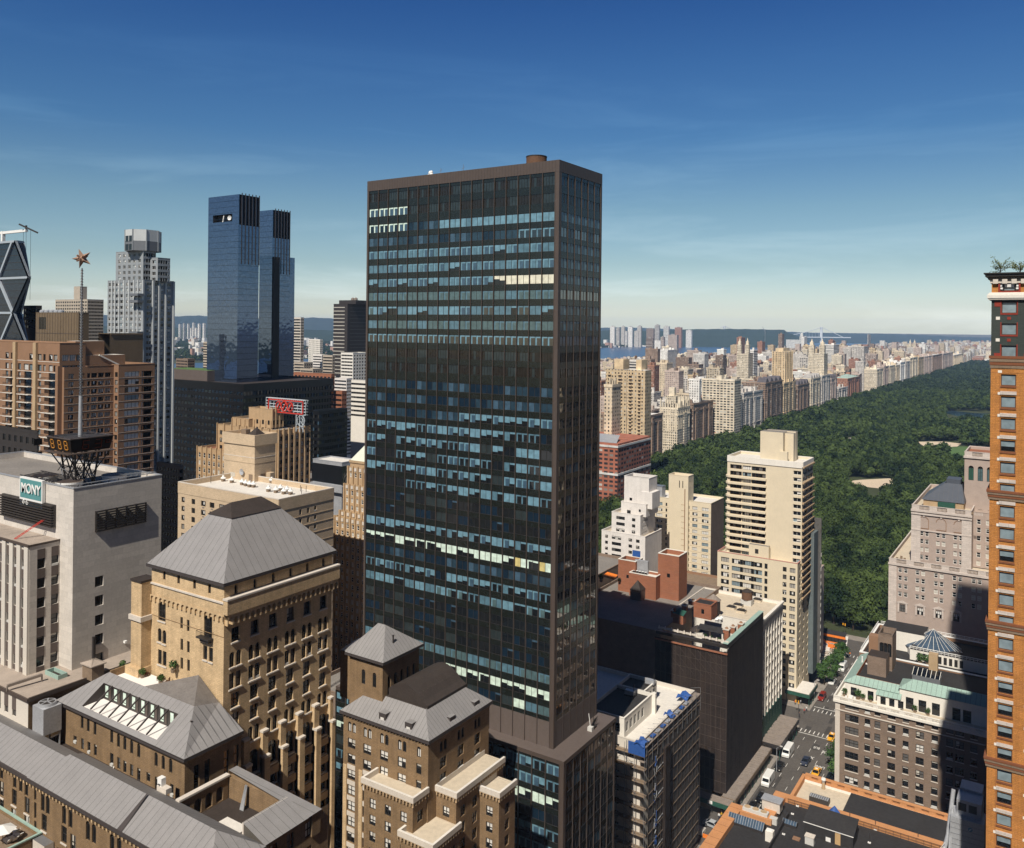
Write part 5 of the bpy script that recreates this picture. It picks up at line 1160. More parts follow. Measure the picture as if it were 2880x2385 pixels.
def mid_box(name, label, cat, px, py, d, pl, pr, m, nS, nE, pitch, sty, w, h, extra=(), par=.6, roof='roof_grey', rows=None, group=None, rec=.2, styE=None, limit=60):
 x1, y0, zt = C(px, py, d); x0 = hitS(pl, py, y0)[0]; y1 = hitE(pr, py, x1)[0]
 b = Bld(name, label, cat, x1, y0, 0, group); n = rows or int((zt-6)/pitch)
 S = grid(lin(x0+.6, x1-.6, nS), [zt-pitch*.8-pitch*k for k in range(n)], w, h, sty) if nS else []
 E = grid(lin(y0+.6, y1-.6, nE), [zt-pitch*.8-pitch*k for k in range(n)], w, h, styE or sty) if nE else []
 b.block(x0, x1, y0, y1, 0, zt, m, S, E, par=par, roof=roof, rec=rec)
 b.dim = (x0, x1, y0, y1, zt)
 return b
def silver_tower():
 d = 430.0; x1, y0, zt = C(400, 787, d); x0 = hitS(303, 790, y0)[0]; y1 = hitE(489, 790, x1)[0]; m = 'silver_clad'
 b = Bld('silver_tower', 'silver grey apartment tower stepping up to an octagonal crown', 'apartment tower', x1, y0, 0); p = 3.0
 W_, L = x1-x0, y1-y0
 def rows(z1, n): return [z1-2.0-p*k for k in range(n)]
 S = []; E = []
 for z in rows(zt, 46):
  for f, w in ((.08, 3.0), (.18, 1.6), (.29, 2.8), (.43, 3.6), (.57, 1.7), (.71, 3.0), (.84, 1.6), (.94, 2.0)): S.append((x0+W_*f, z, w, 1.75, 'silver', 0))
  for f, w in ((.22, 2.8), (.40, 3.2), (.60, 2.8), (.82, 3.4)): E.append((y0+L*f, z, w, 1.75, 'silver', 0))
 b.block(x0, x1, y0, y1, 0, zt, m, S, E, par=.8, roof='roof_grey', rec=.3)
 t = MB(); fS = Face('S', y0); fE = Face('E', x1)
 for f in (.14, .24, .36, .50, .64, .78, .89): fbox(t, fS, x0+W_*f-.35, x0+W_*f+.35, 0, zt, .5, 'silver_pale')
 for f in (.0, .31, .5, .71, .97): fbox(t, fE, y0+L*f, y0+L*f+.9, 0, zt, .6, 'silver_pale')
 for k in range(3):
  z = zt-7-p*4*1.6*k
  for j in range(2): fbox(t, fS, x1-W_*.20, x1+1.5, z-3.4*j-1.2, z-3.4*j, 3.4, 'silver_dark')
 t.build('bay', b.root)
 z1 = C(365, 706, d+8)[2]; a0 = hitS(326, 720, y0+3)[0]; a1 = x1+1; 
 b.block(a0, a1-W_*.16, y0+3, y1-8, zt+.003, z1, m, grid(lin(a0+1, a1-W_*.16-1, 5), rows(z1, 6), 2.2, 1.8, 'silver'), grid(lin(y0+4, y1-9, 4), rows(z1, 6), 3, 1.8, 'silver'), par=.6, rec=.3)
 z2 = C(420, 728, d+12)[2]; b.block(a1-W_*.16, a1+1.5, y0+7, y1-4, zt+.003, z2, m, grid([a1-W_*.06], rows(z2, 4), 3, 1.8, 'silver'), grid(lin(y0+8, y1-5, 4), rows(z2, 4), 3, 1.8, 'silver'), par=.6, rec=.3)
 cx, cy = (a0+a1)/2+1.5, (y0+y1)/2-2; zc = C(400, 650, dist(cx, cy))[2]; R = 8.7; cx += 1.6
 c = MB(); c.cyl(cx, cy, z1, z1+5, R, R, 8, 'silver_dark', a0=.3927); c.cyl(cx, cy, z1+5, zc, R, R, 8, 'silver_pale', 'roof_grey', a0=.3927)
 for i in range(8):
  a = .3927+2*math.pi*i/8; c.bar((cx+R*math.cos(a), cy+R*math.sin(a), z1), (cx+R*math.cos(a), cy+R*math.sin(a), zc), .5, m)
 for u in (-2.7, .3):
  for z in (zc-10.5, zc-6.2): c.box(cx+u, cx+u+2.4, cy-R*.935, cy-R*.91, z, z+3.0, 'glass')
 c.build('crown', b.root); b.finish(limit=100)
mat('silver_clad', (.27, .29, .305), .6, .10, .2, 3, spec=.4); mat('silver_pale', (.50, .52, .52), .6, .10, .2, 3, spec=.4); mat('silver_dark', (.14, .15, .165), .6, .1, spec=.4)
silver_tower()
def diagrid():
 d = 480.0; x1, y0, zt = C(43.7, 679, d); x0 = x1-60
 b = thing('diagrid_tower', 'dark glass tower with a bright triangular steel lattice at the left edge', 'office tower', (x1, y0, 0))
 lev = [(43.7, 679), (84, 782), (40.4, 880), (84, 984), (40, 1090)]; C2 = (65.6, 681)
 zs = [C(50, py, d)[2] for _, py in lev]+[0]; xs = [hitS(px, 800, y0)[0] for px, _ in lev]+[hitS(84, 800, y0)[0]]
 big = max(xs); y1 = y0+5; g = MB(); fr = MB(); bs_ = [hitS(px, 800, y0+5)[0] for px in (65.6, 84.6, 61, 84.6, 60, 84.6)]
 def yc(x): return y0+(big-x)
 for i in range(len(zs)-1):
  a, c = xs[i], xs[i+1]
  g.poly([(x0, y0, zs[i+1]), (c, y0, zs[i+1]), (a, y0, zs[i]), (x0, y0, zs[i])], 'mirror_dark')
  e, f_ = bs_[i], bs_[i+1]; g.poly([(c, y0, zs[i+1]), (f_, y1, zs[i+1]), (e, y1, zs[i]), (a, y0, zs[i])], 'mirror_dark'); g.poly([(f_, y1, zs[i+1]), (f_-44, y1+21, zs[i+1]), (e-44, y1+21, zs[i]), (e, y1, zs[i])], 'mirror_dark')
  fr.bar((c, y0-.3, zs[i+1]), (a, y0-.3, zs[i]), 1.4, 'lattice_steel'); fr.bar((x0, y0-.3, zs[i]), (a, y0-.3, zs[i]), 1.2, 'lattice_steel'); fr.bar((f_, y1-.3, zs[i+1]), (e, y1-.3, zs[i]), 1.0, 'lattice_steel')
  st = big-min(xs); 
  for k in range(3):
   o = 2*st*k; xa, xb = (a-o, c-o); fr.bar((xb-0, y0-.3, zs[i+1]), (xa, y0-.3, zs[i]), 1.4, 'lattice_steel')
   xm, xn = 2*min(xs)-a-o, 2*min(xs)-c-o; fr.bar((xn, y0-.3, zs[i+1]), (xm, y0-.3, zs[i]), 1.4, 'lattice_steel')
 g.poly([(x0, y0, zs[0]), (xs[0], y0, zs[0]), (bs_[0], y1, zs[0]), (bs_[0]-44, y1+21, zs[0]), (x0, y1+21, zs[0])], 'roof_dark')
 fr.bar((xs[0], y0-.3, zs[0]), (bs_[0], y1-.3, zs[0]), 1.2, 'lattice_steel')
 for k in range(1, 26):
  z = zs[0]-4.0*k; f = None
  for i in range(4):
   if zs[i+1] <= z <= zs[i]: t_ = (zs[i]-z)/(zs[i]-zs[i+1]); f = xs[i]+(xs[i+1]-xs[i])*t_
  if f: g.box(x0, f-.3, y0-.08, y0-.02, z-.15, z+.15, 'bronze_dark')
 g.build('glass_wall', b); fr.build('lattice', b)
 cz = zs[0]; cx = hitS(9, 650, y0+8)[0]; c = thing('roof_crane', 'white window cleaning crane on top of the lattice tower at the left edge', 'crane', (cx, y0+8, cz)); zz = C(10, 643, d)[2]
 mb = MB(); mb.bar((cx, y0+8, cz), (cx, y0+8, zz+1), 1.8, 'white_paint'); mb.build('post', c); mb = MB(); xe = hitS(75, 640, y0+8)[0]; mb.bar((cx-14, y0+8, zz), (xe, y0+8, zz), 1.5, 'white_paint'); mb.build('boom', c)
 mb = MB(); mb.bar((xe-2.5, y0+5, zz+3.5), (xe+4.6, y0+12, zz-1.2), .9, 'dark_metal'); mb.bar((xe-.5, y0+8, zz), (xe-.5, y0+8, zz+3), .8, 'dark_metal'); mb.build('jib', c)
 mb = MB()
 for dx in (-3.5, -.5, 4.5): mb.bar((xe+dx, y0+8, zz-40 if dx > -3 else zz-18), (xe+dx, y0+8, zz), .12, 'dark_metal')
 mb.build('cable', c)
mat('lattice_steel', (.36, .40, .44), .45, .08, spec=.5)
diagrid()
def twin_towers():
 for i, (px, py, d, pl, pr, yb) in enumerate(((671.5, 546, 560, 586, 729.5, 0), (767, 590, 612, 731, 816, 0))):
  x1, y0, zt = C(px, py, d); x0 = hitS(pl, 600, y0)[0]; y1 = hitE(pr, 600, x1)[0]
  nm = ('nearer of the twin dark blue glass towers, with a white dish in a slot', 'further of the twin dark blue glass towers, with a stepped right shoulder')[i]
  o = thing('glass_twin_tower', nm, 'skyscraper', (x1, y0, 0), 'twin blue glass towers')
  g = MB(); n = 6; zn = zt-26
  sz0, sz1, sa, sb = zt-17.5, zt-12.5, x0+(x1-x0)*.16, x0+(x1-x0)*.80
  fS = Face('S', y0)
  if i == 0: wall(g, fS, x0, x1, 100, zt, [((sa+sb)/2, (sz0+sz1)/2, sb-sa, sz1-sz0, None, 0)], 'mirror_blue', 4, M['dark_metal']); g.poly([(sa, y0+4, sz0), (sb, y0+4, sz0), (sb, y0+4, sz1), (sa, y0+4, sz1)], 'dark_metal')
  else: wall(g, fS, x0, x1, 100, zt, [], 'mirror_blue')
  L = y1-y0; ops = [(y0+L*(k+.5)/n, zt-10, L/n*.62, 20.1, None, 0) for k in range(n)]
  wall(g, Face('E', x1), y0, y1, 100, zt, ops, 'mirror_blue', 2.5, M['dark_metal'])
  for u, z, w, h, *_ in ops: g.poly([(x1-2.5, u-w/2, z-h/2), (x1-2.5, u+w/2, z-h/2), (x1-2.5, u+w/2, z+h/2), (x1-2.5, u-w/2, z+h/2)], 'dark_metal')
  g.poly([(x0, y0, zt), (x1, y0, zt), (x1, y1, zt), (x0, y1, zt)], 'roof_dark'); wall(g, Face('N', y1), x0, x1, 100, zt, [], 'mirror_blue'); wall(g, Face('W', x0), y0, y1, 100, zt, [], 'mirror_blue')
  g.build('glass_wall', o)
  r = MB()
  for k in range(n): u = y0+L*(k+1)/n; r.box(x1-.3, x1+.35, u-.25, u+.1, zt-46, zt+1.2, 'dark_metal')
  for k in range(int((zt-105)/3.9)): z = zt-3.9*(k+1); r.box(x0+.2, x1-.02, y0-.06, y0-.01, z-.09, z+.09, 'mirror_dark'); (r.box(x1+.01, x1+.06, y0+.1, y1, z-.09, z+.09, 'mirror_dark') if z < zt-27 else None)
  r.build('floor_line', o)
  if i == 0:
   ds = MB(); cx, cz = x0+(x1-x0)*.68, (sz0+sz1)/2
   for k in range(12):
    a, c = 2*math.pi*k/12, 2*math.pi*(k+1)/12; ds.poly([(cx+2*math.cos(a), y0+.6, cz+1.6*math.sin(a)), (cx+2*math.cos(c), y0+.6, cz+1.6*math.sin(c)), (cx-.3, y0+1.6, cz)], 'white_paint')
   ds.bar((cx-7, y0+1, sz0), (cx-5.8, y0+1, sz1-.5), .7, 'white_paint'); ds.build('dish', o)
  else:
   w = MB(); zs = C(828, 729, d+30)[2]; ye = hitE(829, 740, x1)[0]; w.box(x0, x1-.02, y1+.02, ye, 100, zs, 'mirror_blue', 'roof_dark'); w.build('shoulder', o)
   w = MB(); zq = C(775, 722, d)[2]; yq = hitE(784, 740, x1)[0]; w.box(x1+.15, x1+1.2, y0+.4, yq, 100, zq, 'clock_black'); w.build('dark_slot', o)
 d = 535.0; x1, y0, zt = C(686, 1081, d); x0 = hitS(487, 1060, y0)[0]-20; y1 = hitE(938, 1077, x1)[0]
 b = Bld('glass_podium', 'broad black glass podium under the twin blue towers', 'podium building', x1, y0, 0)
 S = grid(lin(x0, x1, 26), [zt-6-4.4*k for k in range(18)], 2.6, 2.0, 'Z'); E = grid(lin(y0, y1, 30), [zt-6-4.4*k for k in range(18)], 4.0, 2.6, 'E')
 b.block(x0, x1, y0, y1, 0, zt, 'podium_black', S, E, par=.8, roof='roof_dark', cop='bronze_dark'); 
 q = MB(); xq = hitS(510, 1050, y0+8)[0]; z2 = hitS(540, 1040, y0+8)[1]; q.box(x0, hitS(583, 1040, y0+8)[0], y0+8, y0+26, zt-.5, z2, 'panel_brown', 'lawn_green'); q.build('upper_block', b.root)
 b.finish(limit=100)
mat('podium_black', (.007, .0065, .007), .35, .2, .3, 2, spec=.5)
twin_towers()
def deco_sign():
 d = 370.0; x1, y0, zt = C(781, 1212, d); x0 = hitS(612, 1195, y0)[0]; y1 = hitE(871, 1200, x1)[0]; m = 'deco_tan'
 b = Bld('ribbed_deco_block', 'ribbed tan art deco block stepping up to a roof with a red sign frame', 'office building', x1, y0, 0)
 S = []; E = []; p = 3.4
 nE = 6
 def ribs(t, fc, a, c, n, z0, z1, off=.5, w=.7):
  for i in range(n+1):
   u = a+(c-a)*i/n; fbox(t, fc, max(a, u-w/2), min(c, u+w/2), z0, z1+.8, off, m)
 t = MB()
 for k in range(26):
  for u in lin(y0, y1, nE): E.append((u, zt-3.6-p*k, 2.2, 2.0, 'sashd2', 0))
  for u in lin(x0, x1, 8): S.append((u, zt-3.6-p*k, 1.9, 2.0, 'sashd2', 0))
 b.block(x0, x1, y0, y1, 0, zt, m, S, E, par=.8, roof='roof_grey', rec=.3); ribs(t, Face('E', x1), y0, y1, nE, 0, zt, .7, .9); ribs(t, Face('S', y0), x0, x1, 8, 0, zt, .6)
 xb, yb = hitS(764, 1180, y0+6)[0], y0+6; zb = C(764, 1152, dist(xb, yb))[2]; xa = hitS(700, 1150, yb)[0]; ye = hitE(796, 1160, xb)[0]
 b.block(xa, xb, yb, ye, zt-1, zb, m, [(u, zb-6-p*k, 1.3, 2, 'dark', 0) for k in range(4) for u in lin(xa, xb, 4)], [(u, zb-6-p*k, 1.3, 2, 'dark', 0) for k in range(5) for u in lin(yb, ye, 3)], par=.8, roof='roof_grey'); ribs(t, Face('E', xb), yb, ye, 3, zt, zb, .5); ribs(t, Face('S', yb), xa, xb, 4, zt, zb-6, .4)
 xc = hitS(653, 1180, yb-2)[0]; zc = hitS(670, 1176, yb-2)[1]; b.block(xc, hitS(701, 1180, yb-2)[0], yb-2, yb+10, zt-1, zc, m, [], [], par=.8); ribs(t, Face('S', yb-2), xc, hitS(701, 1180, yb-2)[0], 4, zt, zc-1, .4)
 zl = hitS(590, 1262, y0-4)[1]; xl = hitS(555, 1262, y0-4)[0]
 b.block(xl, hitS(700, 1290, y0-4)[0], y0-4, y0+16, 0, zl, m, [(u, zl-3.4-p*k, 1.5, 2.2, 'sashw', 0) for k in range(10) for u in lin(xl, xl+24, 7)], [], par=.8, roof='brick_red'); ribs(t, Face('S', y0-4), xl, xl+24, 7, 0, zl, .5, .8)
 t.build('rib', b.root); b.finish(limit=100)
 # steel frame with red sign
 ys = y0+9; xa, xb2 = hitS(746, 1150, ys)[0], hitS(857, 1170, ys)[0]; z1, z0 = hitS(800, 1122, ys)[1], hitS(800, 1163, ys)[1]; zf = zt
 o = thing('roof_sign_frame', 'white steel lattice on the tan deco roof holding a red bordered sign', 'sign', (xb2-5, ys, zf)); f = MB(); h = z1-z0
 for i in range(11): x = xa+(xb2-xa)*i/10; f.bar((x, ys+.5, z0), (x, ys+.5, z1), .18, 'steel_white')
 for j in range(6): z = z0+h*j/5; f.bar((xa, ys+.5, z), (xb2, ys+.5, z), .30, 'steel_white'); f.bar((xa, ys+2, z), (xb2, ys+2, z), .15, 'steel_white')
 for i in range(10): x = xa+(xb2-xa)*i/10; f.bar((x, ys+.6, z0), (x+(xb2-xa)/10, ys+2, z1), .12, 'steel_white')
 cx = hitS(843, 1190, ys)[0]
 for s_ in (-2.2, 0, 2.2):
  f.bar((cx+s_, ys, zf-1), (cx+s_, ys, z0), .3, 'steel_white')
  for k in range(4): f.bar((cx+s_, ys, zf+k*2), (cx-s_*.8, ys+1.5, zf+2+k*2), .16, 'steel_white')
 for i in range(12):
  a = 2*math.pi*i/12; c = 2*math.pi*(i+1)/12; f.bar((cx+1+2.4*math.cos(a), ys-.2, zf+4+2.4*math.sin(a)), (cx+1+2.4*math.cos(c), ys-.2, zf+4+2.4*math.sin(c)), .2, 'steel_white')
 f.build('lattice', o)
 r = MB(); xi, xj = xa+2.2, xb2-1.2; za, zb2 = z0+.4, z1-.6
 for p_, q_ in (((xi, za), (xj, za)), ((xi, zb2), (xj, zb2)), ((xi, za), (xi, zb2)), ((xj, za), (xj, zb2))): r.bar((p_[0], ys, p_[1]), (q_[0], ys, q_[1]), .45, 'red_paint')
 r.build('border', o)
 r = MB(); rnd = random.Random(4); w = xj-xi; zm = (za+zb2)/2
 for cx_, rr in ((xi+w*.30, h*.26), (xi+w*.47, h*.30), (xi+w*.64, h*.26)):
  pts = [(cx_+rr*math.cos(a), ys-.1, zm+rr*1.15*math.sin(a)) for a in [i*.45 for i in range(15)]]; r.tube(pts, .28, 'red_paint', 5); r.bar((cx_-rr*.6, ys-.1, zm-rr), (cx_+rr*.7, ys-.1, zm+rr), .5, 'red_paint')
 r.build('lettering', o)
mat('steel_white', (.50, .55, .58), .5, .1)
deco_sign()
def copper_deco():
 m = 'deco_tan'; y0 = 212.0; steps = [(939.5, 1452), (954, 1437), (967, 1362), (978, 1313)]
 xe = hitS(1046, 1400, y0)[0]; x0 = hitS(939.5, 1450, y0)[0]
 b = Bld('setback_deco_tower', 'slender tan art deco tower with setbacks and a pale copper pyramid top', 'tower', xe, y0, 0); t = MB(); p = 2.55
 prev = 0
 for i, (px, py) in enumerate(steps):
  xa = hitS(px, py, y0+i*.9)[0]; z = hitS(px, py, y0+i*.9)[1]; y = y0+i*.9
  n = max(3, int((xe-xa)/2.3)); us = lin(xa+.4, xe, n)
  zz = [z-2.6-p*k for k in range(int((z-max(prev, 4))/p))] if i else [z-2.6-p*k for k in range(30)]
  b.block(xa, xe, y, y0+22, prev if i else 0, z, m, grid(us, [q for q in zz if q > (prev+1 if i else 3)], 1.1, 1.6, 'sashw'), [], par=.6, roof='roof_grey', rec=.25)
  st = us[1]-us[0]
  for u in us: fbox(t, Face('S', y), max(xa, u-st/2-.3), u-st/2+.3, prev if i else 0, z+.5, .45, m); fbox(t, Face('S', y), u-.5, u+.5, z-1.2, z-.1, .25, 'stone_pale')
  prev = z
 t.build('rib', b.root)
 zt = prev; q = MB(); xa = hitS(985, 1313, y0+4)[0]; z2 = hitS(985, 1300, y0+4)[1]; q.box(xa, xe, y0+4, y0+20, zt-.6, z2, m); q.box(xa-.3, xe+.3, y0+3.7, y0+20.3, z2, z2+.8, 'tan_wall')
 xm, ym = hitS(1046, 1250, y0+12)[0]+2, y0+12; za = hitS(1027, 1240, ym)[1]+3
 A = [(xa, y0+4, z2+.8), (2*xm-xa, y0+4, z2+.8), (2*xm-xa, y0+20, z2+.8), (xa, y0+20, z2+.8)]
 for i in range(4): q.poly([A[i], A[(i+1) % 4], (xm, ym, za)], 'copper_pale')
 q.build('copper_roof', b.root); b.finish(limit=100)
copper_deco()
def backdrop_left():
 mid_box('balcony_tower', 'pale apartment tower with a stepped top behind the star mast', 'apartment tower', 246, 842, 760, 156, 291.5, 'tower_tan', 14, 10, 3.0, 'stripwin', 2.4, 1.6, limit=0, rows=26).finish(limit=0)
 b = mid_box('plant_room', '', '', 225, 806, 775, 208, 245, 'tower_tan', 0, 0, 3, 'dark', 1, 1); r = b.root; tag(r, 'stepped tan plant room crowning the apartment tower behind the star mast', 'plant room'); b.finish()
 mid_box('red_stepped_block', 'dull red stepped block right behind the lattice tower', 'building', 101, 860, 520, 66, 118, 'brick_russet', 5, 3, 3.4, 'dark', 2, 1.6, rows=4).finish(limit=0)
 mid_box('slim_tower', 'slim pale ribbed tower with a dark cap far behind the twin towers', 'tower', 846, 893, 950, 826, 855, 'stone_pale', 5, 3, 3.2, 'stripwin', 2.2, 2.0, rows=45, limit=0).finish(limit=0)
 b = mid_box('slab_tower', 'dark brown slab tower with fine pale bands left of the main tower', 'tower', 977.7, 855, 900, 938.5, 1040, 'slab_dark', 0, 0, 3.3, 'dark', 2, 1.5)
 x0, x1, y0, y1, z = b.dim; t = MB()
 for k in range(36):
  zz = z-4-3.9*k; fbox(t, Face('S', y0), x0, x1-4, zz, zz+.8, .3, 'blind'); fbox(t, Face('E', x1), y0+4, y1, zz, zz+.35, .2, 'dim')
 t.build('floor_band', b.root); t = MB(); t.box(x0+4, x1+8, y0+4, y1-8, z, z+4.2, 'slab_dark'); 
 for k in (0, 4.4): t.cyl(x1-4+k, y0+12, z+4.2, z+6.2, 2.0, 2.0, 10, 'wood_grey'); t.cyl(x1-4+k, y0+12, z+6.2, z+7.6, 2.1, 0, 10, 'wood_grey')
 t.build('roof_tank', b.root); b.finish()
 mid_box('white_grid_block', 'bright white apartment block with a small bulkhead beside the dark slab tower', 'apartment building', 993, 993, 820, 959, 1040, 'stone_white', 7, 6, 3.2, 'dark', 2.0, 1.6, rows=22, limit=0).finish(limit=0)
 mid_box('white_ribbon_block', 'white block with dark ribbon windows at the left edge of the main tower', 'building', 1040, 1072, 640, 988, 1046, 'stone_white', 6, 0, 3.4, 'stripwin', 4.4, 1.5, rows=8, limit=0).finish(limit=0)
 mid_box('rust_block', 'low rust coloured brick block behind the black podium', 'building', 932, 1053, 720, 826, 941, 'brick_red', 10, 3, 4, 'dark', 2.6, 2.0, rows=4, limit=0).finish(limit=0)
 mid_box('dark_annex', 'black glass office block right of the red sign frame', 'office building', 897, 1157, 480, 880, 977, 'podium_black', 3, 12, 3.7, 'E', 2.6, 2.0, rows=22, limit=40).finish(limit=40)
 mid_box('russet_slab', 'narrow russet brick block wedged behind the black annex', 'building', 962, 1101, 600, 939, 975, 'brick_red', 6, 3, 3.5, 'dark', 1.6, 1.6, rows=16, limit=0).finish(limit=0)
 b = mid_box('glass_hall', 'low modern building with a bright white roof beside the black annex', 'building', 962, 1302, 345, 880, 1010, 'galv', 0, 0, 4, 'dark', 2, 2, par=.3, roof='roof_white', rows=1); x0, x1, y0, y1, z = b.dim
 t = MB(); t.box(x0-.5, x1+.1, y0-.12, y0-.01, z-9, z-1.4, 'glass_tower'); t.box(x1+.01, x1+.12, y0, y1, z-9, z-1.4, 'glass_tower'); t.box(x0, x1+1.6, y0-1.6, y0-.13, z-12, z-9.3, 'galv'); t.build('glazing', b.root); b.finish()
 for i, (px, py, pl, pr, d, mm, l) in enumerate(((855, 1020, 827, 880, 900, 'tower_tan', 'tan balcony block in front of the slim pale tower'), (905, 998, 880, 921, 1000, 'plaster_white', 'white stepped block in front of the far hills'), (900, 955, 868, 908, 1300, 'stone_white', 'bright white gridded block left of the dark slab tower'), (935, 1000, 908, 942, 880, 'tower_tan', 'tan slab touching the dark slab tower'), (975, 1065, 940, 990, 760, 'plaster_white', 'white grey block below the bright white apartment block'), (528, 1010, 495, 548, 900, 'brick_umber', 'dark brown riverside block between silver and blue towers'), (584, 962, 572, 590, 1000, 'tower_tan', 'thin cream tower beside the nearer blue tower'), (880, 1038, 845, 908, 850, 'tower_tan', 'tan grey slab with balconies behind the rust block'), (288, 940, 283, 302, 560, 'brick_beige', 'narrow beige block behind the silver tower'))):
  mid_box('far_block', l, 'apartment building', px, py, d, pl, pr, mm, 8, 4, 3.1, 'dark', 1.9, 1.5, rows=22, limit=0).finish(limit=0)
 for i, (px, py, pl, pr, d, mm, l) in enumerate(((106, 1214, -30, 109, 235, 'slab_dark', 'dark flat block at the left edge behind the white limestone block'), (505, 1310, 440, 515, 420, 'brick_umber', 'shadowed dark brick building between the white block and the beige apartments'), (700, 1380, 640, 950, 400, 'brick_umber', 'dark low building behind the beige apartments'))):
  b = mid_box('low_block', l, 'building', px, py, d, pl, pr, mm, 8, 4, 3.6, 'dark', 1.6, 1.8, rows=12, limit=0); b.finish(limit=0)
mat('tower_tan', (.42, .36, .29), .9, .15, .2, 3); mat('slab_dark', (.040, .034, .032), .6, .2)
backdrop_left()
# ------------------------------------------------------------------ west side of the avenue, right of the tower
def scaffold_block():
 x1, y0 = -88.0, 195.0; zt = 44.4; y1 = hitE(1953, 1952, x1)[0]; x0 = -128; m = 'limestone_plain'
 b = Bld('scaffolded_block', 'pale apartment block wrapped in brown netting and plank scaffolds with blue tarps', 'building', x1, y0, 0); p = 3.3
 S = [(u, zt-3-p*k, 1.3, 2.2, 'sashw', 0) for k in range(12) for u in lin(x0, x1-.5, 10)]
 b.block(x0, x1, y0, y1, 0, zt, m, S, [], par=.9, roof='roof_white', rec=.25)
 n = MB(); yk = y0+10.5
 n.box(x1+1.5, x1+1.62, y0+1.5, y1-.5, 3, zt-2.2, 'net_grey'); n.box(x1+1.62, x1+2.4, yk, yk+3, 3, zt-5, 'net'); n.box(x1+.02, x1+1.5, y1-.6, y1-.5, 3, zt-2.2, 'net_grey'); n.build('net', b.root)
 s = MB()
 for k in range(12):
  z = zt-2.6-p*k; s.box(x1-9.2, x1+1.9, y0-1.5, y0-.1, z, z+.14, 'wood')
  s.bar((x1-9.2, y0-1.5, z+1), (x1+1.9, y0-1.5, z+1), .07, 'wood'); s.bar((x1-9, y0-1.5, z-p), (x1-5, y0-1.5, z), .06, 'steel'); s.bar((x1-4.5, y0-1.5, z), (x1, y0-1.5, z-p), .06, 'steel')
 for u in (x1-9, x1-6.3, x1-3.6, x1-.9, x1+1.8): s.bar((u, y0-1.5, 0), (u, y0-1.5, zt), .09, 'steel'); s.bar((u, y0-.4, 0), (u, y0-.4, zt), .09, 'steel')
 for k in range(3):
  z = zt-.4-1.9*k; s.box(x1+.1, x1+1.9-.15*k, y0-1, y1, z, z+.14, 'wood_grey')
 for i in range(12):
  u = y0+(y1-y0)*i/11; s.bar((x1+1.8, u, zt-5), (x1+1.8, u, zt+1.4), .09, 'steel'); s.bar((x1+1.8, u, zt+1.4), (x1-1.5, u+1, zt+.2), .07, 'steel')
 for k in range(5): s.bar((x1+1.7, yk-4, zt-9-p*2*k), (x1+1.7, yk+1.5, zt-8.6-p*2*k), .14, 'galv'); s.bar((x1+1.7, yk-3.6, zt-9-p*2*k), (x1+1.7, yk-1, zt-11.5-p*2*k), .09, 'galv')
 for i in range(14): u = y0+1+(y1-y0-1)*i/13; s.bar((x1+1.75, u, 3), (x1+1.75, u, zt-2), .07, 'net_pole')
 for k in range(13): s.bar((x1+1.75, y0+1, zt-3-p*k), (x1+1.75, y1-.5, zt-3-p*k), .09, 'wood')
 rb_ = random.Random(12)
 for k in range(46): z = rb_.uniform(6, zt-6); u = yk-5+rb_.uniform(-.8, .8); s.bar((x1+1.8, u, z), (x1+1.8, u+rb_.uniform(-1.2, 1.2), z+rb_.uniform(.5, 1.8)), .14, rb_.choice(('tarp_blue', 'galv', 'steel')))
 s.build('scaffold', b.root)
 # white penthouse
 q = MB(); xa, xb, ya, yb = -104, x1-5.2, y0+1.5, y1-9
 S2 = [(u, zt+1.5, 1.6, 2.2, 'dark', 0) for u in (xb-2, xb-5.5)]; E2 = [(ya+1.6+2.4*i, zt+1.6, 1.5, 2.4, 'dark', 0) for i in range(5)]
 b.block(xa, xb, ya, yb-8.5, zt-.9, zt+4.1, 'stone_white', S2, E2, par=.7, roof='roof_black', cop='stone_white')
 b.block(xa, xb-2.5, yb-8.46, yb, zt-.9, zt+4.1, 'stone_white', [], [(yb-6.5+2.2*i, zt+1.6, 1.4, 2.4, 'dark', 0) for i in range(3)], par=.7, roof='roof_black', cop='stone_white')
 q.box(xb-.1, xb+1.0, yb-9, yb-8.1, zt-.9, zt+4.6, 'stone_white'); q.build('penthouse_pier', b.root)
 t = MB(); t.cyl(xa+2, yb-3, zt+3.4, zt+9.5, 1.5, .2, 4, 'stone_white', a0=.785)
 b.finish(limit=100)
 for n_, (u, v, r) in enumerate (((y0-.4, 0, 1.6), (y1-6, -1.2, 2.0), (y0+18, -.4, 1.3))):
  x = x1+.4+v; rnd = random.Random(int(u)); P = [(x-r*.8, u-r), (x+r*.8, u-r), (x+r*.8, u+r*1.4), (x-r*.8, u+r*1.4)]
  tb = MB()
  for i in range(3):
   for j in range(3):
    a, c = i/3, j/3; f = lambda a, c: (x-r*.8+1.6*r*a, u-r+2.4*r*c, zt+.5+.5*math.sin(a*5+c*7+u)); tb.poly([f(a, c), f(a+.333, c), f(a+.333, c+.333), f(a, c+.333)], 'tarp_blue')
  if n_ == 0: tb.box(x1-2.6, x1+1.95, y0-1.62, y0-1.52, zt-2.4, zt+.6, 'tarp_blue')
  tag(tb.build('tarp', org=(x, u, zt)), ('blue tarp wrapped round the near corner of the scaffolded roof', 'blue tarp at the far end of the scaffolded roof edge', 'blue tarp halfway along the scaffolded roof edge')[n_], 'tarp')
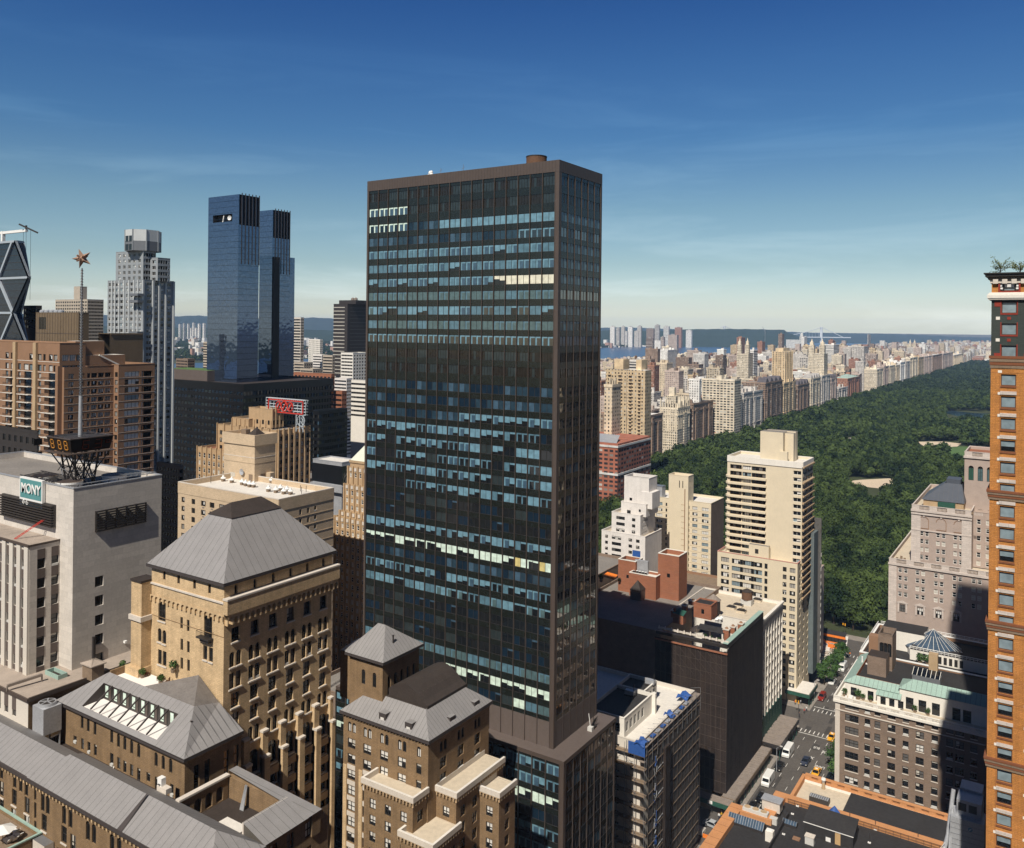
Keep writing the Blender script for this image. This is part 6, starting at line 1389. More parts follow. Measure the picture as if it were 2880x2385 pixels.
 for k in range(9): u = y0+1+k*3.2; tb = MB(); tb.box(x1+.6, x1+1.6, u, u+1.9, zt+.08, zt+.3, 'tarp_blue' if k % 2 else 'galv'); tag(tb.build('roof_sheet', org=(x1+1, u, zt)), ('folded blue sheet' if k % 2 else 'grey board')+' lying along the scaffolded roof edge', 'sheet', 'sheets on the scaffolded roof edge')
 for (px, py), l in (((1829, 1925), 'near the back of the white penthouse roof'), ((1772, 1955), 'on the front of the white penthouse roof')):
  x, y = G(px, py, zt+3.6); t = MB(); t.box(x-1.3, x+1.3, y-.7, y+.7, zt+3.9, zt+5.0, 'galv'); t.box(x-1.5, x+1.5, y-.9, y+.9, zt+3.5, zt+3.9, 'dark_metal'); t.bar((x+1.1, y, zt+5), (x+1.1, y, zt+6.8), .15, 'dark_metal')
  tag(t.build('air_handler', org=(x, y, zt+3.4)), 'grey rooftop air handler '+l, 'air handler')
scaffold_block()
def netted_block():
 x1, y0 = -88.0, 257.0; zt = 50.4; x0 = hitS(1850, 1765, y0)[0]; y1 = hitE(2133, 1728, x1)[0]; m = 'brick_umber'
 b = Bld('netted_block', 'dark netted apartment block with a black roof, chimneys and green copper edge', 'building', x1, y0, 0); p = 3.6
 S = [(u, zt-4.6-p*k, 1.5, 2.3, 'sashd', 0) for k in range(12) for u in lin(x0, x1, 8)]
 b.block(x0, x1, y0, y1, 0, zt, m, [], [], par=1.0, roof='roof_black', cop='stone_pale', pw=.5)
 n = MB(); n.box(x0-.3, x1+1.3, y0-1.4, y0-1.3, 4, zt-2.4, 'net'); n.box(x1+1.3, x1+1.4, y0-1.4, y1+1, 4, zt-1.4, 'net'); n.build('net', b.root)
 t = MB()
 for i in range(15): u = x0+(x1+1.2-x0)*i/14; t.bar((u, y0-1.45, 4), (u, y0-1.45, zt-1.6), .06, 'net_pole'); 
 for k in range(14): t.box(x0-.3, x1+1.3, y0-1.5, y0-1.42, zt-3.2-3.3*k, zt-3.12-3.3*k, 'net_pole')
 for k in range(3):
  for i in range(7): u = x0+(x1-x0)*i/7; t.bar((u, y0-1.5, zt-2.4-3*k), (u+3.3, y0-1.5, zt-5.4-3*k), .06, 'net_pole')
 t.box(x0-.3, x1+1.5, y0-1.9, y0-1.45, zt-3.0, zt-2.6, 'brick_red')
 t.build('scaffold', b.root)
 c = MB(); c.box(x0, x1+1.4, y0-1.5, y0-.1, zt-1.2, zt-.3, 'bronze_dark'); c.box(x1+.1, x1+1.5, y0-.1, y1+.8, zt-1.2, zt-.1, 'bronze_dark', 'copper'); c.box(x1-.1, x1+1.55, y0-1.5, y1+.9, zt+.24, zt+.36, 'copper')
 for i in range(11): u = x0+.6+(x1-x0-1)*i/10; c.cyl(u, y0-.2, zt+.2, zt+1.2, .45, .15, 8, 'stone_pale'); c.box(u+.5, u+1.8, y0-.35, y0, zt+.2, zt+.75, 'stone_pale')
 c.build('cornice', b.root)
 zr = zt-1.0
 def chim(px, py, w, l, h, label):
  x, y = G(px, py, zr+h); t = MB(); t.box(x-w, x+w, y-l, y+l, zr, zr+h, 'brick_red'); t.box(x-w-.15, x+w+.15, y-l-.15, y+l+.15, zr+h, zr+h+.3, 'stone_pale'); t.cyl(x, y, zr+h+.3, zr+h+.75, min(w, .6), .3, 8, 'brick_russet')
  tag(t.build('brick_chimney', org=(x, y, zr)), label, 'chimney')
 chim(2044, 1770, .9, .9, 3.4, 'tall brick chimney at the front corner of the black roof'); chim(2062, 1763, .8, .9, 2.0, 'brick chimney just behind the front corner chimney on the black roof'); chim(2084, 1754, .8, 1.0, 1.8, 'low brick chimney third along the green copper edge'); chim(1897, 1717, .9, .9, 2.2, 'brick chimney at the left of the black roof'); chim(1926, 1703, .8, .9, 2.2, 'brick chimney at the left back of the black roof'); chim(1950, 1690, 1.6, .8, 1.4, 'low wide brick chimney at the far edge of the black roof')
 xa, ya = G(2000, 1745, zr); t = Bld('roof_bulkhead', 'square brick bulkhead with a black top in the middle of the black roof', 'bulkhead', xa, ya, zr)
 x_r, y_f = xa, ya; h = C(2000, 1715, dist(xa, ya))[2]-zr+1.5
 t.block(x_r-6.2, x_r, y_f, y_f+6, zr, zr+4.8, 'brick_red', [(x_r-3, zr+2.4, 1.0, 1.6, '' or 'dark', 0)], [], par=.15, roof='roof_black'); t.finish()
 x, y = G(1914, 1752, zr); q = MB(); q.box(x-2.2, x+1.4, y-1.3, y+1.3, zr, zr+3.0, 'brick_red'); q.poly([(x-2.4, y-1.5, zr+3.4), (x+1.6, y-1.5, zr+3.0), (x+1.6, y+1.5, zr+3.8), (x-2.4, y+1.5, zr+4.2)], 'green_paint'); q.box(x-2.2, x-1.6, y-.8, y, zr+3, zr+4.6, 'brick_red'); tag(q.build('stair_hut', org=(x, y, zr)), 'small brick stair hut with a green sloping roof on the black roof', 'stair hut')
 x, y = G(1962, 1772, zr); q = MB(); q.cyl(x, y, zr, zr+1.6, 2.6, .2, 10, 'roof_dark'); tag(q.build('skylight_cone', org=(x, y, zr)), 'dark conical skylight between the chimneys on the black roof', 'skylight')
 x, y = G(2016, 1742, zr+1); q = MB()
 for k in range(4): q.cyl(x+(k % 2)*1.1, y+(k//2)*1.4, zr, zr+1.0+.4*(k % 2), .5, .5, 10, 'ac_metal'); q.cyl(x+(k % 2)*1.1, y+(k//2)*1.4, zr+1+.4*(k % 2), zr+1.5+.4*(k % 2), .75, .3, 10, 'white_paint')
 tag(q.build('roof_fans', org=(x, y, zr)), 'cluster of white roof fans beside the brick bulkhead', 'roof fans')
 q = MB(); x, y = G(2010, 1793, zr); q.poly([(x-5.5, y-1.6, zr+2.2), (x+3.5, y-1.6, zr+2.2), (x+3.5, y+1.8, zr+2.9), (x-5.5, y+1.8, zr+2.9)], 'roof_black')
 for u in (-5.4, -1, 3.4): q.bar((x+u, y-1.5, zr), (x+u, y-1.5, zr+2.2), .14, 'wood')
 tag(q.build('awning', org=(x, y, zr)), 'black roof garden awning along the front parapet', 'awning')
 for (px, py), l in (((1983, 1795), 'left'), ((2000, 1800), 'middle'), ((2022, 1806), 'right')):
  x, y = G(px, py, zr+.5); bush('roof_garden_shrub', x, y, zr, .8, 'green shrub under the black roof garden awning, '+l+' of three')
 # cream roof behind and ornate white front
 x1b, z2, ya, yb = -88.0, 46.4, y1+.6, 320.0
 o = Bld('ornate_white_block', 'ornate white terracotta fronted block with a cream roof and water tank', 'building', x1b, ya, 0)
 E = [(u, z2-6-3.5*k, 1.5, 2.4, 'sashw', 0) for k in range(11) for u in lin(ya, yb, 8)]
 o.block(-118, x1b, ya, yb, 0, z2, 'stone_white', [], E, par=1.0, roof='roof_cream', rec=.35, cop='stone_pale', mE='stone_white')
 t = MB(); fE = Face('E', x1b)
 for i in range(9): u = ya+(yb-ya)*i/8; fbox(t, fE, max(ya, u-.35), min(yb, u+.35), 8, z2+.6, .5, 'stone_white')
 for k in range(11): fbox(t, fE, ya, yb, z2-7.6-3.5*k, z2-7.3-3.5*k, .35, 'stone_pale')
 corbels(t, fE, ya, yb, z2-.2, 'stone_white', 1.2, 3.0, .6); fbox(t, fE, ya, yb, z2-.2, z2+.5, 1.0, 'stone_white'); fbox(t, fE, ya, yb, 4, 12, .5, 'green_paint'); t.build('ornament', o.root); o.finish(limit=100)
 zq = z2-1
 for px, py, w, l, nm in ((2057, 1712, 1.0, 1.3, 'left'), (2076, 1706, 1.1, 1.2, 'middle'), (2085, 1722, 1.0, 1.3, 'nearest the ornate front'), (2094, 1694, 1, 1.1, 'back'), (2130, 1691, 1, 1.2, 'right')):
  x, y = G(px, py, zq); t = MB(); t.box(x-w-.6, x+w+.6, y-l, y+l, zq, zq+.8, 'roof_cream', 'roof_black'); t.box(x-w, x+w, y-l*.6, y+l*.6, zq+.8, zq+1.2, 'dark_metal')
  tag(t.build('roof_hatch', org=(x, y, zq)), 'dark hatch on the cream roof, '+nm, 'hatch')
 x, y = G(2101, 1700, zq); t = MB(); t.cyl(x, y, zq+2.0, zq+5.0, 2.0, 1.9, 14, 'tank_wood'); t.cyl(x, y, zq+5, zq+6.0, 2.1, .2, 14, 'roof_dark'); t.box(x-2, x+2, y-1.6, y+1.6, zq, zq+2.0, 'ac_metal'); tag(t.build('roof_tank', org=(x, y, zq)), 'low dark tank on a grey base in the middle of the cream roof', 'water tank')
 x, y = -112.5, 300; x, y = G(2006, 1722, zq+1.5); t = thing('water_tank', 'dark wooden water tank with a conical ribbed roof on the cream roof', 'water tank', (x, y, zq)); mb = MB()
 for a in range(4): mb.bar((x+1.6*math.cos(a*1.57+.78), y+1.6*math.sin(a*1.57+.78), zq), (x+1.6*math.cos(a*1.57+.78), y+1.6*math.sin(a*1.57+.78), zq+1.6), .22, 'dark_metal')
 mb.build('leg', t); mb = MB(); mb.cyl(x, y, zq+1.5, zq+6.0, 2.5, 2.4, 20, 'roof_dark'); mb.build('barrel', t); mb = MB(); mb.cyl(x, y, zq+6, zq+8.0, 2.7, .2, 20, 'wood_grey'); mb.build('lid', t)
 t = MB(); x = x1b-.6; t.box(x-.1, x+.1, ya-1.5, ya+3.0, z2, z2+3.2, 'tarp_lilac'); tag(t.build('tarp', org=(x, ya, z2)), 'pale blue tarp screen standing at the roof joint above the ornate white front', 'tarp')
mat('tarp_lilac', (.22, .27, .42), .7, .15)
netted_block()
def shadow_row():
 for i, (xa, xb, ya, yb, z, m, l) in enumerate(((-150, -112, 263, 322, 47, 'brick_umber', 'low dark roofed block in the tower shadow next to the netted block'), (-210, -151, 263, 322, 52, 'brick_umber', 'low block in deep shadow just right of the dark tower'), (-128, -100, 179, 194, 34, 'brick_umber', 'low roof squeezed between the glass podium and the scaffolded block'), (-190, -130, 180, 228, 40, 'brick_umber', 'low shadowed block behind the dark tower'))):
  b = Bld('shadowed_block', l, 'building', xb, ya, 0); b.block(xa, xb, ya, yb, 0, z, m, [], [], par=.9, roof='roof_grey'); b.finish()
 # red brick towers
 def cnr(px, py, y): x = hitS(px, py, y)[0]; return x, hitS(px, py, y)[1]
 y = 299.0; b = Bld('red_brick_tower', 'plain red brick tower with a sand topped roof and one small window', 'tower', *cnr(1910, 1566, y)[:1], y, 0)
 x1, z = cnr(1910, 1566, y); x0 = hitS(1851, 1558, y)[0]; y1 = hitE(1933, 1551, x1)[0]; xw, zw = hitS(1880, 1619, y)
 b.block(x0, x1, y, y1, 0, z, 'brick_red', [(xw, zw, 1.2, 1.5, 'dark', 0)], [], par=1.6, roof='roof_cream', cop='stone_white', pw=.45)
 t = MB()
 for k in range(14): fbox(t, Face('S', y), x0, x1, z-6-4*k, z-5.93-4*k, .012, 'brick_russet'); fbox(t, Face('E', x1), y, y1, z-6-4*k, z-5.93-4*k, .012, 'brick_russet')
 t.build('joint_line', b.root); b.finish()
 x1, z = cnr(1787.6, 1581, y-1); x0 = hitS(1739, 1570, y-1)[0]; y1 = hitE(1808, 1570, x1)[0]
 b = Bld('red_brick_tower', 'lower red brick tower, half in shadow, beside a blue tarp', 'tower', x1, y-1, 0); b.block(x0, x1, y-1, y1, 0, z, 'brick_red', [(x0+4, hitS(1762, 1621, y-1)[1], 1, 1.3, 'dark', 0)], [], par=1.2, roof='roof_grey', cop='stone_white', pw=.45)
 q = MB(); q.box(x0+3, x1-1, y1-.3, y1-.1, z, z+2.6, 'tarp_blue'); q.build('roof_screen', b.root); b.finish()
 x1, z = cnr(1845, 1624, y-4); x0 = hitS(1770, 1610, y-4)[0]; b = Bld('red_brick_annex', 'lowest red brick block with a cooling unit between the two brick towers', 'building', x1, y-4, 0)
 b.block(x0, x1, y-4, y+2, 0, z, 'brick_red', [], [], par=.9, roof='roof_white', cop='stone_white', pw=.4); b.finish()
 x, y_ = G(1808, 1605, z); t = MB(); t.box(x-3, x+2.4, y+.4, y+1.6, z-.9, z+4, 'galv', 'galv')
 for k in range(5): t.cyl(x-2.6+1.2*k, y-1.0, z-.9, z+.3, .5, .5, 10, 'dark_metal', 'white_paint')
 tag(t.build('cooling_unit', org=(x, y, z)), 'grey cooling unit with a row of small fans between the brick towers', 'cooling unit')
 # pyramid topped dark bulkhead silhouette
 t = MB(); xs, zs = hitS(1794, 1640, y-6); t.box(xs-2.2, xs+2.2, y-8, y-4.2, 40, zs-2.2, 'brick_umber'); t.cyl(xs, y-6.1, zs-2.2, zs+1.2, 3.2, 0, 4, 'roof_dark', a0=.785); tag(t.build('tank_house', org=(xs, y-6, 47)), 'dark pointed tank house standing in shadow in front of the brick annex', 'tank house')
 t = MB(); x, y2 = G(1716, 1640, 52); t.poly([(x-2.5, y2-2, 54.6), (x+2.5, y2-2, 54.2), (x+2.2, y2+2, 55), (x-2.2, y2+2, 55.4)], 'orange_paint'); t.bar((x, y2, 52), (x, y2, 55), .12, 'wood'); tag(t.build('sunshade', org=(x, y2, 52)), 'orange canvas sunshade on a roof garden by the tower edge', 'sunshade')
 bush('roof_garden_shrub', x-3.5, y2-.5, 52, 1.4, 'green shrub left of the orange sunshade'); bush('roof_garden_shrub', x+3.4, y2+1, 52, 1.0, 'green shrub right of the orange sunshade')
shadow_row()
def cream_pair():
 # cream block with shaft
 d = 392.0; x1, y0, z = C(2000, 1417, d); x0 = hitS(1818, 1393, y0)[0]; y1 = hitE(2036, 1403, x1)[0]; m = 'cream'; p = 2.72
 b = Bld('cream_shaft_block', 'cream apartment block split by a tall windowless lift shaft', 'apartment building', x1, y0, 0)
 W_ = x1-x0; S = []
 for k in range(23):
  zz = z-3-p*k
  for f, w in ((.055, 2.0), (.21, 3.1), (.32, .8), (.665, .8), (.76, 2.5), (.915, 3.2)): S.append((x0+W_*f, zz, w, 1.5, 'aptlight' if w > 1 else 'dark', 0))
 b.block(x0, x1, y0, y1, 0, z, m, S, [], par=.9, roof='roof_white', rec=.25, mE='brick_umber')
 sx0 = hitS(1881, 1350, y0-1.2)[0]; sx1 = hitS(1936, 1350, y0-1.2)[0]; zs = hitS(1930, 1340, y0-1.2)[1]
 b.block(sx0, sx1, y0-1.2, y0+5.5, 0, zs, m, [(sx0+(sx1-sx0)*.55, zs-4, .4, 3.4, 'dark', 0), (sx0+(sx1-sx0)*.72, zs-4, .4, 3.4, 'dark', 0)], [(y0+1.2*i, zs-3.8, .45, 2.6, 'dark', 0) for i in range(4)], par=.9, roof='roof_cream')
 t = MB(); fS = Face('S', y0)
 for k in range(23): fbox(t, fS, x0, x1, z-3-p*k-1.3, z-3-p*k-1.2, .05, 'tan_wall')
 t.bar((sx1-1.6, y0-1.25, 3), (sx1-1.6, y0-1.25, zs-6), .35, 'brick_russet')
 for k in range(22): t.box(sx1-3.4, sx1-1.6, y0-1.27, y0-1.2, z-2-p*k, z-1.8-p*k, 'tan_wall')
 t.build('floor_line', b.root); b.finish(limit=100)
 x, y = hitS(1848, 1390, y0+4)[0], y0+4; t = MB(); t.box(x-4, x+3.5, y-2, y+2, z-.9, z+4.6, 'galv'); t.box(x-4.1, x+3.6, y-2.1, y+2.1, z+4.6, z+4.9, 'steel'); tag(t.build('cooling_unit', org=(x, y, z)), 'grey cooling unit on the cream shaft block roof left of the shaft', 'cooling unit')
 # white stepped block
 m = 'plaster_white'; d2 = 372.0; yb = C(1815, 1500, d2)[1]; b = Bld('white_stepped_block', 'stained white block rising in steps to a tall blank top', 'apartment building', hitS(1815, 1500, yb)[0], yb, 0)
 def X(px): return hitS(px, 1500, yb)[0]
 def Z(px, py): return hitS(px, py, yb)[1]
 t1 = Z(1800, 1508); 
 S = [(X(px), t1-2.4-2.7*k, w, 1.4, s, 0) for k in range(12) for px, w, s in ((1706, 1.4, 'sashd2'), (1734, 4.6, 'wide3'), (1773, 1.7, 'sashd2'), (1794, 1.7, 'sashd2'))]
 b.block(X(1692), X(1815), yb, yb+18, 0, t1, m, S, [], par=.9, roof='roof_cream')
 t2 = Z(1770, 1448); S = [(X(px), t2-2.2-2.7*k, w, 1.4, 'wide3', 0) for k in range(4) for px, w in ((1742, 4.2), (1779, 1.6))]
 b.block(X(1717), X(1798), yb+1, yb+17, t1-1, t2, m, S, [(yb+4+1.4*i, t2-3-2.7*k, .8, 1.2, 'dark', 0) for i in range(4) for k in range(4)], par=.9, roof='roof_cream')
 t3 = Z(1760, 1418); b.block(X(1735), X(1806), yb+4, yb+17, t2-1, t3, m, [(X(1757), t3-4.5, 1.8, 2.2, 'dark', 0), (X(1788), t3-3, 1.0, 1.2, 'dark', 0)], [], par=.6, roof='roof_cream')
 t4 = Z(1770, 1354)+1; b.block(X(1738), X(1808), yb+6, yb+15, t3-1, t4, m, [(X(1757), t3+1.2, 1.3, 1.3, 'dark', 0)], [], par=1.2, roof='roof_dark')
 q = MB(); q.box(X(1788), X(1819), yb+5.5, yb+14, t3-2, t4-6, m); q.build('upper_annex', b.root); b.finish(limit=80)
 q = MB(); q.box(X(1770), X(1800), yb+.5, yb+4, t2-3.5, t2-3.4, 'white_paint')
 # tall cream tower with the rounded balconies
 yw = 344.0; x1, z = hitS(2243, 1586, yw); x0 = hitS(2018, 1550, yw)[0]; y1 = hitE(2278, 1569, x1)[0]; p = 3.05
 b = Bld('cream_balcony_tower', 'cream tower with rounded corner balconies above a long terraced wing', 'apartment tower', x1, yw, 0); W_ = x1-x0; m = 'cream'
 S = []; zt1 = z+1.2
 for k in range(16):
  zz = z-3-p*k
  S += [(x1-1.9, zz, 2.2, 1.9, 'apt', 0), (x1-5.0, zz, 1.5, 1.9, 'wide3', 0)]
  if k != 9: S += [(x0+W_*f, zz, 3.4, 2.0, 'aptlight' if (k+i) % 3 else 'apt', 0) for i, f in enumerate((.1, .24, .38, .52))]+[(x0+W_*f, zz, 1.2, 2.2, 'dark', 0) for f in (.31, .45, .62)]
 b.block(x0, x1, yw, y1, 0, z, m, S, grid(lin(yw+1, y1, 3), [z-3-p*k for k in range(16)], 2.0, 1.6, 'apt'), par=.8, roof='roof_cream', rec=.4, cop='rail_pink')
 yt = yw+4.5; tx1, tz = hitS(2257, 1302, yt); tx0 = hitS(2046, 1280, yt)[0]; ty1 = hitE(2287, 1288, tx1)[0]; TW = tx1-tx0
 S = []
 for k in range(18):
  zz = tz-4.2-2.72*k
  S += [(tx0+TW*.12, zz, TW*.16, 1.75, 'brownrib', 0), (tx0+TW*.27, zz, TW*.12, 1.7, 'aptlight', 0), (tx0+TW*.43, zz, TW*.19, 1.75, 'brownrib', 0), (tx1-TW*.065, zz, TW*.10, 1.6, 'silver', 0)]
 E = grid(lin(yt+.5, ty1, 2), [tz-4.2-2.72*k for k in range(18)], (ty1-yt)/2-1.0, 1.7, 'apt')
 b.block(tx0, tx1, yt, ty1, z-1, tz, m, S, E, par=1.0, roof='roof_white', rec=.5, cop='stone_white')
 t = MB(); fS = Face('S', yt); fbox(t, fS, tx0, tx1, tz-2.2, tz+.2, .3, 'stone_white'); fbox(t, Face('E', tx1), yt, ty1, tz-2.2, tz+.2, .3, 'stone_white')
 for k in range(19):
  zz = tz-4.2-2.72*k-1.37 if k else tz-2.0
  R = 2.4; A = [(tx0+TW*.53, yt-.7), (tx0+TW*.53, yt-.02)]
  P = [(tx0+TW*.535, yt-.9)]+[(tx0+1.2-R*math.sin(a)*.9, yt+R-.9+0*a-R*math.cos(a)*1.0+0) for a in [i*math.pi/10 for i in range(6)]]+[(tx0-.9, yt+6), (tx0+.1, yt+6), (tx0+.1, yt-.03), (tx0+TW*.535, yt-.03)]
  if k: t.prism(P, zz-.45, zz+.32, m)
  fbox(t, Face('E', tx1), yt, ty1+.6, zz-.25, zz+.25, .7, 'tan_wall')
 t.build('balcony_band', b.root)
 q = MB(); xq0, xq1 = hitS(2138, 1280, yt+4)[0], hitS(2202, 1280, yt+4)[0]; zq = hitS(2202, 1217, yt+4)[1]; q.box(xq0, xq1, yt+4, yt+10, tz-1, zq, m, 'roof_grey'); q.box(xq1+.01, hitS(2232, 1230, yt+7)[0], yt+7, yt+13, tz-1, zq-.4, m, 'roof_grey'); q.box(xq0+1, xq1+3.5, yt+10.01, yt+13, tz-1, zq+.1, m, 'roof_grey'); q.box(xq1-1, xq1+2.2, yt+2.5, yt+3.99, tz-1, tz+3.4, m); q.build('penthouse', b.root)
 q = MB(); xq, zq2 = hitS(2160, 1530, yw+2.5); q.box(hitS(2107, 1530, yw+2)[0], xq+.6, yw+1.6, yt-.95, z-.8, z+4.6, m, 'roof_grey'); q.box(xq-5, xq-3.6, yw+1.5, yw+1.59, z+1.2, z+3, 'frame_dark'); q.build('wing_bulkhead', b.root)
 # construction hoist netting on its street side
 n = MB(); n.box(x1+.2, x1+2.2, y1-2.5, y1+4.5, 6, z+9, 'net_blue'); n.box(x1-.5, x1+3.4, y1+4.6, y1+5.2, 6, z+14, 'net_grey'); 
 for k in range(16): n.box(x1+3.4, x1+3.5, y1+4.4, y1+5.3, 8+3*k, 9.4+3*k, 'stone_white')
 n.build('hoist_net', b.root); b.finish(limit=100)
 for px, py, l in ((2058, 1540, 'at the round corner'), (2100, 1548, 'by the small bulkhead')):
  x, y = G(px, py, z); bush('terrace_shrub', x, y, z-.8, .9, 'dark green shrub on the cream wing terrace '+l)
 # low buildings between
 for xa, xb, ya, yb_, zz, mm, l in ((-150, -122, 346, 372, 36, 'brick_russet', 'low roof deck building between the cream blocks'), (-245, -200, 345, 385, 58, 'brick_taupe', 'beige block partly hidden by the dark tower beside the white stepped block'), (-120, -92, 376, 404, 40, 'brick_taupe', 'low building behind the cream balcony tower')):
  q = Bld('low_block', l, 'building', xb, ya, 0); q.block(xa, xb, ya, yb_, 0, zz, mm, grid(lin(xa, xb, 7), [zz-3-3.2*k for k in range(9)], 1.4, 1.6, 'sashd'), [], par=.8, roof='wood' if xa == -150 else 'roof_cream'); q.finish(limit=40)
mat('rail_pink', (.50, .24, .20), .8, .2)
cream_pair()
# ------------------------------------------------------------------ east side of the avenue
def copper_apartments():
 y0, x0 = 257.0, -55.0; zt = hitS(2360, 1960, y0)[1]; x1 = 0.0; y1 = 289.0; p = 3.55; m = 'brick_umber'
 b = Bld('copper_roof_apartments', 'brown brick apartment block with a white balustrade terrace under green copper roofs', 'apartment building', x0, y0, 0)
 S = []; k0 = hitS(2396, 1986, y0)[1]
 xs = [(2396, 3.6, 'wide3'), (2440, 1.5, 'sashd'), (2468, 1.5, 'sashd'), (2508, 2.0, 'sashd2'), (2548, 1.5, 'sashd'), (2588, 2.0, 'sashd2'), (2630, 1.6, 'sashd'), (2672, 1.6, 'sashd'), (2700, 2.0, 'sashd2'), (2740, 1.6, 'sashd')]
 for k in range(10):
  for px, w, s in xs: S.append((hitS(px, 2000, y0)[0], k0-p*k, w, 1.95, s, 0))
 b.face('S', y0, x0, x1, 0, zt-1.4, S, m, .25); b.face('W', x0, y0, y1, 0, zt-1.4, [], m); b.face('N', y1, x0, x1, 0, zt-1.4, [], m); b.face('E', x1, y0, y1, 0, zt-1.4, [], m)
 t = MB(); fS = Face('S', y0); w = .45
 fbox(t, fS, x0-.5, x1, zt-1.4, zt-.75, .6, 'stone_white', -1); t.box(x0-.5, x0+1, y0+1.01, y1, zt-1.4, zt-.75, 'stone_white')
 fbox(t, fS, x0, x1, k0-p-.1+1.7, k0-p+.15+1.7, .25, 'stone_pale'); fbox(t, fS, x0, x0+1.3, 0, zt-1.4, .12, 'stone_pale')
 n = 0; u = x0
 while u < x1:
  fbox(t, fS, u, u+1.5, zt-.747, zt+.2, .45, 'stone_white', .05)
  for j in range(5): fbox(t, fS, u+1.6+.36*j, u+1.78+.36*j, zt-.747, zt, .3, 'stone_white', .12)
  u += 3.4
 fbox(t, fS, x0-.1, x1, zt+.2, zt+.38, .5, 'stone_white', .02); t.box(x0-.45, x0-.05, y0-.4, y1, zt-.747, zt+.38, 'stone_white')
 for o in S: fbox(t, fS, o[0]-o[2]/2-.1, o[0]+o[2]/2+.1, o[1]-o[3]/2-.22, o[1]-o[3]/2-.003, .12, 'stone_pale')
 t.build('balustrade', b.root)
 dk = MB(); dk.poly([(x0, y0, zt-1.0), (x1, y0, zt-1.0), (x1, y1, zt-1.0), (x0, y1, zt-1.0)], 'roof_cream'); dk.build('terrace_floor', b.root)
 # penthouse storey
 yp = y0+5.0; xa = x0+1.6; zr = zt-1.0; h = 4.0; mw = 'stone_white'
 def dr(px, w, h_): return (hitS(px, 2000, yp)[0], zr+h_/2+.02, w, h_, 'dark', 0)
 xc = hitS(2530, 1950, yp)[0]; xd = hitS(2470, 1950, yp)[0]
 b.face('S', yp, xa, xc, zr, zr+h, [dr(2400, 1.6, 2.7), dr(2448, 1.6, 2.7)], mw, .3)
 b.face('S', yp-1.8, xd, xc+.5, zr, zr+3.0, [(xd+1.6+2.3*i, zr+1.5, 1.4, 2.2, 'dark', 0) for i in range(3)], mw, .3)
 b.face('S', yp, xc, x1-8, zr, zr+h+1.6, [(hitS(px, 2000, yp)[0], zr+1.75, 2.0, 3.4, 'dark', 0) for px in (2558, 2594, 2632, 2690, 2720)], mw, .3)
 for xw in (xa,): b.face('W', xw, yp, y1-3, zr, zr+h, [], mw)
 b.face('E', x1-8, yp, y1-3, zr, zr+h, [], mw); b.face('W', xc, yp, yp+6, zr, zr+h+1.6, [], mw)
 r = MB(); z1 = zr+h
 slope(r, [(xa-.4, yp-.4, z1), (xc, yp-.4, z1), (xc, yp+2.6, z1+1.5), (xa+2.6, yp+2.6, z1+1.5)], 'copper', 1.2); slope(r, [(xa-.4, y1-3, z1), (xa-.4, yp-.4, z1), (xa+2.6, yp+2.6, z1+1.5), (xa+2.6, y1-3, z1+1.5)], 'copper', 1.2)
 z2 = zr+h+1.6; slope(r, [(xc-.3, yp-.4, z2), (x1-8, yp-.4, z2), (x1-12, yp+3.6, z2+1.9), (xc+3, yp+3.6, z2+1.9)], 'copper', 1.2); slope(r, [(xc-.3, yp+7.6, z2), (xc-.3, yp-.4, z2), (xc+3, yp+3.6, z2+1.9)], 'copper', 1.2); r.poly([(x1-8, yp+7.6, z2), (xc-.3, yp+7.6, z2), (xc+3, yp+3.6, z2+1.9), (x1-12, yp+3.6, z2+1.9)], 'copper')
 slope(r, [(xd-.3, yp-2.2, zr+3.0), (xc+.6, yp-2.2, zr+3.0), (xc+.6, yp-.02, zr+3.9), (xd-.3, yp-.02, zr+3.9)], 'copper', 1.2)
 r.poly([(xa+2.6, yp+2.6, z1+.3), (x1-8, yp+2.6, z1+.3), (x1-8, y1-3, z1+.3), (xa+2.6, y1-3, z1+.3)], 'roof_black'); r.box(xa+2.5, xa+2.62, yp+2.6, y1-3, z1+.3, z1+1.5, 'brick_red'); r.box(xa+2.6, xc, yp+2.5, yp+2.61, z1+.3, z1+1.5, 'brick_red')
 r.build('copper_roof', b.root); b.finish(limit=100)
 zk = z1+.3
 # tank house with three arches
 xq, yq = hitS(2510, 1800, 276.5)[0], 276.5; q = Bld('arched_tank_house', 'brown brick tank house with three open arches rising above the copper roofs', 'tank house', xq, yq, zk)
 xq0 = hitS(2470, 1800, yq)[0]; zz = hitS(2495, 1786, yq)[1]; q.block(xq0, xq, yq, yq+7, zk, zz, m, [(xq0+(xq-xq0)*f, zz-4.6, 1.25, 4.2, 'archd', 1) for f in (.25, .52, .79)], [], par=1.6, roof='roof_dark', rec=.6); q.finish()
 t = MB(); x_, y_ = hitS(2486, 1870, 270.5)[0], 270.5; t.box(x_-4.6, x_+.6, y_, y_+5.8, zk, hitS(2486, 1852, 270.5)[1], m, 'roof_dark'); tag(t.build('brick_bulkhead', org=(x_, y_, zk)), 'square patterned brown brick bulkhead in front of the arched tank house', 'bulkhead')
 t = MB(); x_, y_ = hitS(2467, 1810, 279)[0], 279; t.box(x_-2.4, x_+.4, y_, y_+3, zk, hitS(2460, 1790, 279)[1], 'brick_russet'); tag(t.build('brick_chimney', org=(x_, y_, zk)), 'rusty brown brick chimney left of the arched tank house', 'chimney')
